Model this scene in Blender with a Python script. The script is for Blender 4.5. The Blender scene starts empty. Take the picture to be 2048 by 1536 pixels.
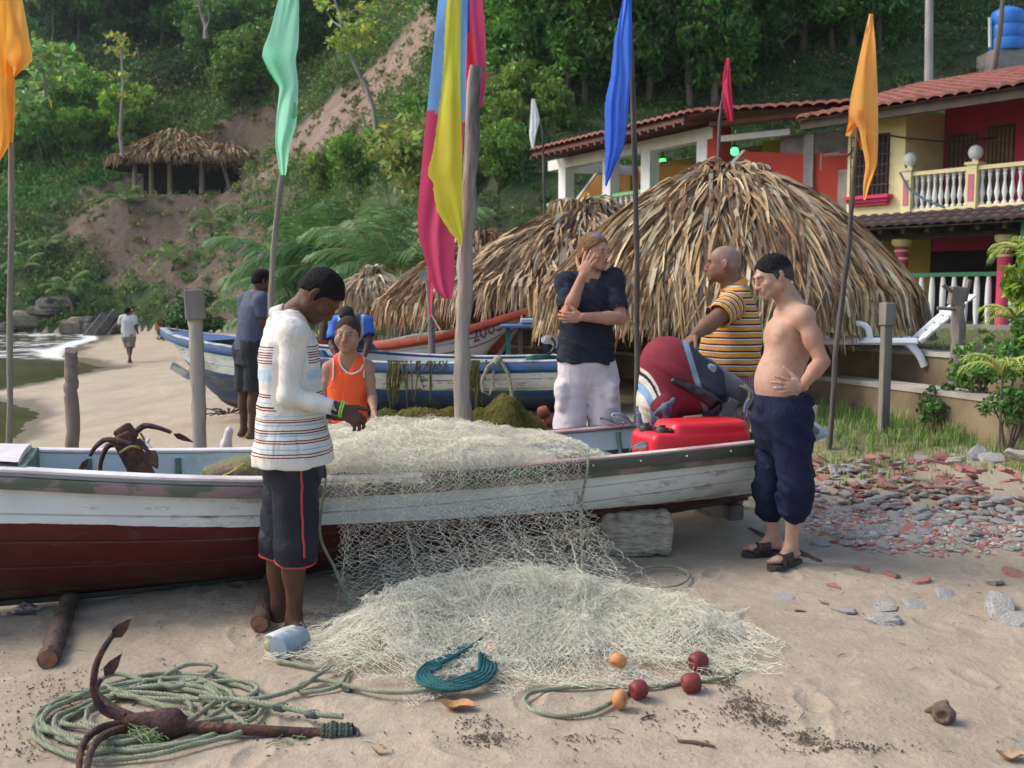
import bpy, math, random
import numpy as np
from mathutils import Vector, Matrix
PI = math.pi
rng = np.random.default_rng(7)
random.seed(7)
SC = bpy.context.scene
COL = SC.collection
# ------------------------------------------------------------------ camera
FPX = 2050.0; CAMH = 1.57
PITCH = math.atan((768 - 590) / FPX)
cam_d = bpy.data.cameras.new('camera'); cam = bpy.data.objects.new('camera', cam_d); COL.objects.link(cam)
cam.location = (0, 0, CAMH); cam.rotation_euler = (PI / 2 - PITCH, 0, 0)
cam_d.sensor_width = 36; cam_d.lens = 36 * FPX / 2048
cam_d.clip_start = .1; cam_d.clip_end = 1000
cam_d.dof.use_dof = True; cam_d.dof.focus_distance = 5.4; cam_d.dof.aperture_fstop = 4.0
SC.camera = cam
_c, _s = math.cos(PITCH), math.sin(PITCH)
def ray(px, py):
 u = (px - 1024) / FPX; v = (768 - py) / FPX
 return Vector((u, _c + v * _s, -_s + v * _c))
def P(px, py, Y):
 d = ray(px, py); t = Y / d.y
 return Vector((d.x * t, Y, CAMH + d.z * t))
def lerp(a, b, t): return a + (b - a) * t
def sm(x, a, b):
 t = np.clip((np.asarray(x, float) - a) / (b - a), 0, 1); return t * t * (3 - 2 * t)
# ------------------------------------------------------------------ noise
def _hash(ix, iy, iz, seed):
 n = (ix.astype(np.int64) * 374761393 + iy.astype(np.int64) * 668265263 + iz.astype(np.int64) * 2147483647 + seed * 974634777) & 0xffffffff
 n = ((n ^ (n >> 13)) * 1274126177) & 0xffffffff
 n = ((n ^ (n >> 15)) * 2246822519) & 0xffffffff
 return ((n ^ (n >> 16)) & 0xffff) / 65535.0
def vnoise(p, seed=0):
 """value noise in [-1,1]; p (...,3)"""
 p = np.asarray(p, float); i = np.floor(p).astype(np.int64); f = p - i; f = f * f * (3 - 2 * f)
 x, y, z = i[..., 0], i[..., 1], i[..., 2]; fx, fy, fz = f[..., 0], f[..., 1], f[..., 2]
 def h(a, b, c): return _hash(x + a, y + b, z + c, seed)
 c00 = h(0,0,0)*(1-fx)+h(1,0,0)*fx; c10 = h(0,1,0)*(1-fx)+h(1,1,0)*fx
 c01 = h(0,0,1)*(1-fx)+h(1,0,1)*fx; c11 = h(0,1,1)*(1-fx)+h(1,1,1)*fx
 return ((c00*(1-fy)+c10*fy)*(1-fz) + (c01*(1-fy)+c11*fy)*fz) * 2 - 1
def fbm(p, seed=0, o=3):
 p = np.asarray(p, float); r = 0; a = 1.0; t = 0
 for k in range(o): r = r + a * vnoise(p * (2 ** k), seed + k); t += a; a *= .5
 return r / t
def n2(x, y, s=1.0, seed=0, o=3):
 x = np.asarray(x, float); y = np.asarray(y, float)
 return fbm(np.stack([x * s, y * s, np.zeros_like(x + y) + .37 * seed], -1) if x.shape == y.shape else
      np.stack(np.broadcast_arrays(x * s, y * s, .37 * seed), -1), seed, o)
# ------------------------------------------------------------------ mesh builder
class MB:
 def __init__(s): s.V = []; s.Fq = []; s.Ft = []; s.Fn = []; s.C = []; s.n = 0; s.M = []; s.m = 0
 def add(s, V, F, col=(1, 1, 1)):
  V = np.asarray(V, float).reshape(-1, 3); b = s.n
  s.V.append(V); s.n += len(V)
  c = np.asarray(col, float)
  s.C.append(np.broadcast_to(c[..., :3], (len(V), 3)) if c.ndim == 1 else c)
  if isinstance(F, np.ndarray):
   (s.Fq if F.shape[1] == 4 else s.Ft).append(F + b)
  else:
   for f in F:
    f = [i + b for i in f]
    if len(f) == 4: s.Fq.append(np.array([f]))
    elif len(f) == 3: s.Ft.append(np.array([f]))
    else: s.Fn.append(f)
  return b
 def box(s, c, size, rot=None, col=(1, 1, 1), taper=1.0, bev=0.0):
  hx, hy, hz = [a / 2 for a in size]; R = rot if rot is not None else Matrix.Identity(3)
  c = Vector(c)
  if bev <= 0:
   V = [c + R @ Vector((x * hx * (taper if z > 0 else 1), y * hy * (taper if z > 0 else 1), z * hz)) for z in (-1, 1) for y in (-1, 1) for x in (-1, 1)]
   s.add([tuple(v) for v in V], [(0,2,3,1),(4,5,7,6),(0,1,5,4),(2,6,7,3),(0,4,6,2),(1,3,7,5)], col); return
  b = min(bev, hx * .9, hy * .9, hz * .9)
  def loop(z, ins):
   x0 = hx - ins; y0 = hy - ins; q = b * .6 if ins == 0 else b * .6
   return [(x0-q, -y0, z), (x0, -y0+q, z), (x0, y0-q, z), (x0-q, y0, z), (-x0+q, y0, z), (-x0, y0-q, z), (-x0, -y0+q, z), (-x0+q, -y0, z)]
  L = [loop(-hz, b * .7), loop(-hz + b * .7, 0), loop(hz - b * .7, 0), loop(hz, b * .7)]
  V = [c + R @ Vector(((p[0]) * lerp(1, taper, (p[2] + hz) / (2 * hz)), p[1] * lerp(1, taper, (p[2] + hz) / (2 * hz)), p[2])) for l in L for p in l]
  F = [tuple(range(7, -1, -1)), tuple(range(24, 32))]
  for k in range(3):
   for i in range(8): j = (i + 1) % 8; F.append((k*8+i, k*8+j, k*8+8+j, k*8+8+i))
  s.add([tuple(v) for v in V], F, col)
 def tube(s, pts, rad, n=8, cap=True, col=(1, 1, 1), flat=1.0, jit=0.0, twist=0.0):
  """tube along points; rad scalar/list"""
  pts = np.array([tuple(p) for p in pts], float); m = len(pts)
  r = np.broadcast_to(np.asarray(rad, float), (m,))
  T = np.gradient(pts, axis=0); T /= np.linalg.norm(T, axis=1)[:, None] + 1e-12
  u = np.array([0, 0, 1.0]) if abs(T[0][2]) < .9 else np.array([1.0, 0, 0])
  U = []
  for t in T:
   u = u - t * np.dot(u, t); u /= np.linalg.norm(u) + 1e-12; U.append(u)
  U = np.array(U); W = np.cross(T, U)
  a = np.arange(n) * 2 * PI / n
  A = a[None, :] + twist * np.arange(m)[:, None]
  rr = r[:, None] * (1 + (jit * rng.standard_normal((m, n)) if jit else 0))
  V = pts[:, None] + rr[..., None] * (np.cos(A)[..., None] * U[:, None] + flat * np.sin(A)[..., None] * W[:, None])
  V = V.reshape(-1, 3)
  i = np.arange(m - 1)[:, None] * n + np.arange(n)[None]; j = np.arange(m - 1)[:, None] * n + (np.arange(n)[None] + 1) % n
  F = np.stack([i, j, j + n, i + n], -1).reshape(-1, 4)
  c = np.asarray(col, float)
  if c.ndim == 2: c = np.repeat(c, n, 0)
  b = s.add(V, F, c)
  if cap: s.Fn.append([b + k for k in range(n - 1, -1, -1)]); s.Fn.append([b + (m - 1) * n + k for k in range(n)])
 def lathe(s, prof, loc=(0, 0, 0), n=16, rot=None, col=(1, 1, 1), sx=1, sy=1):
  """prof [(r,z)]"""
  V = []; R = rot if rot is not None else Matrix.Identity(3); loc = Vector(loc)
  for r, z in prof:
   for k in range(n):
    a = k * 2 * PI / n; V.append(tuple(loc + R @ Vector((r * math.cos(a) * sx, r * math.sin(a) * sy, z))))
  m = len(prof); F = []
  for i in range(m - 1):
   for k in range(n): j = (k + 1) % n; F.append((i*n+k, i*n+j, (i+1)*n+j, (i+1)*n+k))
  F.append(tuple(range(n - 1, -1, -1))); F.append(tuple((m-1)*n+k for k in range(n)))
  s.add(V, F, col)
 def grid(s, V, col=(1, 1, 1), wrap=False):
  V = np.asarray(V, float); a, b = V.shape[:2]
  i = np.arange(a - 1)[:, None] * b + np.arange(b - 1 if not wrap else b)[None]
  j = np.arange(a - 1)[:, None] * b + (np.arange(b - 1 if not wrap else b)[None] + 1) % b
  F = np.stack([i, j, j + b, i + b], -1).reshape(-1, 4)
  c = np.asarray(col, float)
  s.add(V.reshape(-1, 3), F, c.reshape(-1, 3) if c.ndim == 3 else c)
 def blob(s, c, r, seed=0, n=12, rough=.25, freq=1.5, R=None, col=(1, 1, 1), flatb=None, facet=False):
  """noisy ellipsoid"""
  m = max(6, n // 2 + 2)
  th = np.linspace(0, PI, m); ph = np.arange(n) * 2 * PI / n
  D = np.stack([np.sin(th)[:, None] * np.cos(ph), np.sin(th)[:, None] * np.sin(ph), np.cos(th)[:, None] + 0 * ph], -1)
  k = 1 + rough * fbm(D * freq + seed * 7.13, seed, 3)
  V = D * k[..., None]
  if facet: V = np.sign(V) * np.abs(V) ** .75
  V = V * np.asarray(r, float)
  if flatb is not None: V[..., 2] = np.maximum(V[..., 2], flatb)
  if R is not None: V = V @ np.array(R).T
  s.grid(V + np.asarray(c, float), col, wrap=True)
 def empty(s): return s.n == 0
 def mesh(s, name, smooth=True, off=(0, 0, 0)):
  V = np.concatenate(s.V) - np.asarray(off, float); C = np.concatenate(s.C)
  Q = np.concatenate(s.Fq) if s.Fq else np.zeros((0, 4), int); T = np.concatenate(s.Ft) if s.Ft else np.zeros((0, 3), int)
  N = [np.array(f) for f in s.Fn]
  li = np.concatenate([Q.ravel(), T.ravel()] + N).astype(np.int32)
  tot = np.concatenate([np.full(len(Q), 4), np.full(len(T), 3), np.array([len(f) for f in N], int)]).astype(np.int32)
  st = np.concatenate([[0], np.cumsum(tot)[:-1]]).astype(np.int32)
  me = bpy.data.meshes.new(name)
  me.vertices.add(len(V)); me.vertices.foreach_set('co', V.astype(np.float32).ravel())
  me.loops.add(len(li)); me.loops.foreach_set('vertex_index', li)
  me.polygons.add(len(tot)); me.polygons.foreach_set('loop_start', st); me.polygons.foreach_set('loop_total', tot)
  me.polygons.foreach_set('use_smooth', np.full(len(tot), bool(smooth)))
  at = me.color_attributes.new('Col', 'FLOAT_COLOR', 'POINT')
  at.data.foreach_set('color', np.concatenate([C, np.ones((len(C), 1))], 1).astype(np.float32).ravel())
  me.update(calc_edges=True); me.validate()
  return me
# ------------------------------------------------------------------ objects
ORG = {}
def thing(name, label, cat, loc=(0, 0, 0), group=None):
 o = bpy.data.objects.new(name, None); COL.objects.link(o); o.location = loc; o.empty_display_size = .1
 o['label'] = label; o['category'] = cat
 if group: o['group'] = group
 ORG[o.name] = Vector(loc); return o
def obj(name, mb, m, parent=None, smooth=True, label=None, cat=None, group=None, kind=None, loc=None, autosmooth=42):
 off = ORG[parent.name] if parent is not None else Vector(loc) if loc is not None else Vector((0, 0, 0))
 me = mb.mesh(name, smooth, off)
 if isinstance(m, (list, tuple)):
  for x in m: me.materials.append(x)
 else: me.materials.append(m)
 if autosmooth is not None and smooth and len(me.polygons) < 400000:
  try: me.set_sharp_from_angle(angle=math.radians(autosmooth))
  except Exception: pass
 o = bpy.data.objects.new(name, me); COL.objects.link(o)
 if parent is not None: o.parent = parent
 else: o.location = off
 ORG[o.name] = off
 if label: o['label'] = label
 if cat: o['category'] = cat
 if group: o['group'] = group
 if kind: o['kind'] = kind
 return o
def dup(o, parent=None, **kw):
 c = o.copy(); COL.objects.link(c)
 if parent is not None: c.parent = parent
 for ch in list(o.children): dup(ch, c)
 for k, v in kw.items(): c[k] = v
 return c
def attr(o, name, vals):
 a = o.data.attributes.new(name, 'FLOAT', 'POINT'); a.data.foreach_set('value', np.asarray(vals, np.float32).ravel())
# ------------------------------------------------------------------ materials
class NT:
 def __init__(s, name):
  s.m = bpy.data.materials.new(name); s.m.use_nodes = True; s.t = s.m.node_tree; s.t.nodes.clear()
  s.out = s.n('ShaderNodeOutputMaterial'); s.b = s.n('ShaderNodeBsdfPrincipled'); s.l(s.b.outputs[0], s.out.inputs[0])
  s._co = None
 def n(s, t, **kw):
  x = s.t.nodes.new(t)
  for k, v in kw.items(): setattr(x, k, v)
  return x
 def l(s, a, b): s.t.links.new(a, b)
 def co(s, stretch=(1, 1, 1), which='Object'):
  if s._co is None: s._co = s.n('ShaderNodeTexCoord')
  mp = s.n('ShaderNodeMapping'); mp.inputs['Scale'].default_value = stretch; s.l(s._co.outputs[which], mp.inputs[0]); return mp.outputs[0]
 def noise(s, scale, detail=4, rough=.55, co=None, dist=0):
  x = s.n('ShaderNodeTexNoise'); x.inputs['Scale'].default_value = scale; x.inputs['Detail'].default_value = detail
  x.inputs['Roughness'].default_value = rough; x.inputs['Distortion'].default_value = dist
  s.l(co if co is not None else s.co(), x.inputs['Vector']); return x.outputs['Fac']
 def ramp(s, fac, stops, interp='LINEAR'):
  r = s.n('ShaderNodeValToRGB'); e = r.color_ramp; e.interpolation = interp
  while len(e.elements) < len(stops): e.elements.new(.5)
  for el, (p, c) in zip(e.elements, stops):
   el.position = p; el.color = (*c, 1) if not isinstance(c, (int, float)) else (c, c, c, 1)
  s.l(fac, r.inputs[0]); return r.outputs[0]
 def mix(s, fac, a, b, mode='MIX'):
  x = s.n('ShaderNodeMix', data_type='RGBA', blend_type=mode)
  for sock, v in ((x.inputs[0], fac), (x.inputs[6], a), (x.inputs[7], b)):
   if isinstance(v, (int, float)): sock.default_value = v
   elif isinstance(v, tuple): sock.default_value = (*v, 1)
   else: s.l(v, sock)
  return x.outputs[2]
 def math(s, op, a, b=0.0, c=0.0):
  x = s.n('ShaderNodeMath', operation=op)
  for sock, v in zip(x.inputs, (a, b, c)):
   if isinstance(v, (int, float)): sock.default_value = v
   else: s.l(v, sock)
  return x.outputs[0]
 def attr(s, name, out='Color'):
  x = s.n('ShaderNodeAttribute'); x.attribute_name = name; return x.outputs[out]
 def set(s, **kw):
  for k, v in kw.items():
   i = s.b.inputs[k.replace('_', ' ')]
   if isinstance(v, (int, float)): i.default_value = v
   elif isinstance(v, tuple): i.default_value = (*v, 1) if len(v) == 3 and i.type == 'RGBA' else v
   else: s.l(v, i)
  return s
 def bump(s, h, strength=.3, dist=.01, prev=None):
  x = s.n('ShaderNodeBump'); x.inputs['Strength'].default_value = strength; x.inputs['Distance'].default_value = dist
  s.l(h, x.inputs['Height'])
  if prev is not None: s.l(prev, x.inputs['Normal'])
  s.l(x.outputs[0], s.b.inputs['Normal']); return x.outputs[0]
MATS = {}
def pmat(name, col=None, col2=None, rough=.75, vscale=4, lo=.35, hi=.65, bscale=40, bump=.25, bdist=.01, stretch=(1, 1, 1), metal=0, spec=.4, grime=0, gcol=(.03, .03, .02), gscale=2.0, transl=0):
 """general weathered surface: colour (or vertex colour) with noise to col2, grime patches, bump"""
 if name in MATS: return MATS[name]
 t = NT(name); co = t.co(stretch)
 base = t.attr('Col') if col is None else col
 if col2 is None:
  v = t.ramp(t.noise(vscale, 5, .6, co), [(.25, .78), (.75, 1.12)]); c = t.mix(1.0, base, v, 'MULTIPLY')
 else:
  f = t.ramp(t.noise(vscale, 6, .6, co), [(lo, 0.0), (hi, 1.0)]); c = t.mix(f, base, col2)
 if grime:
  f = t.ramp(t.noise(gscale, 7, .65, t.co(stretch)), [(.5, 0.0), (.68, 1.0)]); c = t.mix(t.math('MULTIPLY', f, grime), c, gcol)
 t.set(Base_Color=c, Roughness=rough, Metallic=metal); t.b.inputs['Specular IOR Level'].default_value = spec
 if bump: t.bump(t.noise(bscale, 4, .6, co), bump, bdist)
 if transl:
  tr = t.n('ShaderNodeBsdfTranslucent'); t.l(c if not isinstance(c, tuple) else c, tr.inputs[0])
  ms = t.n('ShaderNodeMixShader'); ms.inputs[0].default_value = transl; t.l(t.b.outputs[0], ms.inputs[1]); t.l(tr.outputs[0], ms.inputs[2]); t.l(ms.outputs[0], t.out.inputs[0])
 MATS[name] = t.m; return t.m
# ------------------------------------------------------------------ light and sky
SUN_EL = math.radians(44); SUN_AZ = math.radians(-80)      # azimuth from +Y (away from camera) towards +X
w = bpy.data.worlds.new('World'); SC.world = w; w.use_nodes = True
_t = w.node_tree; _t.nodes.clear()
_o = _t.nodes.new('ShaderNodeOutputWorld'); _b = _t.nodes.new('ShaderNodeBackground'); _k = _t.nodes.new('ShaderNodeTexSky')
_k.sky_type = 'NISHITA'; _k.sun_disc = False; _k.sun_elevation = SUN_EL; _k.sun_rotation = SUN_AZ; _k.air_density = 1.0; _k.dust_density = 3.0; _k.ozone_density = .6
_b.inputs[1].default_value = .15
_t.links.new(_k.outputs[0], _b.inputs[0]); _t.links.new(_b.outputs[0], _o.inputs[0])
sd = bpy.data.lights.new('sun', 'SUN'); sd.energy = 1.25; sd.angle = math.radians(28); sd.color = (1, .97, .92)
so = bpy.data.objects.new('sun', sd); COL.objects.link(so)
_d = Vector((math.sin(SUN_AZ) * math.cos(SUN_EL), math.cos(SUN_AZ) * math.cos(SUN_EL), math.sin(SUN_EL)))
so.rotation_euler = _d.to_track_quat('Z', 'Y').to_euler(); so.location = _d * 60
SC.view_settings.view_transform = 'Standard'; SC.view_settings.look = 'None'; SC.view_settings.gamma = 1; SC.view_settings.exposure = .98
SC.render.engine = 'CYCLES'; SC.cycles.use_denoising = True
SC.cycles.max_bounces = 6; SC.cycles.diffuse_bounces = 3; SC.cycles.glossy_bounces = 3; SC.cycles.transparent_max_bounces = 6; SC.cycles.transmission_bounces = 3
SC.cycles.caustics_reflective = False; SC.cycles.caustics_refractive = False
SC.cycles.use_adaptive_sampling = True; SC.cycles.adaptive_threshold = .015
SC.render.use_persistent_data = False
# ------------------------------------------------------------------ terrain
_SY = [0, 5, 10, 13.6, 15.5, 17, 18.7, 20.2, 22, 25, 27.7, 30, 34, 41, 46, 52, 60, 140]
_SX = [-6, -6, -6.1, -6.8, -7.3, -7.9, -9.3, -10.6, -10.7, -10.8, -11, -12.6, -15, -17.3, -18.6, -21, -30, -60]
_BX = [-140, -40, -22, -16, -12, -8, -4, 0, 3, 8, 14, 25, 140]
_BY = [70, 57, 54, 50, 46, 40, 31, 26, 25.5, 25, 24, 23, 23]
_WY = [0, 5, 7.9, 9.05, 10.6, 12.6, 14.8, 16, 17, 19, 22]
_WX = [5.2, 4.75, 4.0, 3.66, 3.09, 2.45, 1.70, 1.05, .13, -2.2, -5]
WATER_Z = -.40
HUT = (-19.2, 61.5)
def xs(y): return np.interp(y, _SY, _SX)
def hill_u(x, y): return np.asarray(y, float) - np.interp(x, _BX, _BY) + 1.2 * n2(x, y, .13, 5, 3)
def wall_x(y): return np.interp(y, _WY, _WX)
def H(x, y, fine=True):
 x = np.asarray(x, float); y = np.asarray(y, float)
 t = x - xs(y)
 L = np.interp(y, [12, 28, 50], [2.2, 8, 10])
 z = np.where(t > 0, WATER_Z + .45 * (1 - np.exp(-np.maximum(t, 0) / L)), WATER_Z + .09 * np.maximum(t, -12))
 z = z + .02 * (np.clip(y, 5, 12) - 5) * sm(t, 0, 5) + .2 * sm(y, 6, 10.5) * sm(x, -2.6, .5) * (1 - sm(y, 26, 45)) + .15 * sm(x, 2, 4.5) * sm(y, 5.2, 8)
 w = x - wall_x(y)
 inside = sm(y, 3, 5) * (1 - sm(y, 22, 24)) * sm(x, -.5, 1.0)
 z = np.where(w > .12, lerp(z, .70, sm(w, .12, .2) * inside), z)
 z = np.where(w > .72, lerp(z, .985 + .02 * n2(x, y, .8, 3), sm(w, .72, .82) * inside), z)
 if np.max(y - np.interp(x, _BX, _BY)) < -3: u = np.full(np.broadcast(x, y).shape, -9.0)
 else: u = hill_u(x, y)
 up = np.maximum(u, 0)
 if np.max(u) > 0:
  zh = 1.6 * (1 - np.exp(-up / 1.6)) + .70 * up + .9 * n2(x, y, .16, 11, 4) * sm(up, 0, 4) + .25 * n2(x, y, .9, 12, 2) * sm(up, 0, 2)
  z = np.where(u > 0, z + zh, z)
  d = np.hypot((x - HUT[0]) / 1.25, (y - HUT[1] + .6))
  z = lerp(z, 7.15, (1 - sm(d, 3.2, 5.6)))
 if fine:
  b = .012 * n2(x, y, 2.2, 21, 3) + .010 * n2(x, y, 7, 22, 2)
  b = b + .02 * n2(x, y, .7, 23, 2) * sm(np.hypot(x, y), 5, 9)
  z = z + b * (u < 0)
 return z
def G(px, py, y0=2.5, y1=90):
 d = ray(px, py)
 ys = np.geomspace(y0, y1, 4000); t = ys / d.y
 hz = H(d.x * t, ys, False); rz = CAMH + d.z * t
 k = np.argmax(rz < hz)
 return Vector((d.x * t[k], ys[k], float(hz[k])))
def on(x, y): return Vector((x, y, float(H(np.array([x]), np.array([y]))[0])))
def proj(p):
 p = np.asarray(p, float); dx = p[..., 0]; dy = p[..., 1]; dz = p[..., 2] - CAMH
 f = dy * _c - dz * _s; v = dy * _s + dz * _c
 f = np.where(f < .1, .1, f)
 return 1024 + FPX * dx / f, 768 - FPX * v / f
def infrustum(p, m=80):
 px, py = proj(p); return (px > -m) & (px < 2048 + m) & (py > -m) & (py < 1536 + m) & (np.asarray(p)[..., 1] > .5)
def build_ground():
 ang = np.concatenate([np.linspace(-180, -46, 40)[:-1], np.linspace(-46, -32, 50)[:-1], np.linspace(-32, 32, 620), np.linspace(32, 46, 50)[1:], np.linspace(46, 180, 40)[1:]])
 rad = np.concatenate([np.geomspace(.25, 2.6, 24)[:-1], np.geomspace(2.6, 9, 330)[:-1], np.geomspace(9, 150, 330)])
 A, R = np.meshgrid(np.radians(ang), rad)
 X = R * np.sin(A); Y = R * np.cos(A)
 Z = H(X, Y)
 r2 = np.random.default_rng(3)
 for k in range(230):
  cx, cy = r2.uniform(-3.4, 3.6), r2.uniform(3.0, 9.5)
  if cy > 7 and cx > 3: continue
  a = r2.uniform(0, PI); l, wd = r2.uniform(.09, .15), r2.uniform(.04, .06)
  m = (np.abs(X - cx) < .3) & (np.abs(Y - cy) < .3)
  dx = (X[m] - cx) * math.cos(a) + (Y[m] - cy) * math.sin(a); dy = -(X[m] - cx) * math.sin(a) + (Y[m] - cy) * math.cos(a)
  q = np.hypot(dx / l, dy / wd)
  dep = r2.uniform(.004, .013)
  Z[m] += -dep * (1 - sm(q, .2, 1.15)) + dep * .5 * sm(q, .8, 1.15) * (1 - sm(q, 1.15, 1.7))
 u = hill_u(X, Y)
 V = np.stack([X, Y, Z], -1)
 a, b = X.shape
 i = np.arange(a - 1)[:, None] * b + np.arange(b - 1)[None]; F = np.stack([i, i + 1, i + 1 + b, i + b], -1).reshape(-1, 4)[:, ::-1]
 hillf = (u.ravel()[F].max(1) > .3)
 Vf = V.reshape(-1, 3)
 t = NT('sand')
 big = t.noise(.9, 5, .6); fine = t.noise(260, 2, .6); mid = t.noise(9, 6, .65)
 c = t.mix(t.ramp(mid, [(.32, 0.), (.68, 1.)]), (.345, .28, .20), (.45, .375, .275))
 c = t.mix(t.ramp(big, [(.4, 0.), (.62, .6)]), c, (.28, .23, .165))
 c = t.mix(t.ramp(fine, [(.40, .35), (.52, 0.)]), c, (.17, .13, .09))
 speck = t.math('MULTIPLY', t.ramp(t.noise(55, 2, .5), [(.66, 0.), (.72, 1.)]), t.ramp(t.noise(1.7, 4, .7), [(.50, 0.), (.64, 1.)]))
 c = t.mix(t.math('MULTIPLY', speck, .75), c, (.07, .05, .035))
 c = t.mix(t.attr('wet', 'Fac'), c, (.15, .115, .07))
 c = t.mix(t.attr('soil', 'Fac'), c, t.mix(t.ramp(t.noise(3, 5), [(.35, 0.), (.65, 1.)]), (.15, .10, .055), (.055, .085, .02)))
 ro = t.math('SUBTRACT', .92, t.math('MULTIPLY', t.attr('wet', 'Fac'), .62))
 t.set(Base_Color=c, Roughness=ro); t.b.inputs['Specular IOR Level'].default_value = .3
 n1 = t.bump(t.noise(26, 5, .65), .6, .025); t.bump(t.noise(240, 2, .6), .35, .004, n1)
 def sub(name, f, m, kind):
  used = np.unique(f); mp = np.full(len(Vf), -1); mp[used] = np.arange(len(used))
  mb = MB(); mb.add(Vf[used], mp[f]); o = obj(name, mb, m, kind=kind); return o, Vf[used]
 g, vg = sub('ground', F[~hillf], t.m, 'structure')
 nz = .05 * n2(vg[:, 0], vg[:, 1], .8, 31)
 attr(g, 'wet', (1 - sm(vg[:, 2] + nz, -.385, -.33)) * (vg[:, 1] > 9))
 wv = vg[:, 0] - wall_x(vg[:, 1])
 soil = np.maximum(sm(wv, .1, .2) * (vg[:, 1] < 24), sm(hill_u(vg[:, 0], vg[:, 1]), -5, -.5) * (vg[:, 0] > -13) * .8)
 soil = np.maximum(soil, .75 * sm(vg[:, 1] - 7.6 + .7 * n2(vg[:, 0], vg[:, 1], 1.3, 33), 0, 1.0) * sm(vg[:, 0], 2.2, 2.9) * (wv < .2))
 attr(g, 'soil', soil)
 t = NT('hill_soil')
 c = t.mix(t.ramp(t.noise(.9, 6, .7), [(.35, 0.), (.66, 1.)]), (.085, .062, .042), (.145, .105, .073))
 c = t.mix(t.ramp(t.noise(4, 5, .7), [(.45, 0.), (.7, .8)]), c, (.09, .055, .035))
 gr = t.mix(t.ramp(t.noise(2.5, 6, .7), [(.35, 0.), (.65, 1.)]), (.022, .045, .012), (.06, .09, .025))
 f = t.math('MULTIPLY', t.attr('green', 'Fac'), 1.0)
 f = t.math('GREATER_THAN', t.math('ADD', f, t.math('MULTIPLY', t.math('SUBTRACT', t.noise(1.6, 6, .7), .5), 1.6)), .5)
 c = t.mix(f, c, gr)
 c = t.mix(t.attr('slide', 'Fac'), c, t.mix(t.ramp(t.noise(1.2, 6, .7), [(.35, 0.), (.65, 1.)]), (.175, .122, .088), (.265, .19, .142)))
 t.set(Base_Color=c, Roughness=.95); t.bump(t.noise(3, 6, .7), .8, .25)
 h, vh = sub('hillside', F[hillf], t.m, 'structure')
 px, py = proj(vh)
 attr(h, 'green', hill_green(vh)); attr(h, 'slide', hill_slide(vh))
 return g, h
def band(p, pts, w):
 """0..1 membership of a ground strip given by a polyline of world (x, y) points"""
 p = np.asarray(p, float); best = np.full(p.shape[0], 1e9)
 for a, b in zip(pts[:-1], pts[1:]):
  a = np.array(a[:2]); b = np.array(b[:2]); d = b - a; t = np.clip(((p[:, :2] - a) @ d) / (d @ d), 0, 1)
  best = np.minimum(best, np.linalg.norm(p[:, :2] - a - t[:, None] * d, axis=1))
 return 1 - sm(best, w * .55, w * 1.15)
_slide = None
def hill_slide(v):
 global _slide
 if _slide is None:
  _slide = [tuple(G(*q)) for q in ((585, 300), (640, 262), (700, 220), (760, 165), (815, 110), (850, 80))]
 nz = 1.2 * fbm(np.asarray(v) * .35, 41)
 q = np.asarray(v).copy(); q[:, 0] += nz; q[:, 1] += nz
 return band(q, _slide, 2.0)
_bank = None
def hill_bank(v):
 global _bank
 if _bank is None:
  _bank = [tuple(G(*q)) for q in ((470, 420), (430, 500), (400, 570), (520, 470), (300, 430), (390, 450), (450, 600))]
 q = np.asarray(v).copy(); nz = 1.5 * fbm(q * .3, 43); q[:, 0] += nz; q[:, 1] += nz * .5
 return band(q, _bank, 2.3)
def hill_green(v):
 g = .88 + .3 * fbm(np.asarray(v) * .25, 47)
 d = np.hypot((v[:, 0] - HUT[0]) / 1.25, v[:, 1] - HUT[1])
 return np.clip(g - .55 * hill_bank(v) - hill_slide(v) - .8 * (1 - sm(d, 4, 7)), 0, 1)
build_ground()
def build_water():
 xx = np.linspace(-75, -4.5, 300); yy = np.linspace(5, 75, 330)
 X, Y = np.meshgrid(xx, yy)
 t = xs(Y) - X
 Z = WATER_Z + .012 * n2(X, Y, .8, 51) * sm(t, .3, 4)
 br = sm(Y, 30, 34) * (1 - sm(Y, 50, 56))                       # where small waves break
 Z = Z + br * .05 * np.sin(t * 1.6 + 1.5 * n2(X, Y, .2, 53)) * sm(t, .5, 3)
 mb = MB(); mb.grid(np.stack([X, Y, Z], -1)[::-1])
 T = NT('sea_water')
 c = T.mix(T.attr('foam', 'Fac'), T.mix(T.ramp(T.noise(.4, 4), [(.35, 0.), (.65, 1.)]), (.055, .05, .022), (.10, .085, .045)), (.66, .68, .68))
 T.set(Base_Color=c, Roughness=T.math('ADD', .06, T.math('MULTIPLY', T.attr('foam', 'Fac'), .6)), IOR=1.33)
 T.bump(T.noise(7, 4, .6, T.co((1, .45, 1))), .35, .03)
 o = obj('sea_water', mb, T.m, kind='structure')
 x, y = X[::-1].ravel(), Y[::-1].ravel(); t = xs(y) - x
 fl = n2(x, y, 1.6, 57, 4); b = (sm(y, 30, 33) * (1 - sm(y, 52, 56)))
 edge = np.exp(-((t - .45 - .5 * n2(x, y, .5, 58)) / .42) ** 2)
 foam = b * np.clip(edge * 1.4 + sm(fl, .0, .30) * .8 * sm(t, .2, 1.5), 0, 1)
 line = np.exp(-((y - (36.2 + .10 * (x + 17) ** 1.0 + .5 * n2(x, y, .25, 59))) / .35) ** 2) * (x < -13)
 attr(o, 'foam', np.clip(foam + line * .9, 0, 1))
build_water()
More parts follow.
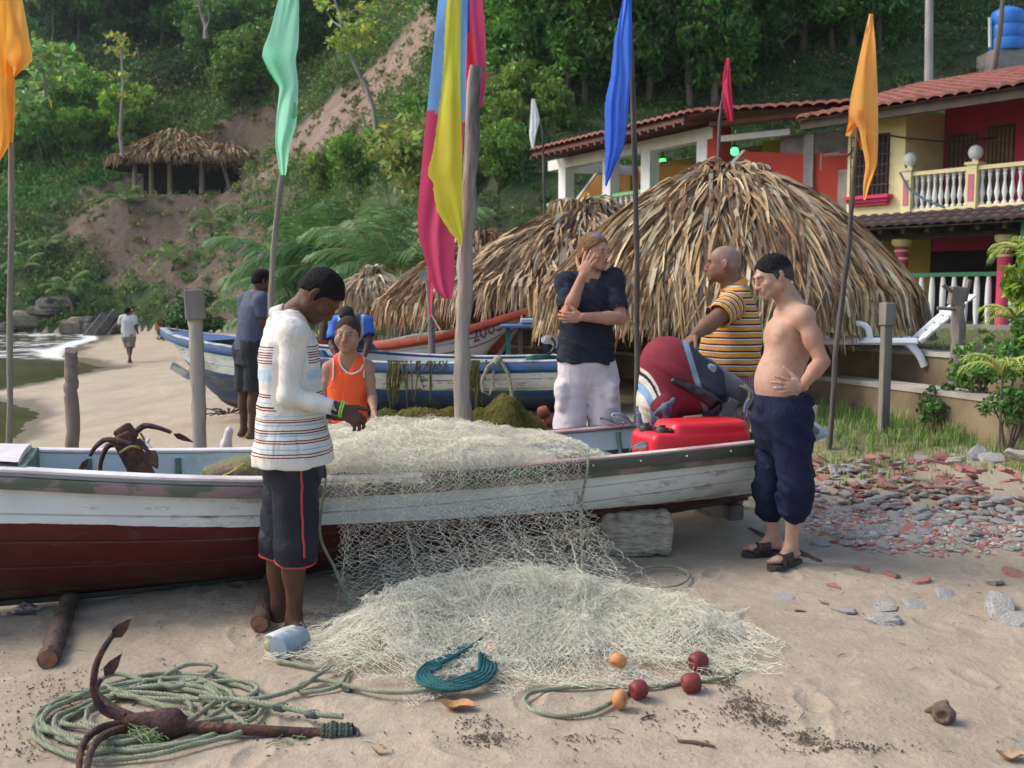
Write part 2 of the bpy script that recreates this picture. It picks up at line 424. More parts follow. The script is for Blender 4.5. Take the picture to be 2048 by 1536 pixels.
def build_rocks():
 m = pmat('shore_rock', (.13, .12, .105), (.05, .048, .045), rough=.9, vscale=3, bscale=9, bump=.6, bdist=.08)
 m2 = pmat('shore_rock_pale', (.26, .225, .17), (.13, .11, .08), rough=.9, vscale=3, bscale=9, bump=.6, bdist=.08)
 r = np.random.default_rng(5)
 big = [(60, 658, 1.0, .5), (130, 662, .8, .45), (20, 668, .7, .4), (95, 672, 1.1, .35), (165, 668, .6, .35), (190, 658, .6, .5), (205, 668, .5, .3), (40, 676, .6, .3), (150, 655, .7, .5), (225, 662, .5, .35), (0, 660, .8, .5), (110, 652, .8, .5), (75, 668, .5, .3), (178, 650, .5, .4), (-15, 672, .7, .4), (140, 674, .4, .25)]
 for k, (px, py, sx, sz) in enumerate(big):
  d = 55 if px < 140 else 52
  x = (px - 1024) / FPX * d; p = on(x, d); zc = P(px, py, d).z
  mb = MB(); mb.blob((x, d, max(zc, p.z - .1)), (sx, sx * .8, sz), seed=60 + k, n=14, rough=.75, facet=True)
  obj('boulder', mb, m if k % 4 else m2, loc=p, smooth=False, label='dark jagged boulder at the waterline below the green bank' if k % 4 else 'pale tan boulder among the dark rocks at the waterline', cat='boulder', group='boulders along the far waterline')
 for k, (px, py, w) in enumerate(((195, 655, .5), (215, 648, .45), (228, 668, .6))):
  d = 50; x = (px - 1024) / FPX * d; p = on(x, d)
  mb = MB(); mb.box((x, d, P(px, py, d).z), (w, .5, 1.6), Matrix.Rotation(.7, 3, 'Y') @ Matrix.Rotation(.3 * k, 3, 'Z'), bev=.1)
  obj('rock_slab', mb, m, loc=p, smooth=False, label='blue grey slab of rock leaning beside the white shirted walker', cat='rock slab', group='leaning rock slabs at the waterline')
build_rocks()
# ------------------------------------------------------------------ foliage
def leafmat(name, hue):
 t = NT(name); c = t.attr('Col')
 c = t.mix(1.0, c, hue, 'MULTIPLY') if hue else c
 t.set(Base_Color=c, Roughness=.55); t.b.inputs['Specular IOR Level'].default_value = .35
 c = t.mix(1.0, c, (2.25, 2.3, 2.0), 'MULTIPLY'); t.set(Base_Color=c)
 tr = t.n('ShaderNodeBsdfTranslucent'); t.l(c, tr.inputs[0]); ms = t.n('ShaderNodeMixShader'); ms.inputs[0].default_value = .28
 t.l(t.b.outputs[0], ms.inputs[1]); t.l(tr.outputs[0], ms.inputs[2]); t.l(ms.outputs[0], t.out.inputs[0]); return t.m
LEAF = leafmat('leaf', None)
BARK = pmat('bark', (.16, .13, .10), (.08, .065, .05), rough=.9, vscale=8, bscale=30, bump=.6, stretch=(1, 1, .25))
PALEBARK = pmat('pale_bark', (.34, .31, .26), (.2, .18, .15), rough=.9, vscale=8, bscale=30, bump=.5, stretch=(1, 1, .25))
def leaves(mb, C, size, cols, r, up=.75, aspect=.5, fold=True):
 """leaf-shaped quads (rhombs) at centres C (n,3)"""
 n = len(C)
 d = r.standard_normal((n, 3)); d[:, 2] -= .25; d /= np.linalg.norm(d, axis=1)[:, None]
 nr = r.standard_normal((n, 3)); nr[:, 2] += up * 3; nr -= d * (nr * d).sum(1)[:, None]; nr /= np.linalg.norm(nr, axis=1)[:, None] + 1e-9
 s = np.cross(d, nr); L = (np.asarray(size) * r.uniform(.6, 1.3, n))[:, None]
 V = np.stack([C - d * L * .5, C + s * L * .5 * aspect + nr * L * .08, C + d * L * .5 - nr * L * .1, C - s * L * .5 * aspect + nr * L * .08], 1).reshape(-1, 3)
 F = np.arange(n * 4).reshape(-1, 4)
 mb.add(V, F, np.repeat(cols, 4, 0))
GREENS = np.array([(.035, .085, .02), (.05, .11, .025), (.075, .13, .03), (.03, .065, .022), (.10, .14, .035)])
def gcol(n, r, base, var=.25, y=0.0):
 c = np.asarray(base)[None] * (1 + var * r.standard_normal((n, 1))) * (1 + .12 * r.standard_normal((n, 3)))
 m = r.random(n) < y; c[m] = c[m] * [2.0, 1.5, .9]
 return np.clip(c, .006, .6)
def crown(mb, c, R, nclump, nleaf, size, base, r, hollow=.45, flat=.8):
 c = np.asarray(c, float)
 for k in range(nclump):
  d = r.standard_normal(3); d /= np.linalg.norm(d); d[2] = d[2] * flat + .12
  cc = c + d * R * r.uniform(hollow, 1.0)
  rr = R * r.uniform(.20, .38)
  e = r.standard_normal((nleaf, 3)); e /= np.linalg.norm(e, axis=1)[:, None]; e *= r.uniform(.35, 1.0, (nleaf, 1)) ** .6 * rr; e[:, 2] *= .7
  leaves(mb, cc + e, size, gcol(nleaf, r, base * r.uniform(.7, 1.35), .22, .04), r)
def limb(p0, p1, n, r, wob):
 t = np.linspace(0, 1, n)[:, None]; p = np.asarray(p0) * (1 - t) + np.asarray(p1) * t
 w = np.cumsum(r.standard_normal((n, 3)) * wob, 0); w -= t * w[-1]; p = p + w; return p
def tree_protos():
 out = []
 for k in range(5):
  r = np.random.default_rng(100 + k); h = (5.2, 6.5, 4.2, 7.5, 3.4)[k]; R = (2.1, 2.4, 2.0, 2.3, 1.7)[k]
  tk = MB(); tp = (r.uniform(-.4, .4), r.uniform(-.4, .4), h * .62)
  tk.tube(limb((0, 0, -.4), tp, 7, r, .06), np.linspace(.16, .08, 7), 7)
  cr = MB(); base = GREENS[k]
  for q in range(6):
   a = q * 1.05 + r.uniform(-.3, .3); e = (tp[0] + R * .7 * math.cos(a), tp[1] + R * .7 * math.sin(a), h * r.uniform(.62, .95))
   tk.tube(limb((tp[0] * .6, tp[1] * .6, h * .42), e, 5, r, .08), np.linspace(.07, .02, 5), 5)
  crown(cr, (tp[0], tp[1], h * .70), R, 52, 52, .30, base, r)
  crown(cr, (tp[0] * .6, tp[1] * .6, h * .34), R * .85, 34, 48, .30, base * .85, r)
  out.append((h, tk.mesh('trunk'), cr.mesh('crown', False), R))
 return out
def place_trees():
 pr = tree_protos(); r = np.random.default_rng(17)
 spots = []   # px, py of trunk foot on the hill, proto, scale, kind
 L1 = 'bushy mid green tree in the thick wood on the slope above the orange house'
 L2 = 'dark green tree in the shaded gully at the top of the slope'
 L3 = 'leafy tree on the slope beside the bare landslide scar'
 L4 = 'low round tree on the green bank behind the thatched hut'
 L5 = 'small bushy tree at the foot of the slope behind the palms'
 for px in range(1010, 2060, 58):
  for py in (210, 150, 95, 40, -10):
   if px > 1480 and py > 120: continue
   if 1800 < px and py > 30: continue
   spots.append((px + r.uniform(-26, 26), py + r.uniform(-22, 22), r.choice([0, 1, 1, 3]), r.uniform(.8, 1.25), L1))
 for px in range(120, 420, 50):
  for py in (110, 60, 10): spots.append((px + r.uniform(-25, 25), py + r.uniform(-20, 20), r.choice([0, 3, 3]), r.uniform(.9, 1.4), L2))
 for px, py in ((445, 130), (480, 75), (530, 40), (590, 60), (640, 40), (690, 0), (740, 20), (800, -10), (420, 180), (470, 215), (520, 190), (590, 150), (620, 110), (900, 50), (930, 40), (560, 110)):
  spots.append((px, py, r.choice([0, 1, 2]), r.uniform(.8, 1.2), L3))
 for px in range(-20, 330, 45):
  for py in (330, 270, 215):
   if px < 260 - (330 - py) * .2: spots.append((px + r.uniform(-22, 22), py + r.uniform(-18, 18), r.choice([1, 2, 4, 4]), r.uniform(.7, 1.15), L4))
 for px, py in ((770, 350), (840, 310), (860, 360), (650, 385), (720, 390), (960, 330), (1000, 380), (930, 400), (980, 270), (1020, 310), (1060, 250), (1110, 265)):
  spots.append((px, py, r.choice([2, 4, 4]), r.uniform(.45, .7), L5))
 G2 = {L1: 'trees of the wood above the orange house', L2: 'trees of the shaded gully', L3: 'trees beside the landslide scar', L4: 'trees on the bank behind the hut', L5: 'small trees at the foot of the slope'}
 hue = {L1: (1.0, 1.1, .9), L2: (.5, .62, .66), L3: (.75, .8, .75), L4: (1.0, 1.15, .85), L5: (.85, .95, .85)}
 mts = {k: leafmat('leaf_' + str(i), v) for i, (k, v) in enumerate(hue.items())}
 variants = {}
 for px, py, k, s, lab in spots:
  p = G(px, py, 20, 140)
  if p.y < 20.5: continue
  t = thing('tree', lab, 'tree', p, G2[lab])
  a = r.uniform(0, 6.28)
  sc = s * (1.0 if p.y > 40 else .8)
  t.rotation_euler = (0, 0, a); t.scale = (sc * r.uniform(.9, 1.15), sc, sc * r.uniform(.85, 1.1))
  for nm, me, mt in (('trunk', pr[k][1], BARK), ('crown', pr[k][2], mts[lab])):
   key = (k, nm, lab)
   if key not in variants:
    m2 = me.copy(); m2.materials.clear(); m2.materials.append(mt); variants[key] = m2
   o = bpy.data.objects.new(nm, variants[key]); COL.objects.link(o); o.parent = t
place_trees()
def scrub():
 """undergrowth and creepers over the whole hillside: far too many plants to count"""
 r = np.random.default_rng(23); mb = MB()
 N = 26000
 px = r.uniform(-60, 2110, N); py = r.uniform(-60, 700, N)
 X = r.uniform(-52, 34, N * 3); Y = r.uniform(22, 100, N * 3)
 u = hill_u(X, Y); k = u > .2; X, Y = X[k], Y[k]
 Z = H(X, Y, False); p = np.stack([X, Y, Z], -1)
 k = infrustum(p, 90); p = p[k]
 g = hill_green(p); k = r.random(len(p)) < np.clip(g * 1.1 - .02, .24, 1); p = p[k]; g = g[k]
 k = r.random(len(p)) < np.clip(1.35 - p[:, 1] / 120, .3, 1); p, g = p[k], g[k]
 hx = np.hypot((p[:, 0] - HUT[0]) / 1.3, p[:, 1] - HUT[1] + .5); k = hx > 3.6; p, g = p[k], g[k]
 k = ~((p[:, 1] < 30) & (p[:, 0] > .5) & (p[:, 0] < 13) & (p[:, 1] < 28.5)); p = p[k]; g = g[k]
 low = fbm(p * .12, 71, 2); px, py = proj(p)
 n = len(p); print('scrub clumps', n)
 for i in range(n):
  y = p[i, 1]; f = np.clip(y / 55, .5, 1.3)
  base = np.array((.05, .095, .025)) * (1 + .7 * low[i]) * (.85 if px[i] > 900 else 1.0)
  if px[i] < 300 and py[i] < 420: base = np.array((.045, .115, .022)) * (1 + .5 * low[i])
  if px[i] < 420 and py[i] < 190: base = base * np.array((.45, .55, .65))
  if r.random() < .10: base = np.array((.13, .12, .045))
  if g[i] < .35: base = base * .8 + np.array((.06, .04, .018)) * r.random()
  m = int(24 + 14 * g[i]); rr = r.uniform(.35, .85) * f * (.6 + .6 * g[i])
  e = r.standard_normal((m, 3)); e /= np.linalg.norm(e, axis=1)[:, None]; e *= r.uniform(.3, 1, (m, 1)) * rr; e[:, 2] = np.abs(e[:, 2]) * .9 - .05
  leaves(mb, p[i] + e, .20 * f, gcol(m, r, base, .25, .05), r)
 o = obj('hillside_undergrowth', mb, LEAF, smooth=False, kind='stuff', label='tangled green scrub and creepers covering the steep hillside', cat='undergrowth')
scrub()
# ------------------------------------------------------------------ palms
def frond(mb, base, az, el, L, r, droop=1.0, base_col=(.05, .10, .03), nl=34, wid=.55):
 n = 14; p = np.array(base, float); pts = [p.copy()]; e = el; h = np.array([math.cos(az), math.sin(az), 0])
 for k in range(n):
  p = p + (h * math.cos(e) + np.array([0, 0, math.sin(e)])) * L / n; pts.append(p.copy()); e -= droop * (1.5 / n) * (.5 + k / n)
 pts = np.array(pts); mb.tube(pts, np.linspace(.022, .005, n + 1), 4, col=(.16, .15, .05))
 sd = np.array([-h[1], h[0], 0])
 t = np.linspace(.14, .99, nl)
 for q in t:
  i = q * n; a = int(min(i, n - 1)); f = i - a; c = pts[a] * (1 - f) + pts[a + 1] * f; d = pts[a + 1] - pts[a]; d /= np.linalg.norm(d)
  ll = L * wid * math.sin(PI * (.12 + .85 * q)) ** .6 * .62
  for s in (-1, 1):
   dirv = sd * s * .75 + d * .7 + np.array([0, 0, -.30 + .1 * r.standard_normal()]); dirv /= np.linalg.norm(dirv)
   m = c + dirv * ll * .55 + np.array([0, 0, .02]); tip = c + dirv * ll + np.array([0, 0, -.22 * ll])
   wv = d * .022 * L / 2.5
   cc = np.asarray(base_col) * r.uniform(.7, 1.5)
   mb.add([c - wv * .6, c + wv * .6, m + wv, tip, m - wv], [(0, 1, 2, 4), (4, 2, 3)], np.clip(np.array(cc), 0, 1))
def palm(px, py, Y, h, L, nf, seed, label, group=None, young=False, col=(.03, .068, .022)):
 r = np.random.default_rng(seed); x = (px - 1024) / FPX * Y; g = on(x, Y)
 t = thing('coconut_palm', label, 'palm tree', g, group)
 tk = MB(); top = g + Vector((r.uniform(-.3, .3), 0, h))
 tk.tube(limb(tuple(g - Vector((0, 0, .2))), tuple(top), 8, r, .03), np.linspace(.16, .10, 8) * (.6 if young else 1), 8)
 obj('trunk', tk, BARK, t)
 for k in range(nf):
  mb = MB(); az = k * 2.399 + r.uniform(-.3, .3); el = 1.25 - 1.05 * (k / nf) + r.uniform(-.15, .15)
  frond(mb, top, az, el, L * r.uniform(.8, 1.1), r, r.uniform(.8, 1.3), np.array(col) * r.uniform(.8, 1.3))
  obj('frond', mb, LEAF, t, smooth=False)
GP = 'coconut palms behind the beached boats'
palm(600, 500, 27, 1.6, 3.0, 16, 201, 'coconut palm with long drooping fronds behind the grey shirted man', GP)
palm(672, 470, 28, 2.2, 3.2, 17, 202, 'tallest coconut palm of the thicket, fronds arching over its neighbours', GP)
palm(735, 470, 26, 1.7, 3.1, 16, 203, 'coconut palm rising behind the small round thatched parasol', GP)
palm(800, 455, 24, 1.9, 2.9, 16, 204, 'coconut palm whose pale shining frond hangs toward the red flag', GP, col=(.05, .09, .035))
palm(640, 420, 34, 2.4, 3.2, 14, 205, 'coconut palm standing farther up the slope behind the palm thicket', GP)
palm(560, 540, 30, .8, 2.4, 12, 206, 'low young coconut palm at the edge of the bare earth bank', GP)
GY = 'young palms planted on the earth bank'
for k, (px, py, Y) in enumerate(((150, 600, 54), (425, 500, 54), (55, 560, 57), (270, 470, 57), (345, 545, 53), (100, 480, 58))):
 palm(px, py, Y, .7 if k else 1.6, 1.5, 8, 230 + k, 'slender young palm with an orange stem on the bank above the rocks' if not k else 'knee high young palm planted on the bare earth bank below the hut', GY, True, (.04, .085, .022))
def bare_tree(pts, Y, rad, label, tufts, seed, mat=PALEBARK, col=(.16, .2, .05), branches=()):
 r = np.random.default_rng(seed); w = [P(px, py, Y) for px, py in pts]; g = Vector(w[0])
 t = thing('slender_tree', label, 'tree', g)
 n = len(w); mb = MB(); mb.tube(w, np.linspace(rad, rad * .35, n), 7)
 for b in branches: mb.tube([P(px, py, Y + .3 * r.standard_normal()) for px, py in b], np.linspace(rad * .4, rad * .12, len(b)), 5)
 obj('trunk', mb, mat, t)
 cr = MB()
 for px, py, R in tufts:
  c = np.array(P(px, py, Y + .4 * r.standard_normal())); m = 46; e = r.standard_normal((m, 3)) * R * .45; e[:, 2] *= .35
  leaves(cr, c + e, R * .42, gcol(m, r, col, .2, .1), r, up=1.2, aspect=.65)
 obj('crown', cr, LEAF, t, smooth=False)
bare_tree([(752, 262), (746, 215), (735, 180), (712, 135), (692, 85), (678, 35), (666, -20)], 38, .10, 'slender pale tree leaning across the landslide scar with sparse leaf tufts',
    [(690, 92, .7), (705, 58, .8), (735, 62, .7), (735, 15, .5), (645, 8, .5), (722, 75, .6), (672, 80, .5), (740, 45, .4), (690, 30, .4)], 1,
    branches=[[(692, 85), (708, 70), (728, 62)], [(684, 55), (665, 42), (648, 12)], [(680, 40), (705, 22), (738, 12)]])
bare_tree([(246, 312), (240, 270), (243, 225), (246, 170), (243, 110), (240, 70)], 58, .12, 'thin crooked trunk wrapped in yellow creeper above the thatched hut', [(243, 100, .9), (245, 150, .6), (240, 75, .8), (247, 190, .5)], 2, col=(.15, .17, .04))
bare_tree([(92, 200), (90, 165), (83, 125), (80, 95)], 60, .10, 'pale thin tree with flat leaf tiers beside the orange flag', [(80, 98, 1.3), (105, 118, 1.2), (122, 140, 1.2), (60, 135, 1.2), (95, 165, 1.3), (60, 190, 1.6), (40, 215, 1.8)], 3, col=(.10, .17, .06), branches=[[(90, 165), (105, 135), (122, 128)], [(88, 150), (70, 130), (60, 120)]])
bare_tree([(412, 78), (411, 50), (402, 25), (395, -10)], 62, .16, 'pale forked trunk showing through the wood at the top of the slope', [(398, 0, 1.2)], 4, col=(.05, .09, .03), branches=[[(411, 60), (418, 40), (415, 15)]])
bare_tree([(600, 205), (590, 240), (575, 285), (520, 320)][::-1], 54, .11, 'grey leaning trunk beside the thatched hut roof', [], 5, mat=BARK)if False else None
bare_tree([(980, 105), (990, 75), (985, 45)], 38, .07, 'bleached thin stem in the wood behind the red flag', [(988, 50, .6)], 6, col=(.06, .1, .03))
# ------------------------------------------------------------------ thatched parasols and the hut on the hill
THATCH = pmat('thatch', None, rough=.8, vscale=14, bscale=90, bump=.25, bdist=.006, transl=.12)
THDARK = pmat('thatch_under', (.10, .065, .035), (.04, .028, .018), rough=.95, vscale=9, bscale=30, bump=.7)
TIMBER = pmat('grey_timber', (.24, .215, .185), (.12, .105, .09), rough=.9, vscale=7, lo=.3, hi=.7, bscale=40, bump=.7, bdist=.008, stretch=(1, 1, .15), grime=.6, gcol=(.04, .035, .03), gscale=3)
THC = np.array([(.50, .385, .225), (.38, .255, .125), (.25, .14, .07), (.36, .29, .205), (.60, .50, .34), (.16, .09, .05), (.44, .245, .105)])
def strips(mb, n, apex, R, drop, r, power=1.25, length=(.5, .95), width=.045, ell=(1, 1), cols=THC, jag=.25, sag=.5, wts=(.2, .22, .18, .12, .1, .1, .08), lift=.05, q0=(.0, .95), hang=.30):
 seg = 5
 q = np.sort(r.uniform(q0[0] ** 2, q0[1] ** 2, n)) ** .5; q = q[::-1]           # area-uniform, rim first
 a = r.uniform(0, 2 * PI, n); L = r.uniform(*length, n); w = width * r.uniform(.5, 1.5, n)
 da = r.normal(0, .30, n)
 lf = r.uniform(.1, 1.0, n) ** 2 * lift * 2.2; t = np.linspace(0, 1, seg)
 S = np.hypot(1, drop / R); L = np.minimum(L, np.maximum((1.0 - q) * R * S + hang * r.uniform(.25, 1.0, n), .25))
 rad = (q * R)[:, None] + (L / S)[:, None] * t[None]                          # radius along the strip
 over = np.maximum(rad - R, 0)
 rr = np.minimum(rad, R + over * .45)
 aa = a[:, None] + da[:, None] * t * L[:, None] / np.maximum(rr, .25)
 z = apex[2] - drop * np.minimum(rr / R, 1.06) ** power - over * (1.1 + jag * r.standard_normal((n, 1))) + lf[:, None] * (np.sin(t * PI * .8)[None] * 1.2) - sag * .10 * (t ** 2)[None] * L[:, None]
 C = np.stack([apex[0] + rr * np.cos(aa) * ell[0], apex[1] + rr * np.sin(aa) * ell[1], z], -1)
 tg = np.gradient(C, axis=1); tg /= np.linalg.norm(tg, axis=2)[..., None] + 1e-9
 rollv = r.normal(0, .75, n)
 up = np.array([0, 0, 1.0]) + 0 * tg; sd = np.cross(tg, up); sd /= np.linalg.norm(sd, axis=2)[..., None] + 1e-9; nr = np.cross(sd, tg)
 sdv = sd * np.cos(rollv)[:, None, None] + nr * np.sin(rollv)[:, None, None]
 wt = np.array([.45, 1, 1, .8, .12])[None, :, None] * w[:, None, None] * .5
 V = np.stack([C - sdv * wt, C + sdv * wt], 2)      # n,seg,2,3
 base = (np.arange(n) * seg * 2)[:, None]; k = np.arange(seg - 1)[None] * 2
 F = np.stack([base + k, base + k + 1, base + k + 3, base + k + 2], -1).reshape(-1, 4)
 ci = r.choice(len(cols), n, p=np.array(wts) / sum(wts)); cc = cols[ci] * r.uniform(.7, 1.2, (n, 1))
 cc = cc[:, None, None] * (np.linspace(.8, 1.08, seg))[None, :, None, None] + np.zeros((n, seg, 2, 3))
 mb.add(V.reshape(-1, 3), F, np.clip(cc.reshape(-1, 3), 0, 1))
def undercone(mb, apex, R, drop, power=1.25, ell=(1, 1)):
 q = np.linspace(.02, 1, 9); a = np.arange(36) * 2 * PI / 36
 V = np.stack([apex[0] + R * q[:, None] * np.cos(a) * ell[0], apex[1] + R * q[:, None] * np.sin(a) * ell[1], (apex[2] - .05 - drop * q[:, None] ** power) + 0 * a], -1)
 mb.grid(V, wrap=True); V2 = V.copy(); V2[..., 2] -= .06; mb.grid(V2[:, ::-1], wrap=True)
def palapa(px, py_apex, Y, Rpx, rim_py, label, n, seed, group, power=1.25, cols=THC, width=.045, length=(.5, .95), post=True, name='thatched_parasol', wts=(.2, .22, .18, .12, .1, .1, .08)):
 r = np.random.default_rng(seed); ap = P(px, py_apex, Y); R = Rpx / FPX * Y; rim = P(px, rim_py, Y).z; drop = ap.z - rim
 g = on(ap.x, Y); t = thing(name, label, 'parasol', g, group)
 mb = MB(); strips(mb, n, ap, R, drop, r, power, length, width, cols=cols, wts=wts)
 strips(mb, n // 14, (ap.x, ap.y, ap.z + .10), R * .22, drop * .12, r, 1.2, (.25, .5), width, cols=cols, q0=(0, .8), lift=.06, wts=wts)
 obj('thatch', mb, THATCH, t, smooth=False)
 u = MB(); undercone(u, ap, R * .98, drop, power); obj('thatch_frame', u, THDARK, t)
 if post:
  p = MB(); p.tube([(g.x, g.y, g.z - .3), (g.x + .02, g.y, (g.z + ap.z) / 2), (ap.x, ap.y, ap.z - .1)], [.075, .07, .06], 8); obj('post', p, TIMBER, t)
GPAL = 'thatched parasols along the beach terrace'
palapa(1455, 347, 12.0, 368, 602, 'largest thatched parasol, its shaggy roof behind the men at the outboard motor', 9500, 301, GPAL, 1.9, length=(.6, 1.3), width=.036)
palapa(1170, 414, 15.2, 318, 590, 'thatched parasol behind the man with his hand on his face', 5600, 302, GPAL, 1.35, width=.038)
palapa(960, 476, 16.8, 212, 618, 'brown thatched parasol behind the tall grey flagpole and the long flag', 4200, 303, GPAL, 1.45, width=.038, wts=(.1, .22, .3, .06, .06, .2, .16))
palapa(745, 545, 19.5, 82, 592, 'small round pale thatched parasol behind the boy', 1500, 304, GPAL, 1.5, width=.05, length=(.4, .8), wts=(.34, .15, .06, .2, .25, .04, .02))
def hut():
 r = np.random.default_rng(311); g = on(*HUT); Y = HUT[1]
 t = thing('thatched_hut', 'open thatched hut on posts standing on the ledge of the hillside', 'hut', g)
 ap = P(345, 256, Y); cols = THC * np.array([.85, .78, .68])
 mb = MB(); R = 132 / FPX * Y
 strips(mb, 3000, (P(372, 262, Y).x - .6, Y, ap.z), R * .98, ap.z - P(380, 330, Y).z, r, 1.05, (.7, 1.4), .11, ell=(1.05, .8), cols=cols, lift=.12, sag=.7, jag=.4)
 strips(mb, 900, (P(455, 285, Y).x, Y - .4, P(455, 282, Y).z), 1.75, 1.3, r, 1.1, (.6, 1.2), .12, cols=cols, lift=.12, sag=.7, jag=.4)
 obj('thatch', mb, THATCH, t, smooth=False)
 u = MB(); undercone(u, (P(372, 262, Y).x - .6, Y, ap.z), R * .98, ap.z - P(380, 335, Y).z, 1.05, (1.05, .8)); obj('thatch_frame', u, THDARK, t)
 pale = pmat('hut_post', (.30, .24, .16), (.2, .15, .1), rough=.9, stretch=(1, 1, .2))
 for px, py in ((303, 382), (340, 384), (404, 378), (270, 372), (490, 372)):
  p = MB(); b = P(px, py, Y - 1.6); p.tube([(b.x, b.y, b.z - .3), (b.x, b.y + .1, P(px, 325, Y - 1.6).z)], [.16, .13], 7); obj('post', p, pale, t)
 for px0, px1 in ((462, 445), (480, 492)):
  p = MB(); b = P(px0, 380, Y - 1.4); e = P(px1, 325, Y - 1.4); p.tube([(b.x, b.y, b.z - .3), (e.x, e.y, e.z)], [.12, .10], 7); obj('post', p, pale, t)
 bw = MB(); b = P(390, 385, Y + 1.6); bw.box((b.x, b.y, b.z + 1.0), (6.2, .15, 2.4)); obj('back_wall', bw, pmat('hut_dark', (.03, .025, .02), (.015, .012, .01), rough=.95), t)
hut()
# ------------------------------------------------------------------ houses
def plaster(name, c, c2=None, **k): return pmat(name, c, c2 or tuple(x * .78 for x in c), rough=.85, vscale=1.6, lo=.3, hi=.8, bscale=60, bump=.25, bdist=.006, grime=.5, gcol=tuple(x * .5 + .02 for x in c), gscale=1.4, **k)
YELLOW = plaster('yellow_plaster', (.80, .70, .36)); MAGENTA = plaster('magenta_plaster', (.58, .05, .12)); ORANGE = plaster('ochre_plaster', (.50, .235, .055))
REDP = plaster('red_plaster', (.42, .045, .025)); WHITE = plaster('white_plaster', (.76, .76, .74)); CONC = pmat('concrete', (.30, .28, .25), (.19, .175, .155), rough=.9, vscale=3, bscale=60, bump=.3, grime=.5, gcol=(.06, .055, .045))
TILE = pmat('roof_tile', (.36, .135, .095), (.24, .095, .075), rough=.85, vscale=5, bscale=40, bump=.3, grime=.5, gcol=(.08, .06, .055), gscale=5)
DARKW = pmat('dark_wood', (.07, .045, .03), (.035, .025, .02), rough=.8, vscale=5, stretch=(1, 1, .3)); RAFT = pmat('red_brown_wood', (.16, .06, .04), (.09, .04, .03), rough=.8, vscale=4)
GREENP = plaster('green_paint', (.20, .50, .22)); DGREEN = plaster('dark_green_paint', (.055, .21, .11)); IRON = pmat('black_iron', (.05, .045, .04), (.09, .06, .04), rough=.7, vscale=20)
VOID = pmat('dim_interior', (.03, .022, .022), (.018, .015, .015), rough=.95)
class Frame:
 def __init__(s, o, u): s.o = Vector(o); s.u = Vector((u[0], u[1], 0)).normalized(); s.n = Vector((s.u.y, -s.u.x, 0))  # n: outward
 def p(s, u, n, z): return Vector((s.o.x + s.u.x * u + s.n.x * n, s.o.y + s.u.y * u + s.n.y * n, z))
 def box(s, mb, u0, u1, n0, n1, z0, z1, col=(1, 1, 1)):
  V = [tuple(s.p(u, n, z)) for z in (z0, z1) for n in (n0, n1) for u in (u0, u1)]
  mb.add(V, [(0, 1, 3, 2), (4, 6, 7, 5), (0, 4, 5, 1), (2, 3, 7, 6), (0, 2, 6, 4), (1, 5, 7, 3)], col)
 def upx(s, px, n=0.0):
  k = (px - 1024) / FPX * 1.0; b = s.p(0, n, 0)
  return (k * b.y - b.x) / (s.u.x - k * s.u.y)
 def zpx(s, px, py, n=0.0):
  b = s.p(s.upx(px, n), n, 0); return P(px, py, b.y).z
 def prism(s, mb, uz, n0, n1, col=(1, 1, 1)):
  m = len(uz); V = [tuple(s.p(u, n, z)) for n in (n0, n1) for u, z in uz]
  mb.add(V, [tuple(range(m)), tuple(range(2 * m - 1, m - 1, -1))] + [(i, i + m, (i + 1) % m + m, (i + 1) % m) for i in range(m)], col)
 def rot(s): return Matrix(((s.u.x, s.n.x, 0), (s.u.y, s.n.y, 0), (0, 0, 1)))
def tiled(mb, f, A, B, C, D, pitch=.20, rows=9, h=.05):
 """barrel-tiled quad: eave A->B, ridge D->C; tiles stepped in rows, round in section"""
 A, B, C, D = [np.array(x, float) for x in (A, B, C, D)]
 W = np.linalg.norm(B - A); nt = int(W / pitch); per = 6
 uu = np.linspace(0, nt, nt * per + 1); nrm = np.cross(B - A, D - A); nrm /= np.linalg.norm(nrm); nrm *= np.sign(nrm[2])
 prof = np.abs(np.sin(uu * PI)) ** .7
 for k in range(rows):
  t0, t1 = k / rows, min((k + 1.12) / rows, 1.0)
  V = []
  for t, e in ((t0, .035), (t0, .03 + .012), (t1, .012)):
   L = A + (D - A) * t; R = B + (C - B) * t
   row = L[None] + (R - L)[None] * (uu / nt)[:, None] + nrm[None] * (prof * h + e)[:, None]
   if len(V) == 0: row = row - nrm[None] * (.03 + prof * .012)[:, None]
   V.append(row)
  V = np.array(V); tint = np.random.default_rng(k).uniform(.75, 1.15, nt + 1)
  mb.grid(V)
 mb.add([A - nrm * .02, B - nrm * .02, C - nrm * .02, D - nrm * .02], [(0, 3, 2, 1)])
BAL = [(.045, 0), (.045, .05), (.022, .07), (.03, .14), (.05, .24), (.036, .36), (.02, .5), (.03, .6), (.04, .63), (.024, .66), (.045, .69), (.045, .74)]
def baluster(name, par, loc, h, mat, sc=1.0):
 mb = MB(); mb.lathe([(r * sc, z / .74 * h) for r, z in BAL], loc, 10); return obj(name, mb, mat, par)
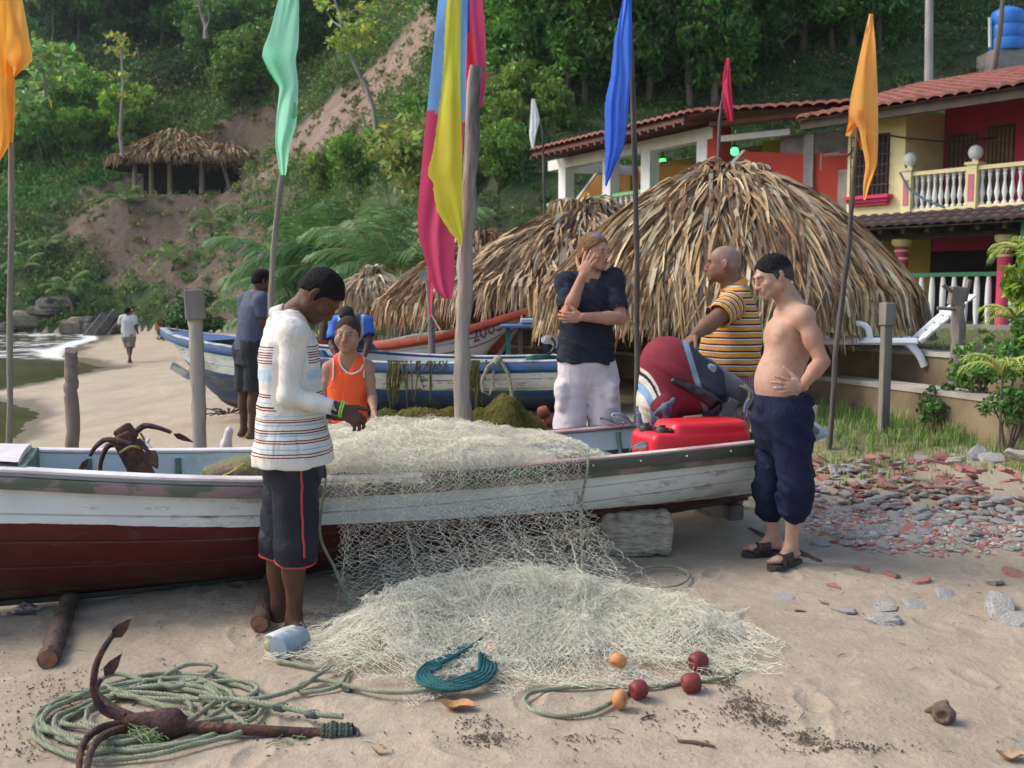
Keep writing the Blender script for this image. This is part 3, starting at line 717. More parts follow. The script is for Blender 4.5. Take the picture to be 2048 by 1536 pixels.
def house_right():
 f = Frame((7.33, 19.0, 0), (.64, -.768)); g = f.p(0, 0, 1.0)
 t = thing('two_storey_house', 'two storey yellow and magenta house with red tiled roof and white balcony balustrade', 'house', g)
 zf = 3.08
 mb = MB(); f.box(mb, -1.32, -.14, -4.0, .05, zf - .02, 5.0); obj('corner_wall', mb, YELLOW, t)
 mb = MB(); f.box(mb, -.139, 6.0, -4.2, -1.35, 3.1, 5.36); obj('wall', mb, MAGENTA, t)
 mb = MB(); f.box(mb, -.13, 6, -1.35, .12, zf - .16, zf); obj('balcony_floor', mb, CONC, t)
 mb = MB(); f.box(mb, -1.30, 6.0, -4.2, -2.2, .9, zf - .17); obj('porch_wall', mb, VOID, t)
 mb = MB(); z = lambda n: 4.9 + .27 * (.85 - n)
 tiled(mb, f, f.p(-1.95, .85, z(.85)), f.p(6, .85, z(.85)), f.p(6, -3.6, z(-3.6)), f.p(-1.95, -3.6, z(-3.6)), .24, 14, .06)
 tiled(mb, f, f.p(6, -8.0, z(.85)), f.p(-1.95, -8.0, z(.85)), f.p(-1.95, -3.6, z(-3.6)), f.p(6, -3.6, z(-3.6)), .24, 12, .06)
 r = obj('roof', mb, TILE, t, smooth=True, autosmooth=40)
 mb = MB(); f.box(mb, -1.9, 6, .70, .78, 4.72, 4.90)
 for k in range(18): u = -1.75 + k * .43; V = f.p(u, -.3, z(-.3) - .09); mb.box((V.x, V.y, V.z), (.07, 2.0, .10), f.rot() @ Matrix.Rotation(-.26, 3, 'X'))
 obj('rafters', mb, DARKW, t)
 u0, u1 = f.upx(1697, .05), f.upx(1768, .05); z0, z1 = f.zpx(1730, 392, .05), f.zpx(1730, 272, .05)
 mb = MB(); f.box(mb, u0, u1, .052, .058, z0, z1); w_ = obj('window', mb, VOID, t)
 mb = MB()
 for k in range(9): u = lerp(u0, u1, k / 8); a, b = f.p(u, .14, z0 - .03), f.p(u, .14, z1); mb.tube([a, b], .012, 5)
 for k in range(7): zz = lerp(z0, z1, k / 6); mb.tube([f.p(u0, .05, zz), f.p(u0, .15, zz), f.p(u1, .15, zz), f.p(u1, .05, zz)], .010, 5)
 obj('grille', mb, IRON, w_)
 mb = MB()
 for k, (e, za, zb) in enumerate(((.02, -.14, -.10), (.05, -.10, -.05), (.09, -.05, .0))): f.box(mb, u0 - e, u1 + e, .05, .12 + e * 1.3, z0 + za * 1.3, z0 + zb * 1.3 - .003)
 obj('sill', mb, MAGENTA, w_)
 for pa, pb, pt in ((1880, 1940, 268), (1957, 2013, 250)):
  a, b = f.upx(pa, -1.35), f.upx(pb, -1.35); top = f.zpx((pa + pb) / 2, pt, -1.35)
  mb = MB(); f.box(mb, a, b, -1.348, -1.32, zf, top)
  d = obj('balcony_door', mb, pmat('weathered_door', (.13, .085, .06), (.08, .05, .04), rough=.8, vscale=6), t)
  mb = MB()
  for k in range(7): u = lerp(a, b, (k + .5) / 7); f.box(mb, u - .02, u + .02, -1.319, -1.30, zf + .05, top - .05)
  obj('slats', mb, pmat('pale_slats', (.25, .17, .10), (.14, .10, .07), rough=.8), d)
 zr = f.zpx(1815, 345); us = [f.upx(1809), f.upx(1937), f.upx(2060), 3.4]
 mb = MB(); f.box(mb, us[0], 4.4, -.09, .09, zr - .07, zr); f.box(mb, us[0], 4.4, -.09, .09, zf, zf + .05); obj('balcony_rail', mb, YELLOW, t)
 for i, u in enumerate(us):
  mb = MB(); f.box(mb, u - .09, u + .09, -.13, .13, zf - .02, zr + .02); f.box(mb, u - .12, u + .12, -.15, .15, zr + .021, zr + .07); p = obj('balcony_post', mb, YELLOW, t)
  mb = MB(); f.box(mb, u - .05, u + .05, .131, .142, zf + .12, zr - .14); obj('inset_panel', mb, plaster('pink_plaster', (.55, .18, .24)), p)
  mb = MB(); c = f.p(u, 0, zr + .07); mb.lathe([(.06, 0), (.05, .03), (.05, .05), (.10, .09), (.125, .16), (.11, .23), (.07, .28), (.01, .30)], c, 14); obj('ball_finial', mb, WHITE, p)
 for a, b in zip(us[:-1], us[1:]):
  n = max(3, int((b - a - .2) / .112))
  for k in range(n): u = lerp(a + .14, b - .14, k / (n - 1)); baluster('baluster', t, f.p(u, 0, zf + .051), zr - zf - .125, WHITE, .95)
 mb = MB(); tiled(mb, f, f.p(-1.45, .75, 2.78), f.p(6, .75, 2.78), f.p(6, .13, 3.03), f.p(-1.45, .13, 3.03), .22, 3, .05); obj('lower_eave', mb, pmat('dark_tile', (.09, .06, .055), (.05, .04, .04), rough=.9, vscale=6), t, autosmooth=40)
 mb = MB(); f.box(mb, -1.3, 6, -.1, .12, 2.58, 2.755); f.box(mb, -1.3, 6, -2.2, .5, 2.765, 2.775)
 for k in range(14): u = -1.2 + k * .45; f.box(mb, u, u + .07, -.2, .62, 2.67, 2.76)
 obj('porch_beam', mb, DARKW, t)
 zp = 1.08
 mb = MB(); f.box(mb, -1.6, 6, -2.2, .3, .7, zp - .02); obj('plinth', mb, CONC, t)
 for px in (1800, 2006):
  u = f.upx(px); c = f.p(u, .05, zp - .02)
  mb = MB(); mb.lathe([(.12, 0), (.12, 1.22), (.11, 1.25), (.11, 1.5)], c, 14); k_ = obj('porch_column', mb, MAGENTA, t)
  mb = MB(); mb.lathe([(.125, 1.16), (.13, 1.18), (.125, 1.2)], c, 14); mb.lathe([(.12, 1.3), (.135, 1.32), (.12, 1.34)], c, 14); mb.lathe([(.12, 1.40), (.17, 1.44), (.18, 1.5), (.17, 1.53)], c, 14); obj('capital', mb, YELLOW, k_)
 mb = MB(); f.box(mb, f.upx(1760, -2.18), f.upx(1855, -2.18), -2.198, -2.17, zp, 2.75); obj('yellow_panel', mb, plaster('mustard_plaster', (.40, .31, .06)), t)
 mb = MB(); f.box(mb, f.upx(1858, -2.18), f.upx(2048, -2.18), -2.198, -2.17, 2.45, 2.7); obj('lintel', mb, MAGENTA, t)
 zt = f.zpx(1900, 545, .05); mb = MB(); f.box(mb, f.upx(1806), 5.5, 0, .10, zt - .07, zt); obj('porch_rail', mb, DGREEN, t)
 u = f.upx(1760)
 while u < 3.4:
  mb = MB(); c = f.p(u, .05, zp - .02); hh = zt - .071 - zp + .02; mb.lathe([(.032, 0), (.05, .25 * hh), (.055, .5 * hh), (.05, .78 * hh), (.034, hh)], c, 10); obj('picket', mb, WHITE, t); u += .205
 mb = MB(); f.box(mb, f.upx(2032, .45), f.upx(2075, .45), .15, .45, .9, 3.0); obj('corner_pier', mb, plaster('teal_green_paint', (.10, .30, .17)), t)
 mb = MB(); pts = [P(1800, 345, 18.4), P(1815, 375, 18.3), P(1850, 400, 18.1), P(1890, 415, 17.9)]
 q = []
 for k in range(24):
  s = k / 23 * 3; i = min(int(s), 2); q.append(pts[i].lerp(pts[i + 1], s - i))
 mb.tube(q, .022, 6); obj('cable', mb, pmat('blue_grey_cable', (.10, .16, .18), None, rough=.6), t)
 mb = MB(); mb.tube([f.p(-1.33, .09, 4.2), f.p(-1.0, .07, 4.5), f.p(-.6, .07, 4.55), f.p(-.1, .09, 4.42), f.p(.4, -.6, 4.35), f.p(.9, -1.3, 4.45)], .018, 5); obj('wiring', mb, IRON, t)
house_right()
def house_left():
 f = Frame((3.23, 24.0, 0), (.492, -.871)); g = f.p(0, 0, 2.0)
 t = thing('veranda_house', 'orange and red house with a white columned veranda below a tiled roof', 'house', g)
 zf = 3.15; ua = f.upx(1100); ub = f.upx(1428); zb = 4.86
 mb = MB(); f.box(mb, ua - .2, ub, -3, .1, .9, zf); obj('plinth', mb, WHITE, t)
 mb = MB(); f.box(mb, f.upx(1236, -2.6), ub, -2.75, -2.6, zf, 5.1); obj('back_wall', mb, ORANGE, t)
 a, b = f.upx(1284, -2.6), f.upx(1291, -2.6)
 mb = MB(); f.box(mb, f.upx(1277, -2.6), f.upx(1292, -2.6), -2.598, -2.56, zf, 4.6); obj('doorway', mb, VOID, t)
 mb = MB(); f.box(mb, ua + .1, ub, -.14, .14, zb, 5.12); f.box(mb, ua + .1, ua + .38, -2.7, -.141, zb, 5.12); obj('beam', mb, WHITE, t)
 for px in (1131, 1219, 1296, 1407):
  u = f.upx(px); mb = MB(); f.box(mb, u - .17, u + .17, -.135, .135, zf, zb); obj('column', mb, WHITE, t)
 u = f.upx(1426); mb = MB(); f.box(mb, u - .2, u + .12, -.30, .12, zf - 1, 5.12); obj('corner_column', mb, REDP, t)
 zr = f.zpx(1200, 392); mb = MB(); f.box(mb, ua - .05, ub - .2, -.09, .09, zr - .08, zr); obj('veranda_rail', mb, GREENP, t)
 n = 30
 for k in range(n): baluster('baluster', t, f.p(lerp(ua, ub - .4, k / (n - 1)), 0, zf), zr - .082 - zf, WHITE, 1.15)
 def partition(pxs, m, nn, hole, lab):
  mb = MB(); q = [(f.upx(px, nn), f.zpx(px, py, nn)) for px, py in pxs]
  f.prism(mb, q, nn - .08, nn + .08); w_ = obj('partition', mb, m, t, label=lab)
  mb = MB(); a, b = q[0], q[1]; f.prism(mb, [(a[0] - .09, a[1]), (b[0] - .07, b[1] + .03), (b[0] + .05, b[1] + .03), (a[0] + .02, a[1])], nn - .10, nn + .10); obj('white_edge', mb, WHITE, w_)
  hu, hz = f.upx(hole[0], nn), f.zpx(hole[0], hole[1], nn); c = f.p(hu, nn + .085, hz); R = f.rot() @ Matrix.Rotation(-PI / 2, 3, 'X')
  mb = MB(); mb.lathe([(hole[2], -.01), (hole[2], .02), (hole[2] * .72, .02), (hole[2] * .72, -.01)], c, 20, R); obj('round_trim', mb, WHITE, w_)
  mb = MB(); mb.lathe([(hole[2] * .71, -.005), (hole[2] * .71, .006)], c, 20, R); obj('round_opening', mb, pmat('leafy_gap', (.05, .09, .03), (.02, .03, .015), rough=.9), w_)
 partition([(1158, 400), (1196, 349), (1262, 352), (1262, 410), (1158, 418)], ORANGE, -.9, (1234, 382, .19), None)
 partition([(1302, 345), (1325, 325), (1400, 332), (1400, 400), (1302, 405)], ORANGE, -.9, (1360, 420, .15), None)
 c0 = f.p(ub, 0, 0); f2 = Frame((c0.x, c0.y, 0), (.79, -.613))
 mb = MB(); nn = .06
 q = [(f2.upx(px, nn), f2.zpx(px, py, nn)) for px, py in ((1448, 338), (1482, 303), (1600, 308), (1690, 302), (1690, 470), (1440, 470))]
 f2.prism(mb, q, nn - .15, nn); w_ = obj('red_wall', mb, REDP, t)
 mb = MB(); a, b = q[0], q[1]; f2.prism(mb, [(a[0] - .08, a[1]), (b[0] - .06, b[1] + .03), (b[0] + .03, b[1] + .03), (a[0] + .03, a[1])], nn - .16, nn + .01); obj('white_edge', mb, WHITE, w_)
 hu, hz = f2.upx(1524, nn), f2.zpx(1524, 340, nn); R = f2.rot() @ Matrix.Rotation(-PI / 2, 3, 'X')
 mb = MB(); mb.lathe([(.115, -.01), (.115, .012), (.085, .012), (.085, -.01)], f2.p(hu, nn, hz), 20, R); obj('round_trim', mb, WHITE, w_)
 mb = MB(); mb.lathe([(.084, -.005), (.084, .006)], f2.p(hu - .015, nn, hz), 20, R); obj('round_opening', mb, VOID, w_)
 mb = MB(); f2.box(mb, f2.upx(1552, -.3), f2.upx(1700, -.3), -.45, -.3, 3.6, f2.zpx(1600, 268, -.3)); obj('unfinished_wall', mb, CONC, t)
 mb = MB(); u = f2.upx(1610, .06); f2.box(mb, u - .1, u + .1, .061, .12, 2.5, f2.zpx(1610, 270, .06)); u = f2.upx(1690, .06); f2.box(mb, u - .2, u + .2, .061, .14, 2, 4.0); obj('pilaster', mb, CONC, t)
 mb = MB(); f2.box(mb, .2, f2.upx(1560, .06), -1.9, -1.8, zf, 5.0); obj('inner_wall', mb, ORANGE, t)
 mb = MB(); f2.box(mb, .05, f2.upx(1572, .06), -.08, .1, f2.zpx(1500, 276, 0) - .02, f2.zpx(1500, 266, 0)); obj('front_beam', mb, WHITE, t)
 z0 = 5.24; A = f.p(ua + .5, .95, z0 + .03); B = f.p(ub + .3, .95, z0 + .03); C = f.p(ub - .6, -2.8, 5.72); D = f.p(ua + 1.2, -2.8, 5.72)
 mb = MB(); tiled(mb, f, A, B, C, D, .24, 10, .06)
 E = f2.p(3.4, .75, z0 - .12); Fp = f2.p(3.4, -3.0, 5.62)
 tiled(mb, f2, B, E, Fp, C, .24, 8, .06); obj('roof', mb, TILE, t, autosmooth=40)
 mb = MB()
 for k in range(22): u = lerp(ua + .55, ub, k / 21); c = f.p(u, .2, 5.16 + .02); mb.box((c.x, c.y, c.z + .02), (.07, 1.5, .08), f.rot() @ Matrix.Rotation(-.125, 3, 'X'))
 f2.box(mb, .1, 3.4, .3, .6, 5.03, 5.12); f.box(mb, ua + .55, ub, .86, .9, 5.14, 5.235); obj('rafters', mb, RAFT, t)
 em = NT('green_glow'); em.set(Base_Color=(.02, .5, .05), Emission_Color=(.03, 1, .08), Emission_Strength=5.0)
 for px, py, dn in ((1321, 323, -1.6), (1462, 302, -1.0)):
  u = f.upx(px, dn); c = f.p(u, dn, f.zpx(px, py, dn))
  mb = MB(); mb.lathe([(.01, -.1), (.075, -.06), (.09, 0), (.06, .06), (.01, .08)], c, 12); L = obj('lamp', mb, em.m, t, label='green glowing lamp under the veranda roof')
  mb = MB(); mb.tube([c + Vector((0, 0, .07)), c + Vector((.0, 0, .25)), Vector((c.x, c.y, 5.0))], .02, 6); mb.lathe([(.1, .07), (.05, .12)], c, 10); obj('bracket', mb, IRON, L)
 mb = MB(); c = f2.p(f2.upx(1638, .3), .3, f2.zpx(1638, 312, .3)); mb.tube([c + Vector((-.05, 0, -.28)), c + Vector((-.05, 0, .06))], .018, 5); mb.tube([c, c + Vector((.7, -.3, .02))], .016, 5); mb.tube([c, c + Vector((.28, -.1, .04))], .03, 5); obj('aerial', mb, CONC, t)
house_left()
def terrace_wall():
 """stepped concrete retaining wall"""
 wm = pmat('stained_shaded_concrete', (.25, .19, .115), (.14, .10, .06), rough=.9, vscale=1.5, bscale=50, bump=.3, grime=.55, gcol=(.07, .055, .03), gscale=1.4)  # wall shade is put into these darkened tones, on top of stain patches
 cap = pmat('concrete_edge', (.40, .37, .31), (.25, .23, .19), rough=.9, vscale=3, bscale=50, bump=.3)
 g = on(3.0, 10.8); t = thing('retaining_wall', 'long stepped concrete retaining wall in front of the grassy terrace', 'wall', g)
 ys = np.linspace(4.6, 18.6, 60); xw = wall_x(ys)
 def tier(off, th, z0, z1, name, m):
  mb = MB(); L = np.stack([xw + off, ys + 0 * off, 0 * ys], -1)
  T = np.gradient(L, axis=0); T /= np.linalg.norm(T, axis=1)[:, None]; N = np.stack([T[:, 1], -T[:, 0], 0 * ys], -1)
  N *= np.sign(N[:, :1] + 1e-9)                       # towards the terrace (+x)
  A = L.copy(); B = L + N * th
  V = np.stack([A + [0, 0, z0], A + [0, 0, z1], B + [0, 0, z1], B + [0, 0, z0]], 1); mb.grid(V)
  obj(name, mb, m, t, smooth=False)
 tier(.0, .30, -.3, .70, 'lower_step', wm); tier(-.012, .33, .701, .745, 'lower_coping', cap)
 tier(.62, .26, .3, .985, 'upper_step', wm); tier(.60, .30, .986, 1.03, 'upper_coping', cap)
terrace_wall()
def water_tank():
 Y = G(2012, 118, 24, 140).y - 1.2; c = P(2012, 103, Y); g = on(c.x, Y); z0 = c.z; R = 31 / FPX * Y; h = P(2012, 15, Y).z - z0
 t = thing('water_tank', 'bright blue plastic water tank on the wooded slope above the tiled roof', 'water tank', (c.x, Y, z0))
 mb = MB(); pr = [(R * .97, 0), (R, .03), (R, h * .25), (R * .97, h * .27), (R, h * .29), (R, h * .55), (R * .97, h * .57), (R, h * .59), (R, h * .82), (R * .9, h * .9), (R * .55, h * .97), (R * .3, h * .98), (R * .3, h * 1.02), (.02, h * 1.03)]
 mb.lathe(pr, (c.x, Y, z0), 28); obj('tank_body', mb, pmat('blue_plastic', (.035, .20, .62), (.03, .16, .5), rough=.45, vscale=2, bump=0), t)
 mb = MB(); mb.box((c.x, Y + .2, (z0 + g.z) / 2 - .35), (R * 2.3, R * 2.3, abs(z0 - g.z) + .68)); obj('tank_stand', mb, CONC, t)
 mb = MB(); mb.tube([(c.x - R - .06, Y - .1, z0 + .1), (c.x - R - .10, Y - .1, z0 + h * .75)], .05, 6); obj('tank_pipe', mb, WHITE, t)
water_tank()
def poles():
 m = pmat('pale_concrete_pole', (.42, .40, .36), (.28, .26, .23), rough=.9, vscale=4, bscale=30, stretch=(1, 1, .3))
 for px, py0, py1, Y, rad, lab in ((1857, 185, -40, 31, .13, 'tall pale utility pole rising behind the tiled roofs'), (1925, 102, 22, 38, .10, 'short grey post among the trees beside the blue tank')):
  a, b = P(px, py0 + 25, Y), P(px + 2, py1, Y); mb = MB(); mb.tube([a, a.lerp(b, .5), b], [rad, rad * .95, rad * .85], 10); obj('utility_pole', mb, m, loc=a, label=lab, cat='pole')
 a, b = P(1985, 150, 27), P(2008, -30, 27); mb = MB(); mb.tube([a, a.lerp(b, .5) + Vector((.05, 0, 0)), b], [.09, .07, .05], 8); obj('bare_sapling', mb, BARK, loc=a, label='thin bare sapling leaning in front of the blue tank', cat='tree')
poles()
# ------------------------------------------------------------------ boats
def boatpaint(name, upper, lower, band=None, wood=(.16, .12, .085), chip=.5, moss=.5, rot=.0):
 """paint in strakes: attr 'wl' height above waterline (m), 'tt' strake coordinate, 'sh' depth below the sheer (m)"""
 t = NT(name); co = t.co((.5, .5, 1.0)); big = t.noise(2.2, 6, .65); fine = t.noise(14, 6, .7, t.co((.45, .45, 1.3)))
 wl = t.math('ADD', t.attr('wl', 'Fac'), t.math('MULTIPLY', t.math('SUBTRACT', t.noise(9, 4), .5), .018))
 up = t.mix(t.ramp(big, [(.35, 0.), (.7, 1.)]), upper, tuple(x * .80 for x in upper))
 lo = t.mix(t.ramp(big, [(.35, 0.), (.7, 1.)]), lower, tuple(x * .62 for x in lower))
 c = t.mix(t.math('GREATER_THAN', wl, 0.0), lo, up)
 if band: c = t.mix(t.math('LESS_THAN', t.math('ADD', t.attr('sh', 'Fac'), t.math('MULTIPLY', t.math('SUBTRACT', fine, .5), .02)), band[1]), c, band[0])
 w = t.n('ShaderNodeMath', operation='FRACT'); t.l(t.attr('tt', 'Fac'), w.inputs[0])
 d = t.math('ABSOLUTE', t.math('SUBTRACT', w.outputs[0], .5))
 seam = t.ramp(d, [(0.0, 1.), (.022, 1.), (.06, 0.)]); seamsoft = t.ramp(d, [(0.0, 1.), (.16, 0.)])
 patch = t.ramp(t.noise(2.6, 6, .7, t.co((.6, .6, 1))), [(.50, 0.), (.62, 1.)])
 c = t.mix(t.math('MULTIPLY', seam, t.math('ADD', .30, t.math('MULTIPLY', patch, .7))), c, (.05, .045, .03))
 mo = t.math('MULTIPLY', t.math('MULTIPLY', seamsoft, patch), t.ramp(fine, [(.40, 0.), (.55, 1.)]))
 c = t.mix(t.math('MULTIPLY', mo, moss), c, (.12, .12, .03))
 ch = t.math('MULTIPLY', t.ramp(fine, [(.57, 0.), (.60, 1.)]), t.ramp(t.noise(1.3, 5, .7), [(.47, 0.), (.60, 1.)]))
 c = t.mix(t.math('MULTIPLY', ch, chip), c, wood)
 gr = t.math('MULTIPLY', t.ramp(t.attr('kz', 'Fac'), [(.0, 1.), (.22, .0)]), t.ramp(t.noise(6, 6, .7), [(.42, 0.), (.6, 1.)]))
 c = t.mix(t.math('MULTIPLY', gr, .9), c, (.05, .06, .025))
 if rot: c = t.mix(t.math('MULTIPLY', rot, t.ramp(t.noise(3.1, 8, .75, t.co((.35, .35, 1.2))), [(.5, 0.), (.6, 1.)])), c, (.13, .12, .06))
 t.set(Base_Color=c, Roughness=t.ramp(big, [(.3, .42), (.7, .65)])); t.b.inputs['Specular IOR Level'].default_value = .4
 n1 = t.bump(t.math('MULTIPLY', seam, -1.0), .6, .006); t.bump(fine, .22, .006, n1)
 return t.m
class Boat:
 def __init__(s, O, d, U, b, zs, zk, wl, p=2.0, q=.72, roll=0):
  s.O = Vector((O[0], O[1], 0)); s.d = Vector((d[0], d[1], 0)).normalized(); s.nv = Vector((-s.d.y, s.d.x, 0))
  s.U = np.array(U, float); s.B = b; s.ZS = zs; s.ZK = zk; s.WL = wl; s.p = p; s.q = q
 def I(s, arr, u):
  from_u = s.U; return np.interp(u, from_u, arr) if len(arr) < 3 else s._cub(u, arr)
 def _cub(s, u, arr):
  x = s.U; y = np.array(arr, float); m = np.gradient(y, x); u = np.clip(np.asarray(u, float), x[0], x[-1]); i = np.clip(np.searchsorted(x, u) - 1, 0, len(x) - 2)
  h = x[i + 1] - x[i]; t = (u - x[i]) / h
  return (2*t**3-3*t**2+1)*y[i] + (t**3-2*t**2+t)*h*m[i] + (-2*t**3+3*t**2)*y[i+1] + (t**3-t**2)*h*m[i+1]
 def pt(s, u, side, t, inset=0.0, dz=0.0):
  b = np.maximum(s.I(s.B, u) - inset, .004); zs = s.I(s.ZS, u); zk = s.I(s.ZK, u) + inset
  n = side * b * np.maximum(1 - np.asarray(t, float) ** s.p, 0) ** s.q; z = zs + (zk - zs) * t + dz
  rake = s.rake(u, t)
  x = s.O.x + s.d.x * (u + rake) + s.nv.x * n; y = s.O.y + s.d.y * (u + rake) + s.nv.y * n
  return np.stack(np.broadcast_arrays(x, y, z), -1)
 rk = (0, 0)
 def rake(s, u, t):
  k = np.clip(1 - (np.asarray(u) - s.U[0]) / 1.3, 0, 1); return s.rk[0] * k ** 1.5 * np.asarray(t, float) ** 1.3
 def hull(s, par, mat, inner, nu=90, strakes=5, open_stern=False):
  us = np.linspace(s.U[0], s.U[-1], nu); ts = np.linspace(0, 1, 22)
  T = np.concatenate([ts, ts[::-1][1:]]); S = np.concatenate([np.full(22, -1.0), np.full(21, 1.0)])
  V = np.array([s.pt(u, S, T) for u in us]); mb = MB(); mb.grid(V)
  k = len(T); e = (nu - 1) * k; mb.Fn.append([e + i for i in range(k)])
  o = obj('hull', mb, mat, par)
  zs = s.I(s.ZS, us)[:, None]; zk = s.I(s.ZK, us)[:, None]
  attr(o, 'wl', (V[..., 2] - s.I(s.WL, us)[:, None])); attr(o, 'tt', np.broadcast_to(T * strakes, V.shape[:2]) + .02); attr(o, 'sh', zs - V[..., 2]); attr(o, 'kz', V[..., 2] - zk + .0)
  mb = MB(); ts2 = np.linspace(0, .9, 14); T2 = np.concatenate([ts2, ts2[::-1]]); S2 = np.concatenate([np.full(14, -1.0), np.full(14, 1.0)])
  V = np.array([s.pt(u, S2, T2, .035) for u in us[1:-1]]); mb.grid(V[:, ::-1])
  o2 = obj('hull_lining', mb, inner, par); attr(o2, 'sh', (zs[1:-1] - V[:, ::-1, 2]))
  return o
 def rail(s, side, w, h, off=0.0, dz=0.0, u0=None, u1=None, nu=80, up=True):
  us = np.linspace(s.U[0] if u0 is None else u0, s.U[-1] if u1 is None else u1, nu)
  L = s.pt(us, np.full(nu, float(side)), np.zeros(nu)); N = np.array(s.nv)[None] * side
  T = np.gradient(L, axis=0); T /= np.linalg.norm(T, axis=1)[:, None]; N = np.cross(T, [0, 0, 1.0]); N /= np.linalg.norm(N, axis=1)[:, None]; N *= np.sign((N * np.array(s.nv) * side).sum(1))[:, None]
  c = .25
  prof = [(-w/2+c*w*.3, -h/2), (w/2-c*w*.3, -h/2), (w/2, -h/2+c*h), (w/2, h/2-c*h), (w/2-c*w*.3, h/2), (-w/2+c*w*.3, h/2), (-w/2, h/2-c*h), (-w/2, -h/2+c*h)]
  V = np.array([[L[i] + N[i] * (a + off) + np.array([0, 0, z + dz]) for a, z in prof] for i in range(nu)])
  if side > 0: V = V[:, ::-1]
  mb = MB(); mb.grid(V, wrap=True); mb.Fn.append(list(range(7, -1, -1))); mb.Fn.append([(nu - 1) * 8 + i for i in range(8)]); return mb
 def across(s, u, t, wdt, th, mat, par, name, inset=.02, dz=0):
  a = Vector(s.pt(u, -1., t, inset, dz)); b = Vector(s.pt(u, 1., t, inset, dz)); c = (a + b) / 2; l = (b - a).length
  R = Matrix((s.d, s.nv, Vector((0, 0, 1)))).transposed()
  mb = MB(); mb.box(c, (wdt, l, th), R, bev=.008); return obj(name, mb, mat, par, smooth=False)
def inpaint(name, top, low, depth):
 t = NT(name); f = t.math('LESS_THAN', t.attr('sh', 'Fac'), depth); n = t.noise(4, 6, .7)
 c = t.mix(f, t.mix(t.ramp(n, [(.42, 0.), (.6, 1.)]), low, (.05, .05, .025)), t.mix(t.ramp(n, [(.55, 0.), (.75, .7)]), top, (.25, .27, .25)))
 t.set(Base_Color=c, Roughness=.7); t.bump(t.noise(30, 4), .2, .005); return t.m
GUNW = pmat('worn_gunwale', (.24, .17, .165), (.10, .115, .075), rough=.6, vscale=11, lo=.46, hi=.54, bscale=40, bump=.3, stretch=(.5, .5, 1), grime=.55, gcol=(.05, .04, .035), gscale=4)
GUNB = pmat('brown_green_rail', (.085, .062, .055), (.04, .085, .035), rough=.5, vscale=9, lo=.48, hi=.60, bscale=30, bump=.3, stretch=(.5, .5, 2.2), grime=.3, gcol=(.03, .025, .02), gscale=4)
CAPW = pmat('white_cap', (.72, .70, .69), (.52, .40, .41), rough=.45, vscale=3, lo=.45, hi=.7, bscale=40, bump=.25, stretch=(.6, .6, 1), grime=.3, gcol=(.2, .15, .14), gscale=5)
CAPP = pmat('pink_cap', (.42, .235, .235), (.62, .55, .53), rough=.5, vscale=4, lo=.48, hi=.66, bscale=40, bump=.25, stretch=(.5, .5, 1), grime=.35, gcol=(.13, .09, .08), gscale=5)
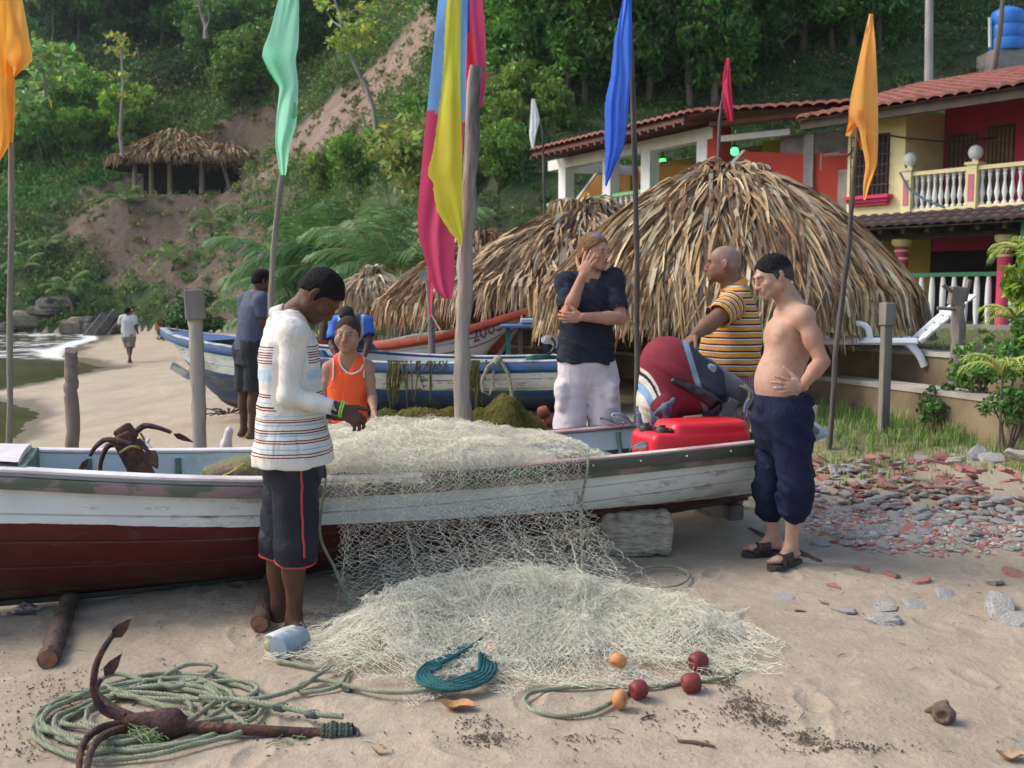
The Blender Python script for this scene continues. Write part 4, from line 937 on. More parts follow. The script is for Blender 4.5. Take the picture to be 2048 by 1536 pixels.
def main_boat():
 mat = boatpaint('white_red_hull', (.76, .79, .78), (.105, .013, .012), moss=.8, chip=.5)
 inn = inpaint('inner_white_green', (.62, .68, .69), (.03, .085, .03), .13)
 B = Boat((-2.5, 5.17), (.942, .335), [-1.9, -1.4, -.7, 0, 1.15, 2.0, 3.0, 3.9, 4.3],
    [.02, .13, .255, .335, .52, .55, .55, .54, .52], [.98, .90, .80, .725, .64, .622, .645, .68, .695],
    [.30, .08, .03, .015, .035, .075, .16, .235, .27], [.60, .56, .51, .47, .40, .375, .35, .34, .345], p=2.1, q=.62)
 B.rk = (.35, 0)
 g = Vector((-.5, 5.9, 0)); t = thing('fishing_boat', 'white wooden fishing boat with dark red bottom propped on logs among the men', 'boat', g)
 B.hull(t, mat, inn, strakes=5)
 obj('gunwale', B.rail(-1, .05, .058, .03, -.048), GUNW, t); obj('gunwale', B.rail(1, .05, .075, .03, -.055), GUNW, t)
 obj('rub_rail', B.rail(-1, .06, .062, .050, -.005, u0=1.98), GUNB, t); obj('rub_rail', B.rail(1, .05, .06, .045, -.005, u0=2.0), GUNB, t)
 obj('gunwale_cap', B.rail(-1, .085, .022, .0, .012, u1=1.95), CAPW, t); obj('gunwale_cap', B.rail(1, .085, .022, .0, .012, u1=1.95), CAPW, t)
 obj('gunwale_cap', B.rail(-1, .075, .02, -.018, .016, u0=1.951), CAPP, t); obj('gunwale_cap', B.rail(1, .075, .02, -.018, .016, u0=1.951), CAPP, t)
 us = np.linspace(-1.86, .02, 14); V = np.array([B.pt(u, np.linspace(-1, 1, 9), np.zeros(9), .02, .026 + .02) * 1.0 for u in us])
 V[..., 2] += .02 * (1 - np.linspace(-1, 1, 9) ** 2)[None]
 mb = MB(); mb.grid(V); V2 = V.copy(); V2[..., 2] -= .03; mb.grid(V2[:, ::-1]); mb.grid(np.stack([V[-1], V2[-1]])); obj('bow_deck', mb, CAPW, t)
 gw = pmat('old_green_paint', (.10, .17, .13), (.25, .28, .25), rough=.7, vscale=5, lo=.45, hi=.65, grime=.5)
 B.across(.03, .06, .05, .14, gw, t, 'bulkhead', .01)
 for u, tt in ((1.05, .22), (3.35, .30)): B.across(u, tt, .20, .035, gw, t, 'thwart', .03)
 for k in range(9):
  u = .3 + k * .47
  for sd in (-1, 1):
   pts = [B.pt(u, float(sd), tv, .045) for tv in np.linspace(.04, .88, 8)]; mb = MB(); mb.tube(pts, .018, 5); obj('rib', mb, gw, t)
 fl = MB(); us = np.linspace(.1, 4.25, 30); V = np.array([B.pt(u, np.linspace(-1, 1, 7), np.full(7, .70), .05) for u in us]); fl.grid(V); obj('floor_boards', fl, pmat('wet_boards', (.10, .11, .06), (.05, .06, .03), rough=.6, vscale=5, grime=.5), t)
 kp = [B.pt(u, 0., 1., 0, -.012) for u in np.linspace(-1.85, 4.28, 50)]; mb = MB(); mb.tube(kp, .022, 6); obj('keel', mb, pmat('black_keel', (.018, .018, .02), (.04, .045, .03), rough=.5, vscale=8), t)
 tr = MB(); a = [B.pt(4.27, s_, tv, .04) for s_, tv in ((-1., .0), (-1., .3), (-1., .6), (-1., .85), (1., .85), (1., .6), (1., .3), (1., .0))]
 off = np.array([B.d.x, B.d.y, 0]) * .045; tr.add(np.array(a + [x - off * 1 for x in a]), [tuple(range(7, -1, -1)), tuple(range(8, 16))] + [(i, (i + 1) % 8, (i + 1) % 8 + 8, i + 8) for i in range(8)]); obj('transom', tr, DGREEN, t)
 for k, px in enumerate((1318, 1420, 1447, 1490, 1360)):
  u = lerp(2.9, 4.2, k / 4.5); mb = MB(); c = Vector(B.pt(u, -1., 0., -.083, .0)); mb.lathe([(.006, -.004), (.006, .004), (.001, .006)], c, 8, Matrix.Rotation(PI / 2, 3, 'X')); obj('bolt', mb, CAPW, t)
 return t, B
BOAT_T, BOAT = main_boat()
def blue_boat():
 mat = boatpaint('white_blue_hull', (.60, .64, .60), (.018, .075, .21), band=((.02, .075, .20), .09), moss=1.0, chip=1.0, wood=(.12, .11, .08), rot=.55)
 a = P(325, 662, 12.9); b = P(1190, 725, 10.5); d = Vector((b.x - a.x, b.y - a.y, 0)); L = d.length
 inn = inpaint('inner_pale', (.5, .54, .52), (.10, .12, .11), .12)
 U = np.array([0, .06, .16, .3, .5, .7, .88, 1.0]) * L
 B = Boat((a.x, a.y + .1), (d.x, d.y), U, [.015, .24, .46, .60, .66, .66, .62, .55], [1.12, 1.06, 1.0, .93, .85, .83, .87, .90], [.62, .40, .25, .22, .25, .30, .36, .40], [.98, .80, .70, .62, .56, .565, .60, .63], p=2.2, q=.6)
 B.rk = (.75, 0)
 t = thing('rowing_boat', 'weathered white and blue boat beached behind the boy', 'boat', (b.x - 2.5, 11.4, .2))
 B.hull(t, mat, inn, strakes=5)
 bl = pmat('worn_blue_paint', (.03, .10, .27), (.06, .08, .11), rough=.6, vscale=5, lo=.4, hi=.7, grime=.5, gcol=(.03, .035, .04))
 for s_ in (-1, 1): obj('gunwale', B.rail(s_, .07, .075, .02, -.02), bl, t)
 cp = pmat('bleached_cap', (.50, .50, .46), (.12, .16, .22), rough=.7, vscale=5, lo=.42, hi=.62, grime=.4)
 for s_ in (-1, 1): obj('gunwale_cap', B.rail(s_, .085, .02, .01, .030), cp, t)
 for f, w_ in ((.38, .25), (.62, .25), (.85, .3)): B.across(f * L, .12, w_, .04, bl, t, 'thwart', .03)
 for f, sd in ((.475, -1.), (.44, 1.)):
  c = Vector(B.pt(f * L, sd, 0., .0, .075)); R = Matrix((B.d, B.nv, Vector((0, 0, 1)))).transposed()
  mb = MB(); mb.box(c, (.34, .09, .07), R, taper=.72); k = obj('oar_block', mb, bl, t, smooth=False)
  mb = MB(); mb.tube([c + Vector((.03, 0, 0)), c + Vector((.03, 0, .18))], .018, 7); obj('thole_pin', mb, DARKW, k)
 bd = MB(); us = np.linspace(.03 * L, .17 * L, 8); bd.grid(np.array([B.pt(u, np.linspace(-1, 1, 7), np.zeros(7), .02, .03) for u in us])); obj('bow_deck', bd, bl, t)
 kp = [B.pt(u, 0., 1., 0, -.02) for u in np.linspace(.2, L, 40)]; mb = MB(); mb.tube(kp, .03, 6); obj('keel', mb, pmat('black_keel'), t)
 c = P(362, 742, 12.6); mb = MB(); mb.box(c, (.28, .06, .09), Matrix.Rotation(.55, 3, 'Y'), bev=.01); obj('broken_plank', mb, cp, t, smooth=False)
 rm = pmat('pale_rope', (.34, .33, .24), (.2, .2, .13), rough=.9, vscale=30, bscale=160, bump=.8)
 c = Vector(B.pt(.865 * L, -1., 0., -.06, .03))
 for f, sg in ((.0, 1),):
  q = [(0, .03), (-.10, -.04), (-.16, -.18), (-.15, -.30), (-.09, -.33), (-.05, -.25), (-.05, -.12), (0, .0)]
  mb = MB(); mb.tube([c + Vector((a_, -.02 + .01 * i, b_)) for i, (a_, b_) in enumerate(q)], .016, 6); obj('mooring_rope', mb, rm, t)
  mb = MB(); mb.tube([c + Vector((.02, -.03, .03)), c + Vector((.10, -.06, -.1)), c + Vector((.14, -.06, -.3)), c + Vector((.15, -.08, -.5)), c + Vector((.16, -.1, -.56))], .02, 6); mb.blob(c + Vector((0, -.03, .02)), (.05, .04, .05), 3); obj('rope_end', mb, rm, t)
 ol = pmat('olive_weed', (.13, .12, .03), (.06, .06, .02), rough=.95, vscale=20, bscale=90, bump=.8)
 r = np.random.default_rng(41); mb = MB()
 for f, n, w_, ln in ((.655, 20, .04, .55), (.70, 12, .14, .5), (.82, 30, .035, .60), (.75, 16, .2, .14)):
  for k in range(n):
   u = (f + r.normal(0, w_ / L)) * L; p0 = Vector(B.pt(u, -1., 0., -.045, .05)); l = ln * r.uniform(.3, 1.05); sw = r.normal(0, .03)
   mb.tube([p0 + Vector((0, .06, .0)), p0, p0 + Vector((sw, -.02, -l * .5)), p0 + Vector((sw * 1.6 + r.normal(0, .02), .0, -l))], [.006, .010, .008, .004], 4)
 o = obj('hanging_weed', mb, ol, t)
 return t, B
BLUE_T, BLUE = blue_boat()
def red_boat():
 mat = boatpaint('white_red_trim_hull', (.50, .50, .50), (.45, .46, .47), band=((.38, .07, .035), .085), moss=.15, chip=.35, wood=(.3, .28, .26))
 a = P(1070, 618, 13.0); b = P(600, 705, 15.8); d = Vector((b.x - a.x, b.y - a.y, 0)); L = d.length
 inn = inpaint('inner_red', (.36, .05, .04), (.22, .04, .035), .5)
 U = np.array([0, .08, .2, .36, .55, .75, 1.0]) * L
 B = Boat((a.x, a.y), (d.x, d.y), U, [.015, .22, .42, .60, .70, .70, .6], [1.40, 1.27, 1.10, .96, .86, .83, .85], [.85, .42, .27, .25, .25, .28, .32], [.9, .7, .5, .42, .4, .4, .4], p=2.0, q=.7)
 B.rk = (1.1, 0)
 t = thing('fishing_boat', 'white boat with red gunwale and 2005 on its bow', 'boat', (a.x - 1.5, 14, .2))
 B.hull(t, mat, inn, strakes=3)
 rd = pmat('red_orange_paint', (.44, .075, .035), (.34, .05, .03), rough=.5, vscale=4, grime=.2)
 for s_ in (-1, 1): obj('gunwale', B.rail(s_, .07, .085, .02, .0), rd, t)
 mb = MB(); us = np.linspace(.02 * L, .24 * L, 10); mb.grid(np.array([B.pt(u, np.linspace(-1, 1, 7), np.zeros(7), .02, .03) for u in us])); obj('bow_deck', mb, rd, t)
 near = 1.0 if B.nv.y < 0 else -1.0
 for tv, u0, u1, w_ in ((.30, .06, .30, .010), (.52, .42, .66, .016)):
  V = np.array([[B.pt(u, near, tv + e, -.004) for e in (-w_, w_)] for u in np.linspace(u0 * L, u1 * L, 30)]); mb = MB(); mb.grid(V); obj('painted_line', mb, pmat('dark_red_paint', (.22, .03, .02), (.15, .03, .025), rough=.6), t)
 stem = MB(); stem.tube([B.pt(.0, 0., tv, 0, 0) for tv in np.linspace(0, 1, 12)], .03, 6); obj('stem', stem, pmat('grey_white', (.5, .5, .5), (.35, .35, .35)), t)
 cu = bpy.data.curves.new('boat_number', 'FONT'); cu.body = '2005'; cu.size = .22; cu.extrude = .004; cu.shear = .25; cu.space_character = 1.05
 tmp = bpy.data.objects.new('boat_number_text', cu); COL.objects.link(tmp); bpy.context.view_layer.update()
 me = bpy.data.meshes.new_from_object(tmp.evaluated_get(bpy.context.evaluated_depsgraph_get())); bpy.data.objects.remove(tmp)
 me.materials.clear(); me.materials.append(pmat('dark_red_paint')); o = bpy.data.objects.new('boat_number', me); COL.objects.link(o)
 uu = .15 * L; p0 = Vector(B.pt(uu, near, .24, -.015)); p1 = Vector(B.pt(uu - .4, near, .20, -.015)); up = Vector(B.pt(uu, near, .02, -.015)) - Vector(B.pt(uu, near, .22, -.015))
 ex = (p1 - p0).normalized(); ez = ex.cross(up).normalized(); ey = ez.cross(ex)
 M = Matrix((ex, ey, ez)).transposed().to_4x4(); M.translation = p0 + ez * .006
 o.parent = t; o.matrix_local = Matrix.Translation(-ORG[t.name]) @ M
 wd = pmat('pale_oar', (.30, .27, .23), (.18, .16, .14), rough=.8, vscale=6)
 mb = MB(); mb.tube([P(760, 702, 14.2), P(850, 680, 14.0), P(905, 668, 13.8)], .035, 7); obj('oar', mb, wd, t)
 mb = MB(); mb.tube([P(745, 690, 14.6), P(830, 672, 14.4), P(900, 664, 14.2)], .03, 7); obj('oar', mb, wd, t)
 return t, B
RED_T, RED = red_boat()
# ------------------------------------------------------------------ poles, posts and flags
def pole(pts, rad, name, label, mat=None, group=None, cat='pole', n=9, knots=4, seed=1, foot=True):
 r = np.random.default_rng(seed); w = [P(*q) for q in pts]
 if foot: b = on(w[0].x, w[0].y); w[0] = Vector((w[0].x, w[0].y, b.z - .25))
 m = 26; q = []; rr = []
 for k in range(m):
  s = k / (m - 1) * (len(w) - 1); i = min(int(s), len(w) - 2); v = w[i].lerp(w[i + 1], s - i); q.append(v + Vector((r.normal(0, rad * .10), r.normal(0, rad * .10), 0)))
  rr.append(lerp(rad, rad * .72, k / m) * (1 + .07 * r.standard_normal()))
 mb = MB(); mb.tube(q, rr, n, jit=.05); return obj(name, mb, mat or TIMBER, loc=(w[0].x, w[0].y, w[0].z + .25), label=label, cat=cat, group=group), q
DRIFT = pmat('driftwood_pole', (.33, .295, .25), (.075, .064, .054), rough=.85, vscale=5.5, lo=.48, hi=.66, bscale=26, bump=.9, bdist=.012, stretch=(1, 1, .16), grime=.85, gcol=(.05, .042, .036), gscale=3.0)
THINP = pmat('dark_pole_wood', (.12, .10, .085), (.055, .048, .042), rough=.85, vscale=8, bscale=40, bump=.6, stretch=(1, 1, .2)); PALEP = pmat('pale_pole_wood', (.30, .27, .21), (.16, .14, .11), rough=.85, vscale=6, bscale=40, bump=.6, stretch=(1, 1, .2))
pole([(925, 840, 7.6), (924, 700, 7.6), (936, 400, 7.6), (952, 132, 7.6)], .068, 'thick_pole', 'thick weathered grey pole standing before the blue boat, bearing the red and yellow flags', DRIFT, n=12, seed=4)
pole([(8, 900, 7.6), (22, 500, 7.6), (24, 330, 7.6), (18, 90, 7.6), (20, -60, 7.6)], .024, 'flag_pole', 'thin pole with the big orange flag at the water side', PALEP, seed=5)
pole([(540, 720, 8.2), (541, 590, 8.2), (552, 450, 8.2), (566, 330, 8.2), (572, 120, 8.2), (583, -40, 8.2)], .024, 'flag_pole', 'thin crooked pole with the mint green flag behind the striped shirt man', PALEP, seed=6)
pole([(1276, 850, 7.7), (1274, 500, 7.7), (1267, 200, 7.7), (1256, -40, 7.7)], .024, 'flag_pole', 'thin dark pole with the blue flag behind the outboard motor', THINP, seed=7)
pole([(1657, 890, 8.6), (1672, 700, 8.6), (1700, 470, 8.6), (1715, 250, 8.6), (1738, 45, 8.6)], .024, 'flag_pole', 'thin dark leaning pole with the orange flag in front of the yellow wall', THINP, seed=8)
pole([(1421, 345, 15.5), (1440, 240, 15.5), (1456, 118, 15.5)], .03, 'flag_pole', 'distant thin pole with the small crimson flag above the big parasol', THINP, seed=9, foot=True)
pole([(1094, 318, 24.5), (1086, 270, 24.5), (1070, 200, 24.5)], .03, 'flag_pole', 'far thin pole with the little white flag on the slope', THINP, seed=10)
GPO = 'weathered wooden posts along the beach'
pole([(148, 925, 7.2), (143, 800, 7.2), (141, 700, 7.2)], .054, 'mooring_post', 'bare brown mooring post with a dark rounded top at the water side', pmat('brown_post', (.22, .18, .15), (.11, .075, .05), rough=.85, vscale=3, lo=.42, hi=.62, bscale=30, bump=.7, stretch=(1, 1, .15), grime=.5), GPO, 'post', 12, seed=11)
def capped_post():
 o = thing('mooring_post', 'grey mooring post capped with a square wooden block', 'post', on(P(399, 905, 7.2).x, 7.2), GPO)
 q = [P(399, 930, 7.2), P(397, 800, 7.2), P(393, 700, 7.2), P(391, 630, 7.2)]; mb = MB()
 pts = [q[0].lerp(q[1], k / 5) for k in range(5)] + [q[1].lerp(q[2], k / 5) for k in range(5)] + [q[2].lerp(q[3], k / 5) for k in range(6)]
 mb.tube(pts, .050, 12, jit=.06); obj('post', mb, DRIFT, o)
 c = P(390, 609, 7.2); mb = MB(); mb.box(c, (.135, .15, .21), Matrix.Rotation(.25, 3, 'Z') @ Matrix.Rotation(-.04, 3, 'Y'), bev=.012); obj('block_cap', mb, TIMBER, o, smooth=False)
capped_post()
GF = 'weathered fence posts before the terrace wall'
def square_post(px, pyt, pyb, Y, w, label, cap=None, seed=1):
 b = P(px, pyb, Y); e = P(px, pyt, Y); g = on(b.x, Y); o = thing('fence_post', label, 'post', (b.x, Y, g.z), GF)
 mb = MB(); c = Vector((b.x, Y, (g.z - .2 + e.z) / 2)); mb.box(c, (w, w * .8, e.z - g.z + .2), Matrix.Rotation(.3 + seed, 3, 'Z'), bev=.012); obj('post', mb, TIMBER, o, smooth=False)
 if cap:
  mb = MB(); mb.box((b.x, Y - .01, e.z - cap / 2 + .03), (w * 1.25, w * 1.15, cap), Matrix.Rotation(.3 + seed, 3, 'Z'), bev=.01); obj('block_cap', mb, TIMBER, o, smooth=False)
square_post(1766, 612, 880, 9.0, .085, 'square grey fence post with a thicker squared top, beside the white lounger', .20, 0)
square_post(1386, 602, 720, 11.2, .16, 'broad short grey post behind the bald man', None, 2)
def rough_post():
 o = thing('fence_post', 'gnarled dark fence post with a split fork at its top', 'post', on(P(1914, 820, 9.4).x, 9.4), GF)
 pts = [P(1910, 850, 9.4), P(1912, 760, 9.4), P(1917, 680, 9.4), P(1916, 610, 9.4)]; mb = MB(); q = []
 for a, b in zip(pts[:-1], pts[1:]): q += [a.lerp(b, k / 5) for k in range(5)]
 q.append(pts[-1]); mb.tube(q, [.062 * (1 + .12 * math.sin(k * 1.7)) for k in range(len(q))], 10, jit=.08); obj('post', mb, TIMBER, o)
 mb = MB(); c = P(1916, 592, 9.4); mb.box(c + Vector((-.01, 0, 0)), (.13, .09, .17), Matrix.Rotation(.12, 3, 'Y'), bev=.01); mb.box(c + Vector((.075, 0, .05)), (.035, .07, .20), Matrix.Rotation(.2, 3, 'Y'), bev=.008); obj('split_top', mb, TIMBER, o, smooth=False)
 mb = MB(); mb.tube([c + Vector((-.05, -.03, .03)), c + Vector((-.16, -.04, .10))], .02, 5); mb.tube([c + Vector((-.05, -.03, -.12)), c + Vector((-.20, -.04, -.11))], .018, 5); obj('snag', mb, TIMBER, o)
rough_post()
def board_post():
 Y = 13.2; b = P(866, 690, Y); o = thing('sign_post', 'thin post with a small blank board behind the long red flag', 'post', on(b.x, Y))
 mb = MB(); mb.tube([(b.x, Y, on(b.x, Y).z - .2), P(862, 620, Y), P(857, 545, Y)], .045, 8); obj('post', mb, TIMBER, o)
 mb = MB(); mb.box(P(858, 550, Y - .07), (.26, .03, .13), Matrix.Rotation(-.05, 3, 'Y')); obj('board', mb, pmat('pale_board', (.36, .33, .28), (.22, .2, .17), rough=.8, vscale=6), o, smooth=False)
 mb = MB(); a = P(862, 628, Y - .05)
 mb.tube([a, a.lerp(P(835, 680, Y - .3), .5), P(835, 682, Y - .3)], .010, 5); mb.tube([a, P(885, 668, Y - .3)], .010, 5); obj('guy_rope', mb, pmat('pale_rope'), o)
board_post()
def clothmat(name, cols=None):
 t = NT(name); c = t.attr('Col'); v = t.ramp(t.noise(3, 3), [(.3, .93), (.7, 1.05)]); c = t.mix(1.0, c, v, 'MULTIPLY')
 t.set(Base_Color=c, Roughness=.75); t.b.inputs['Specular IOR Level'].default_value = .25
 tr = t.n('ShaderNodeBsdfTranslucent'); t.l(c, tr.inputs[0]); ms = t.n('ShaderNodeMixShader'); ms.inputs[0].default_value = .42
 t.l(t.b.outputs[0], ms.inputs[1]); t.l(tr.outputs[0], ms.inputs[2]); t.l(ms.outputs[0], t.out.inputs[0])
 t.bump(t.noise(14, 3, .5, t.co((1, 1, .3))), .25, .02); return t.m
CLOTH = clothmat('flag_cloth')
def drape(mb, rows, Y, col, folds=2.0, amp=.05, seed=0, nw=30, nh=60, ph=0.0, yoff=0.0, frayed=0, grow=1.0, colfn=None):
 """cloth hanging in soft vertical folds: rows of (py, px_left, px_right)"""
 rows = np.array(rows, float); r = np.random.default_rng(seed)
 py = np.linspace(rows[0, 0], rows[-1, 0], nh); xl = np.interp(py, rows[:, 0], rows[:, 1]); xr = np.interp(py, rows[:, 0], rows[:, 2])
 k = np.array([.25, .5, .25])
 for _ in range(3):
  xl[1:-1] = np.convolve(xl, k, 'valid'); xr[1:-1] = np.convolve(xr, k, 'valid')
 V = np.zeros((nh, nw, 3)); C = np.zeros((nh, nw, 3)); s = np.linspace(0, 1, nw)
 for i in range(nh):
  f = i / (nh - 1)
  fold = amp * (.35 + .65 * f * grow) * np.sin(s * folds * 2 * PI + ph + 1.1 * math.sin(f * 3 + seed)) + .7 * amp * vnoise(np.stack([s * 3.1 + seed, 0 * s + f * 4.3, 0 * s + seed], -1), seed)
  fray = frayed * r.standard_normal() if i > 2 else 0
  for j in range(nw):
   px = lerp(xl[i], xr[i], s[j] + .025 * math.sin(s[j] * folds * 2 * PI + ph))
   if j == 0: px += fray
   V[i, j] = P(px, py[i] + (frayed * r.standard_normal() if i == nh - 1 else 0), Y + yoff + fold[j])
   C[i, j] = colfn(s[j], f, px, py[i]) if colfn else col
 mb.grid(V[:, ::-1], C[:, ::-1])
GFL = 'cloth flags hanging over the beach'
def flag(parts, Y, label, name='flag'):
 mb = MB()
 for kw in parts: drape(mb, Y=Y, **kw)
 v = np.concatenate(mb.V); return obj(name, mb, CLOTH, loc=(float(v[:, 0].mean()), Y, float(v[:, 2].max())), label=label, cat='flag', group=GFL, autosmooth=None)
OR = (.92, .44, .06)
flag([dict(rows=[(-40, -30, 14), (0, -30, 16), (230, -25, 28), (290, -20, 18), (335, -12, -8)], col=OR, folds=1.2, amp=.03, seed=1),
   dict(rows=[(-40, 10, 30), (0, 12, 46), (60, 13, 57), (121, 13, 67), (135, 26, 52), (152, 27, 30)], col=(.92, .47, .10), folds=.8, amp=.05, seed=2, yoff=-.05),
   dict(rows=[(104, 20, 52), (121, 26, 66), (152, 27, 31)], col=(.85, .28, .02), folds=.6, amp=.02, seed=3, yoff=.04),
   dict(rows=[(120, 8, 29), (220, 10, 31), (285, 12, 27)], col=OR, folds=.8, amp=.03, seed=4, yoff=.03)], 7.5, 'large bright orange flag folded over its pole at the water side')
MN = (.36, .80, .56)
flag([dict(rows=[(-30, 568, 596), (0, 556, 598), (60, 541, 598), (102, 524, 596), (112, 523, 590), (170, 560, 597), (250, 551, 593), (290, 550, 580), (350, 561, 572)], col=MN, folds=1.0, amp=.05, seed=5),
   dict(rows=[(98, 530, 575), (112, 523, 575), (140, 536, 572), (178, 561, 570)], col=(.16, .66, .32), folds=.6, amp=.02, seed=6, yoff=.05),
   dict(rows=[(205, 583, 592), (225, 582, 597), (238, 583, 590)], col=(.26, .62, .30), folds=.5, amp=.01, seed=8, yoff=-.03)], 8.1, 'mint green flag hanging limp in the middle of its crooked pole')
BL, PK, YL, RD, NV = (.20, .40, .78), (.60, .07, .17), (.66, .62, .06), (.74, .035, .04), (.03, .06, .30)
def tri(s, f, px, py): return BL if py < 218 + 14 * s * 2 else PK
def redf(s, f, px, py): return NV if (py < 62 - (px - 940) * .4 and px < 940) else RD if px < 944 + (py - 60) * .06 else PK
flag([dict(rows=[(-40, 880, 935), (0, 876, 935), (200, 856, 930), (300, 846, 925), (430, 835, 912), (470, 836, 908), (560, 862, 908), (585, 872, 906), (598, 888, 903)], col=PK, folds=1.1, amp=.05, seed=11, colfn=tri, nw=40, nh=110),
   dict(rows=[(470, 850, 862), (560, 857, 868), (635, 859, 862)], col=(.68, .05, .12), folds=.6, amp=.02, seed=12, yoff=.06)], 7.35, 'long blue and pink red flag hanging beside the thick grey pole')
flag([dict(rows=[(-40, 896, 925), (0, 893, 922), (170, 884, 921), (290, 868, 925), (355, 853, 926), (345, 864, 926), (420, 872, 926), (470, 908, 926), (496, 920, 924)][0:5] + [(357, 866, 926), (420, 872, 926), (455, 894, 926), (478, 912, 926), (492, 922, 924)], col=YL, folds=.9, amp=.03, seed=13, frayed=.9, nh=90)], 7.18, 'torn yellow green flag overlapping the long red flag')
fl = flag([dict(rows=[(-40, 920, 965), (0, 920, 965), (60, 920, 971), (150, 924, 973), (185, 924, 970), (210, 926, 966), (247, 927, 933)], col=RD, folds=1.0, amp=.03, seed=14, colfn=redf, nw=44)], 7.75, 'crimson flag with a navy corner and white star behind the thick pole')
def star():
 c = P(924, 31, 7.67); mb = MB(); V = [c + Vector((math.sin(k * PI / 5), 0, math.cos(k * PI / 5))) * (.026 if k % 2 == 0 else .011) for k in range(10)]
 mb.add([tuple(v) for v in V] + [tuple(v + Vector((0, .004, 0))) for v in V], [tuple(range(9, -1, -1)), tuple(range(10, 20))] + [(i, (i + 1) % 10, (i + 1) % 10 + 10, i + 10) for i in range(10)])
 obj('star', mb, pmat('star_white', (.7, .72, .75), (.65, .67, .7)), fl, smooth=False)
star()
flag([dict(rows=[(-20, 1248, 1262), (0, 1246, 1263), (80, 1228, 1264), (150, 1222, 1262), (210, 1209, 1258), (240, 1209, 1256), (290, 1210, 1250), (372, 1210, 1213)], col=(.09, .23, .78), folds=1.6, amp=.04, seed=15, frayed=.5)], 7.6, 'royal blue pointed flag hanging above the biggest parasol')
flag([dict(rows=[(28, 1738, 1746), (90, 1724, 1752), (200, 1700, 1757), (240, 1697, 1757), (246, 1716, 1757), (270, 1720, 1757), (330, 1732, 1755), (370, 1726, 1740), (400, 1727, 1731)], col=(.94, .47, .12), folds=.9, amp=.05, seed=16),
   dict(rows=[(215, 1697, 1726), (245, 1697, 1716), (272, 1690, 1700)], col=(.85, .3, .04), folds=.6, amp=.02, seed=17, yoff=.04),
   dict(rows=[(224, 1708, 1740), (262, 1712, 1735), (300, 1722, 1740)], col=(.86, .26, .03), folds=.8, amp=.03, seed=18, yoff=.07)], 8.5, 'orange flag tapering to a tail in front of the yellow corner wall')
flag([dict(rows=[(116, 1452, 1460), (165, 1444, 1462), (210, 1446, 1466), (242, 1456, 1467)], col=(.62, .04, .10), folds=.9, amp=.05, seed=19)], 15.4, 'small crimson flag flying above the largest thatched parasol')
flag([dict(rows=[(198, 1063, 1070), (240, 1060, 1080), (270, 1058, 1072), (296, 1063, 1068)], col=(.80, .82, .82), folds=.9, amp=.06, seed=20)], 24.4, 'small white flag on the slope beyond the parasols')
# ------------------------------------------------------------------ smooth solid modelling: blended primitives -> one continuous surface
def v3(p): return np.array(p, float)
def unit(v): v = v3(v); return v / (np.linalg.norm(v) + 1e-12)
def cone(a, b, ra, rb, k=.02, sq=None, op='u'): return dict(t='cone', a=v3(a), b=v3(b), ra=ra, rb=rb, k=k, sq=sq, op=op)
def ell(c, r, R=None, k=.02, op='u'): return dict(t='ell', c=v3(c), r=v3(r), R=np.eye(3) if R is None else np.array(R, float), k=k, op=op)
def loft(a, b, side, sec, k=.02, op='u', p=2.3): return dict(t='loft', a=v3(a), b=v3(b), s=v3(side), sec=np.array(sec, float), k=k, op=op, p=p)
def cyl(a, b, r, k=.004, op='s'): return dict(t='cyl', a=v3(a), b=v3(b), r=r, k=k, op=op)
def half(pt, n, box, k=.004, op='s'): return dict(t='half', p=v3(pt), n=unit(n), lo=v3(box[0]), hi=v3(box[1]), k=k, op=op)
def bounds(q):
 t = q['t']
 if t == 'cone': r = max(q['ra'], q['rb']); return np.minimum(q['a'], q['b']) - r, np.maximum(q['a'], q['b']) + r
 if t == 'ell': r = max(q['r']); return q['c'] - r, q['c'] + r
 if t == 'cyl': return np.minimum(q['a'], q['b']) - q['r'], np.maximum(q['a'], q['b']) + q['r']
 if t == 'half': return q['lo'], q['hi']
 if t == 'loft':
  ax = q['b'] - q['a']; ts = q['sec'][:, 0]; r = np.abs(q['sec'][:, 1:3]).max() + np.abs(q['sec'][:, 3]).max(); e = [q['a'] + ax * ts.min(), q['a'] + ax * ts.max()]
  return np.minimum(*e) - r, np.maximum(*e) + r
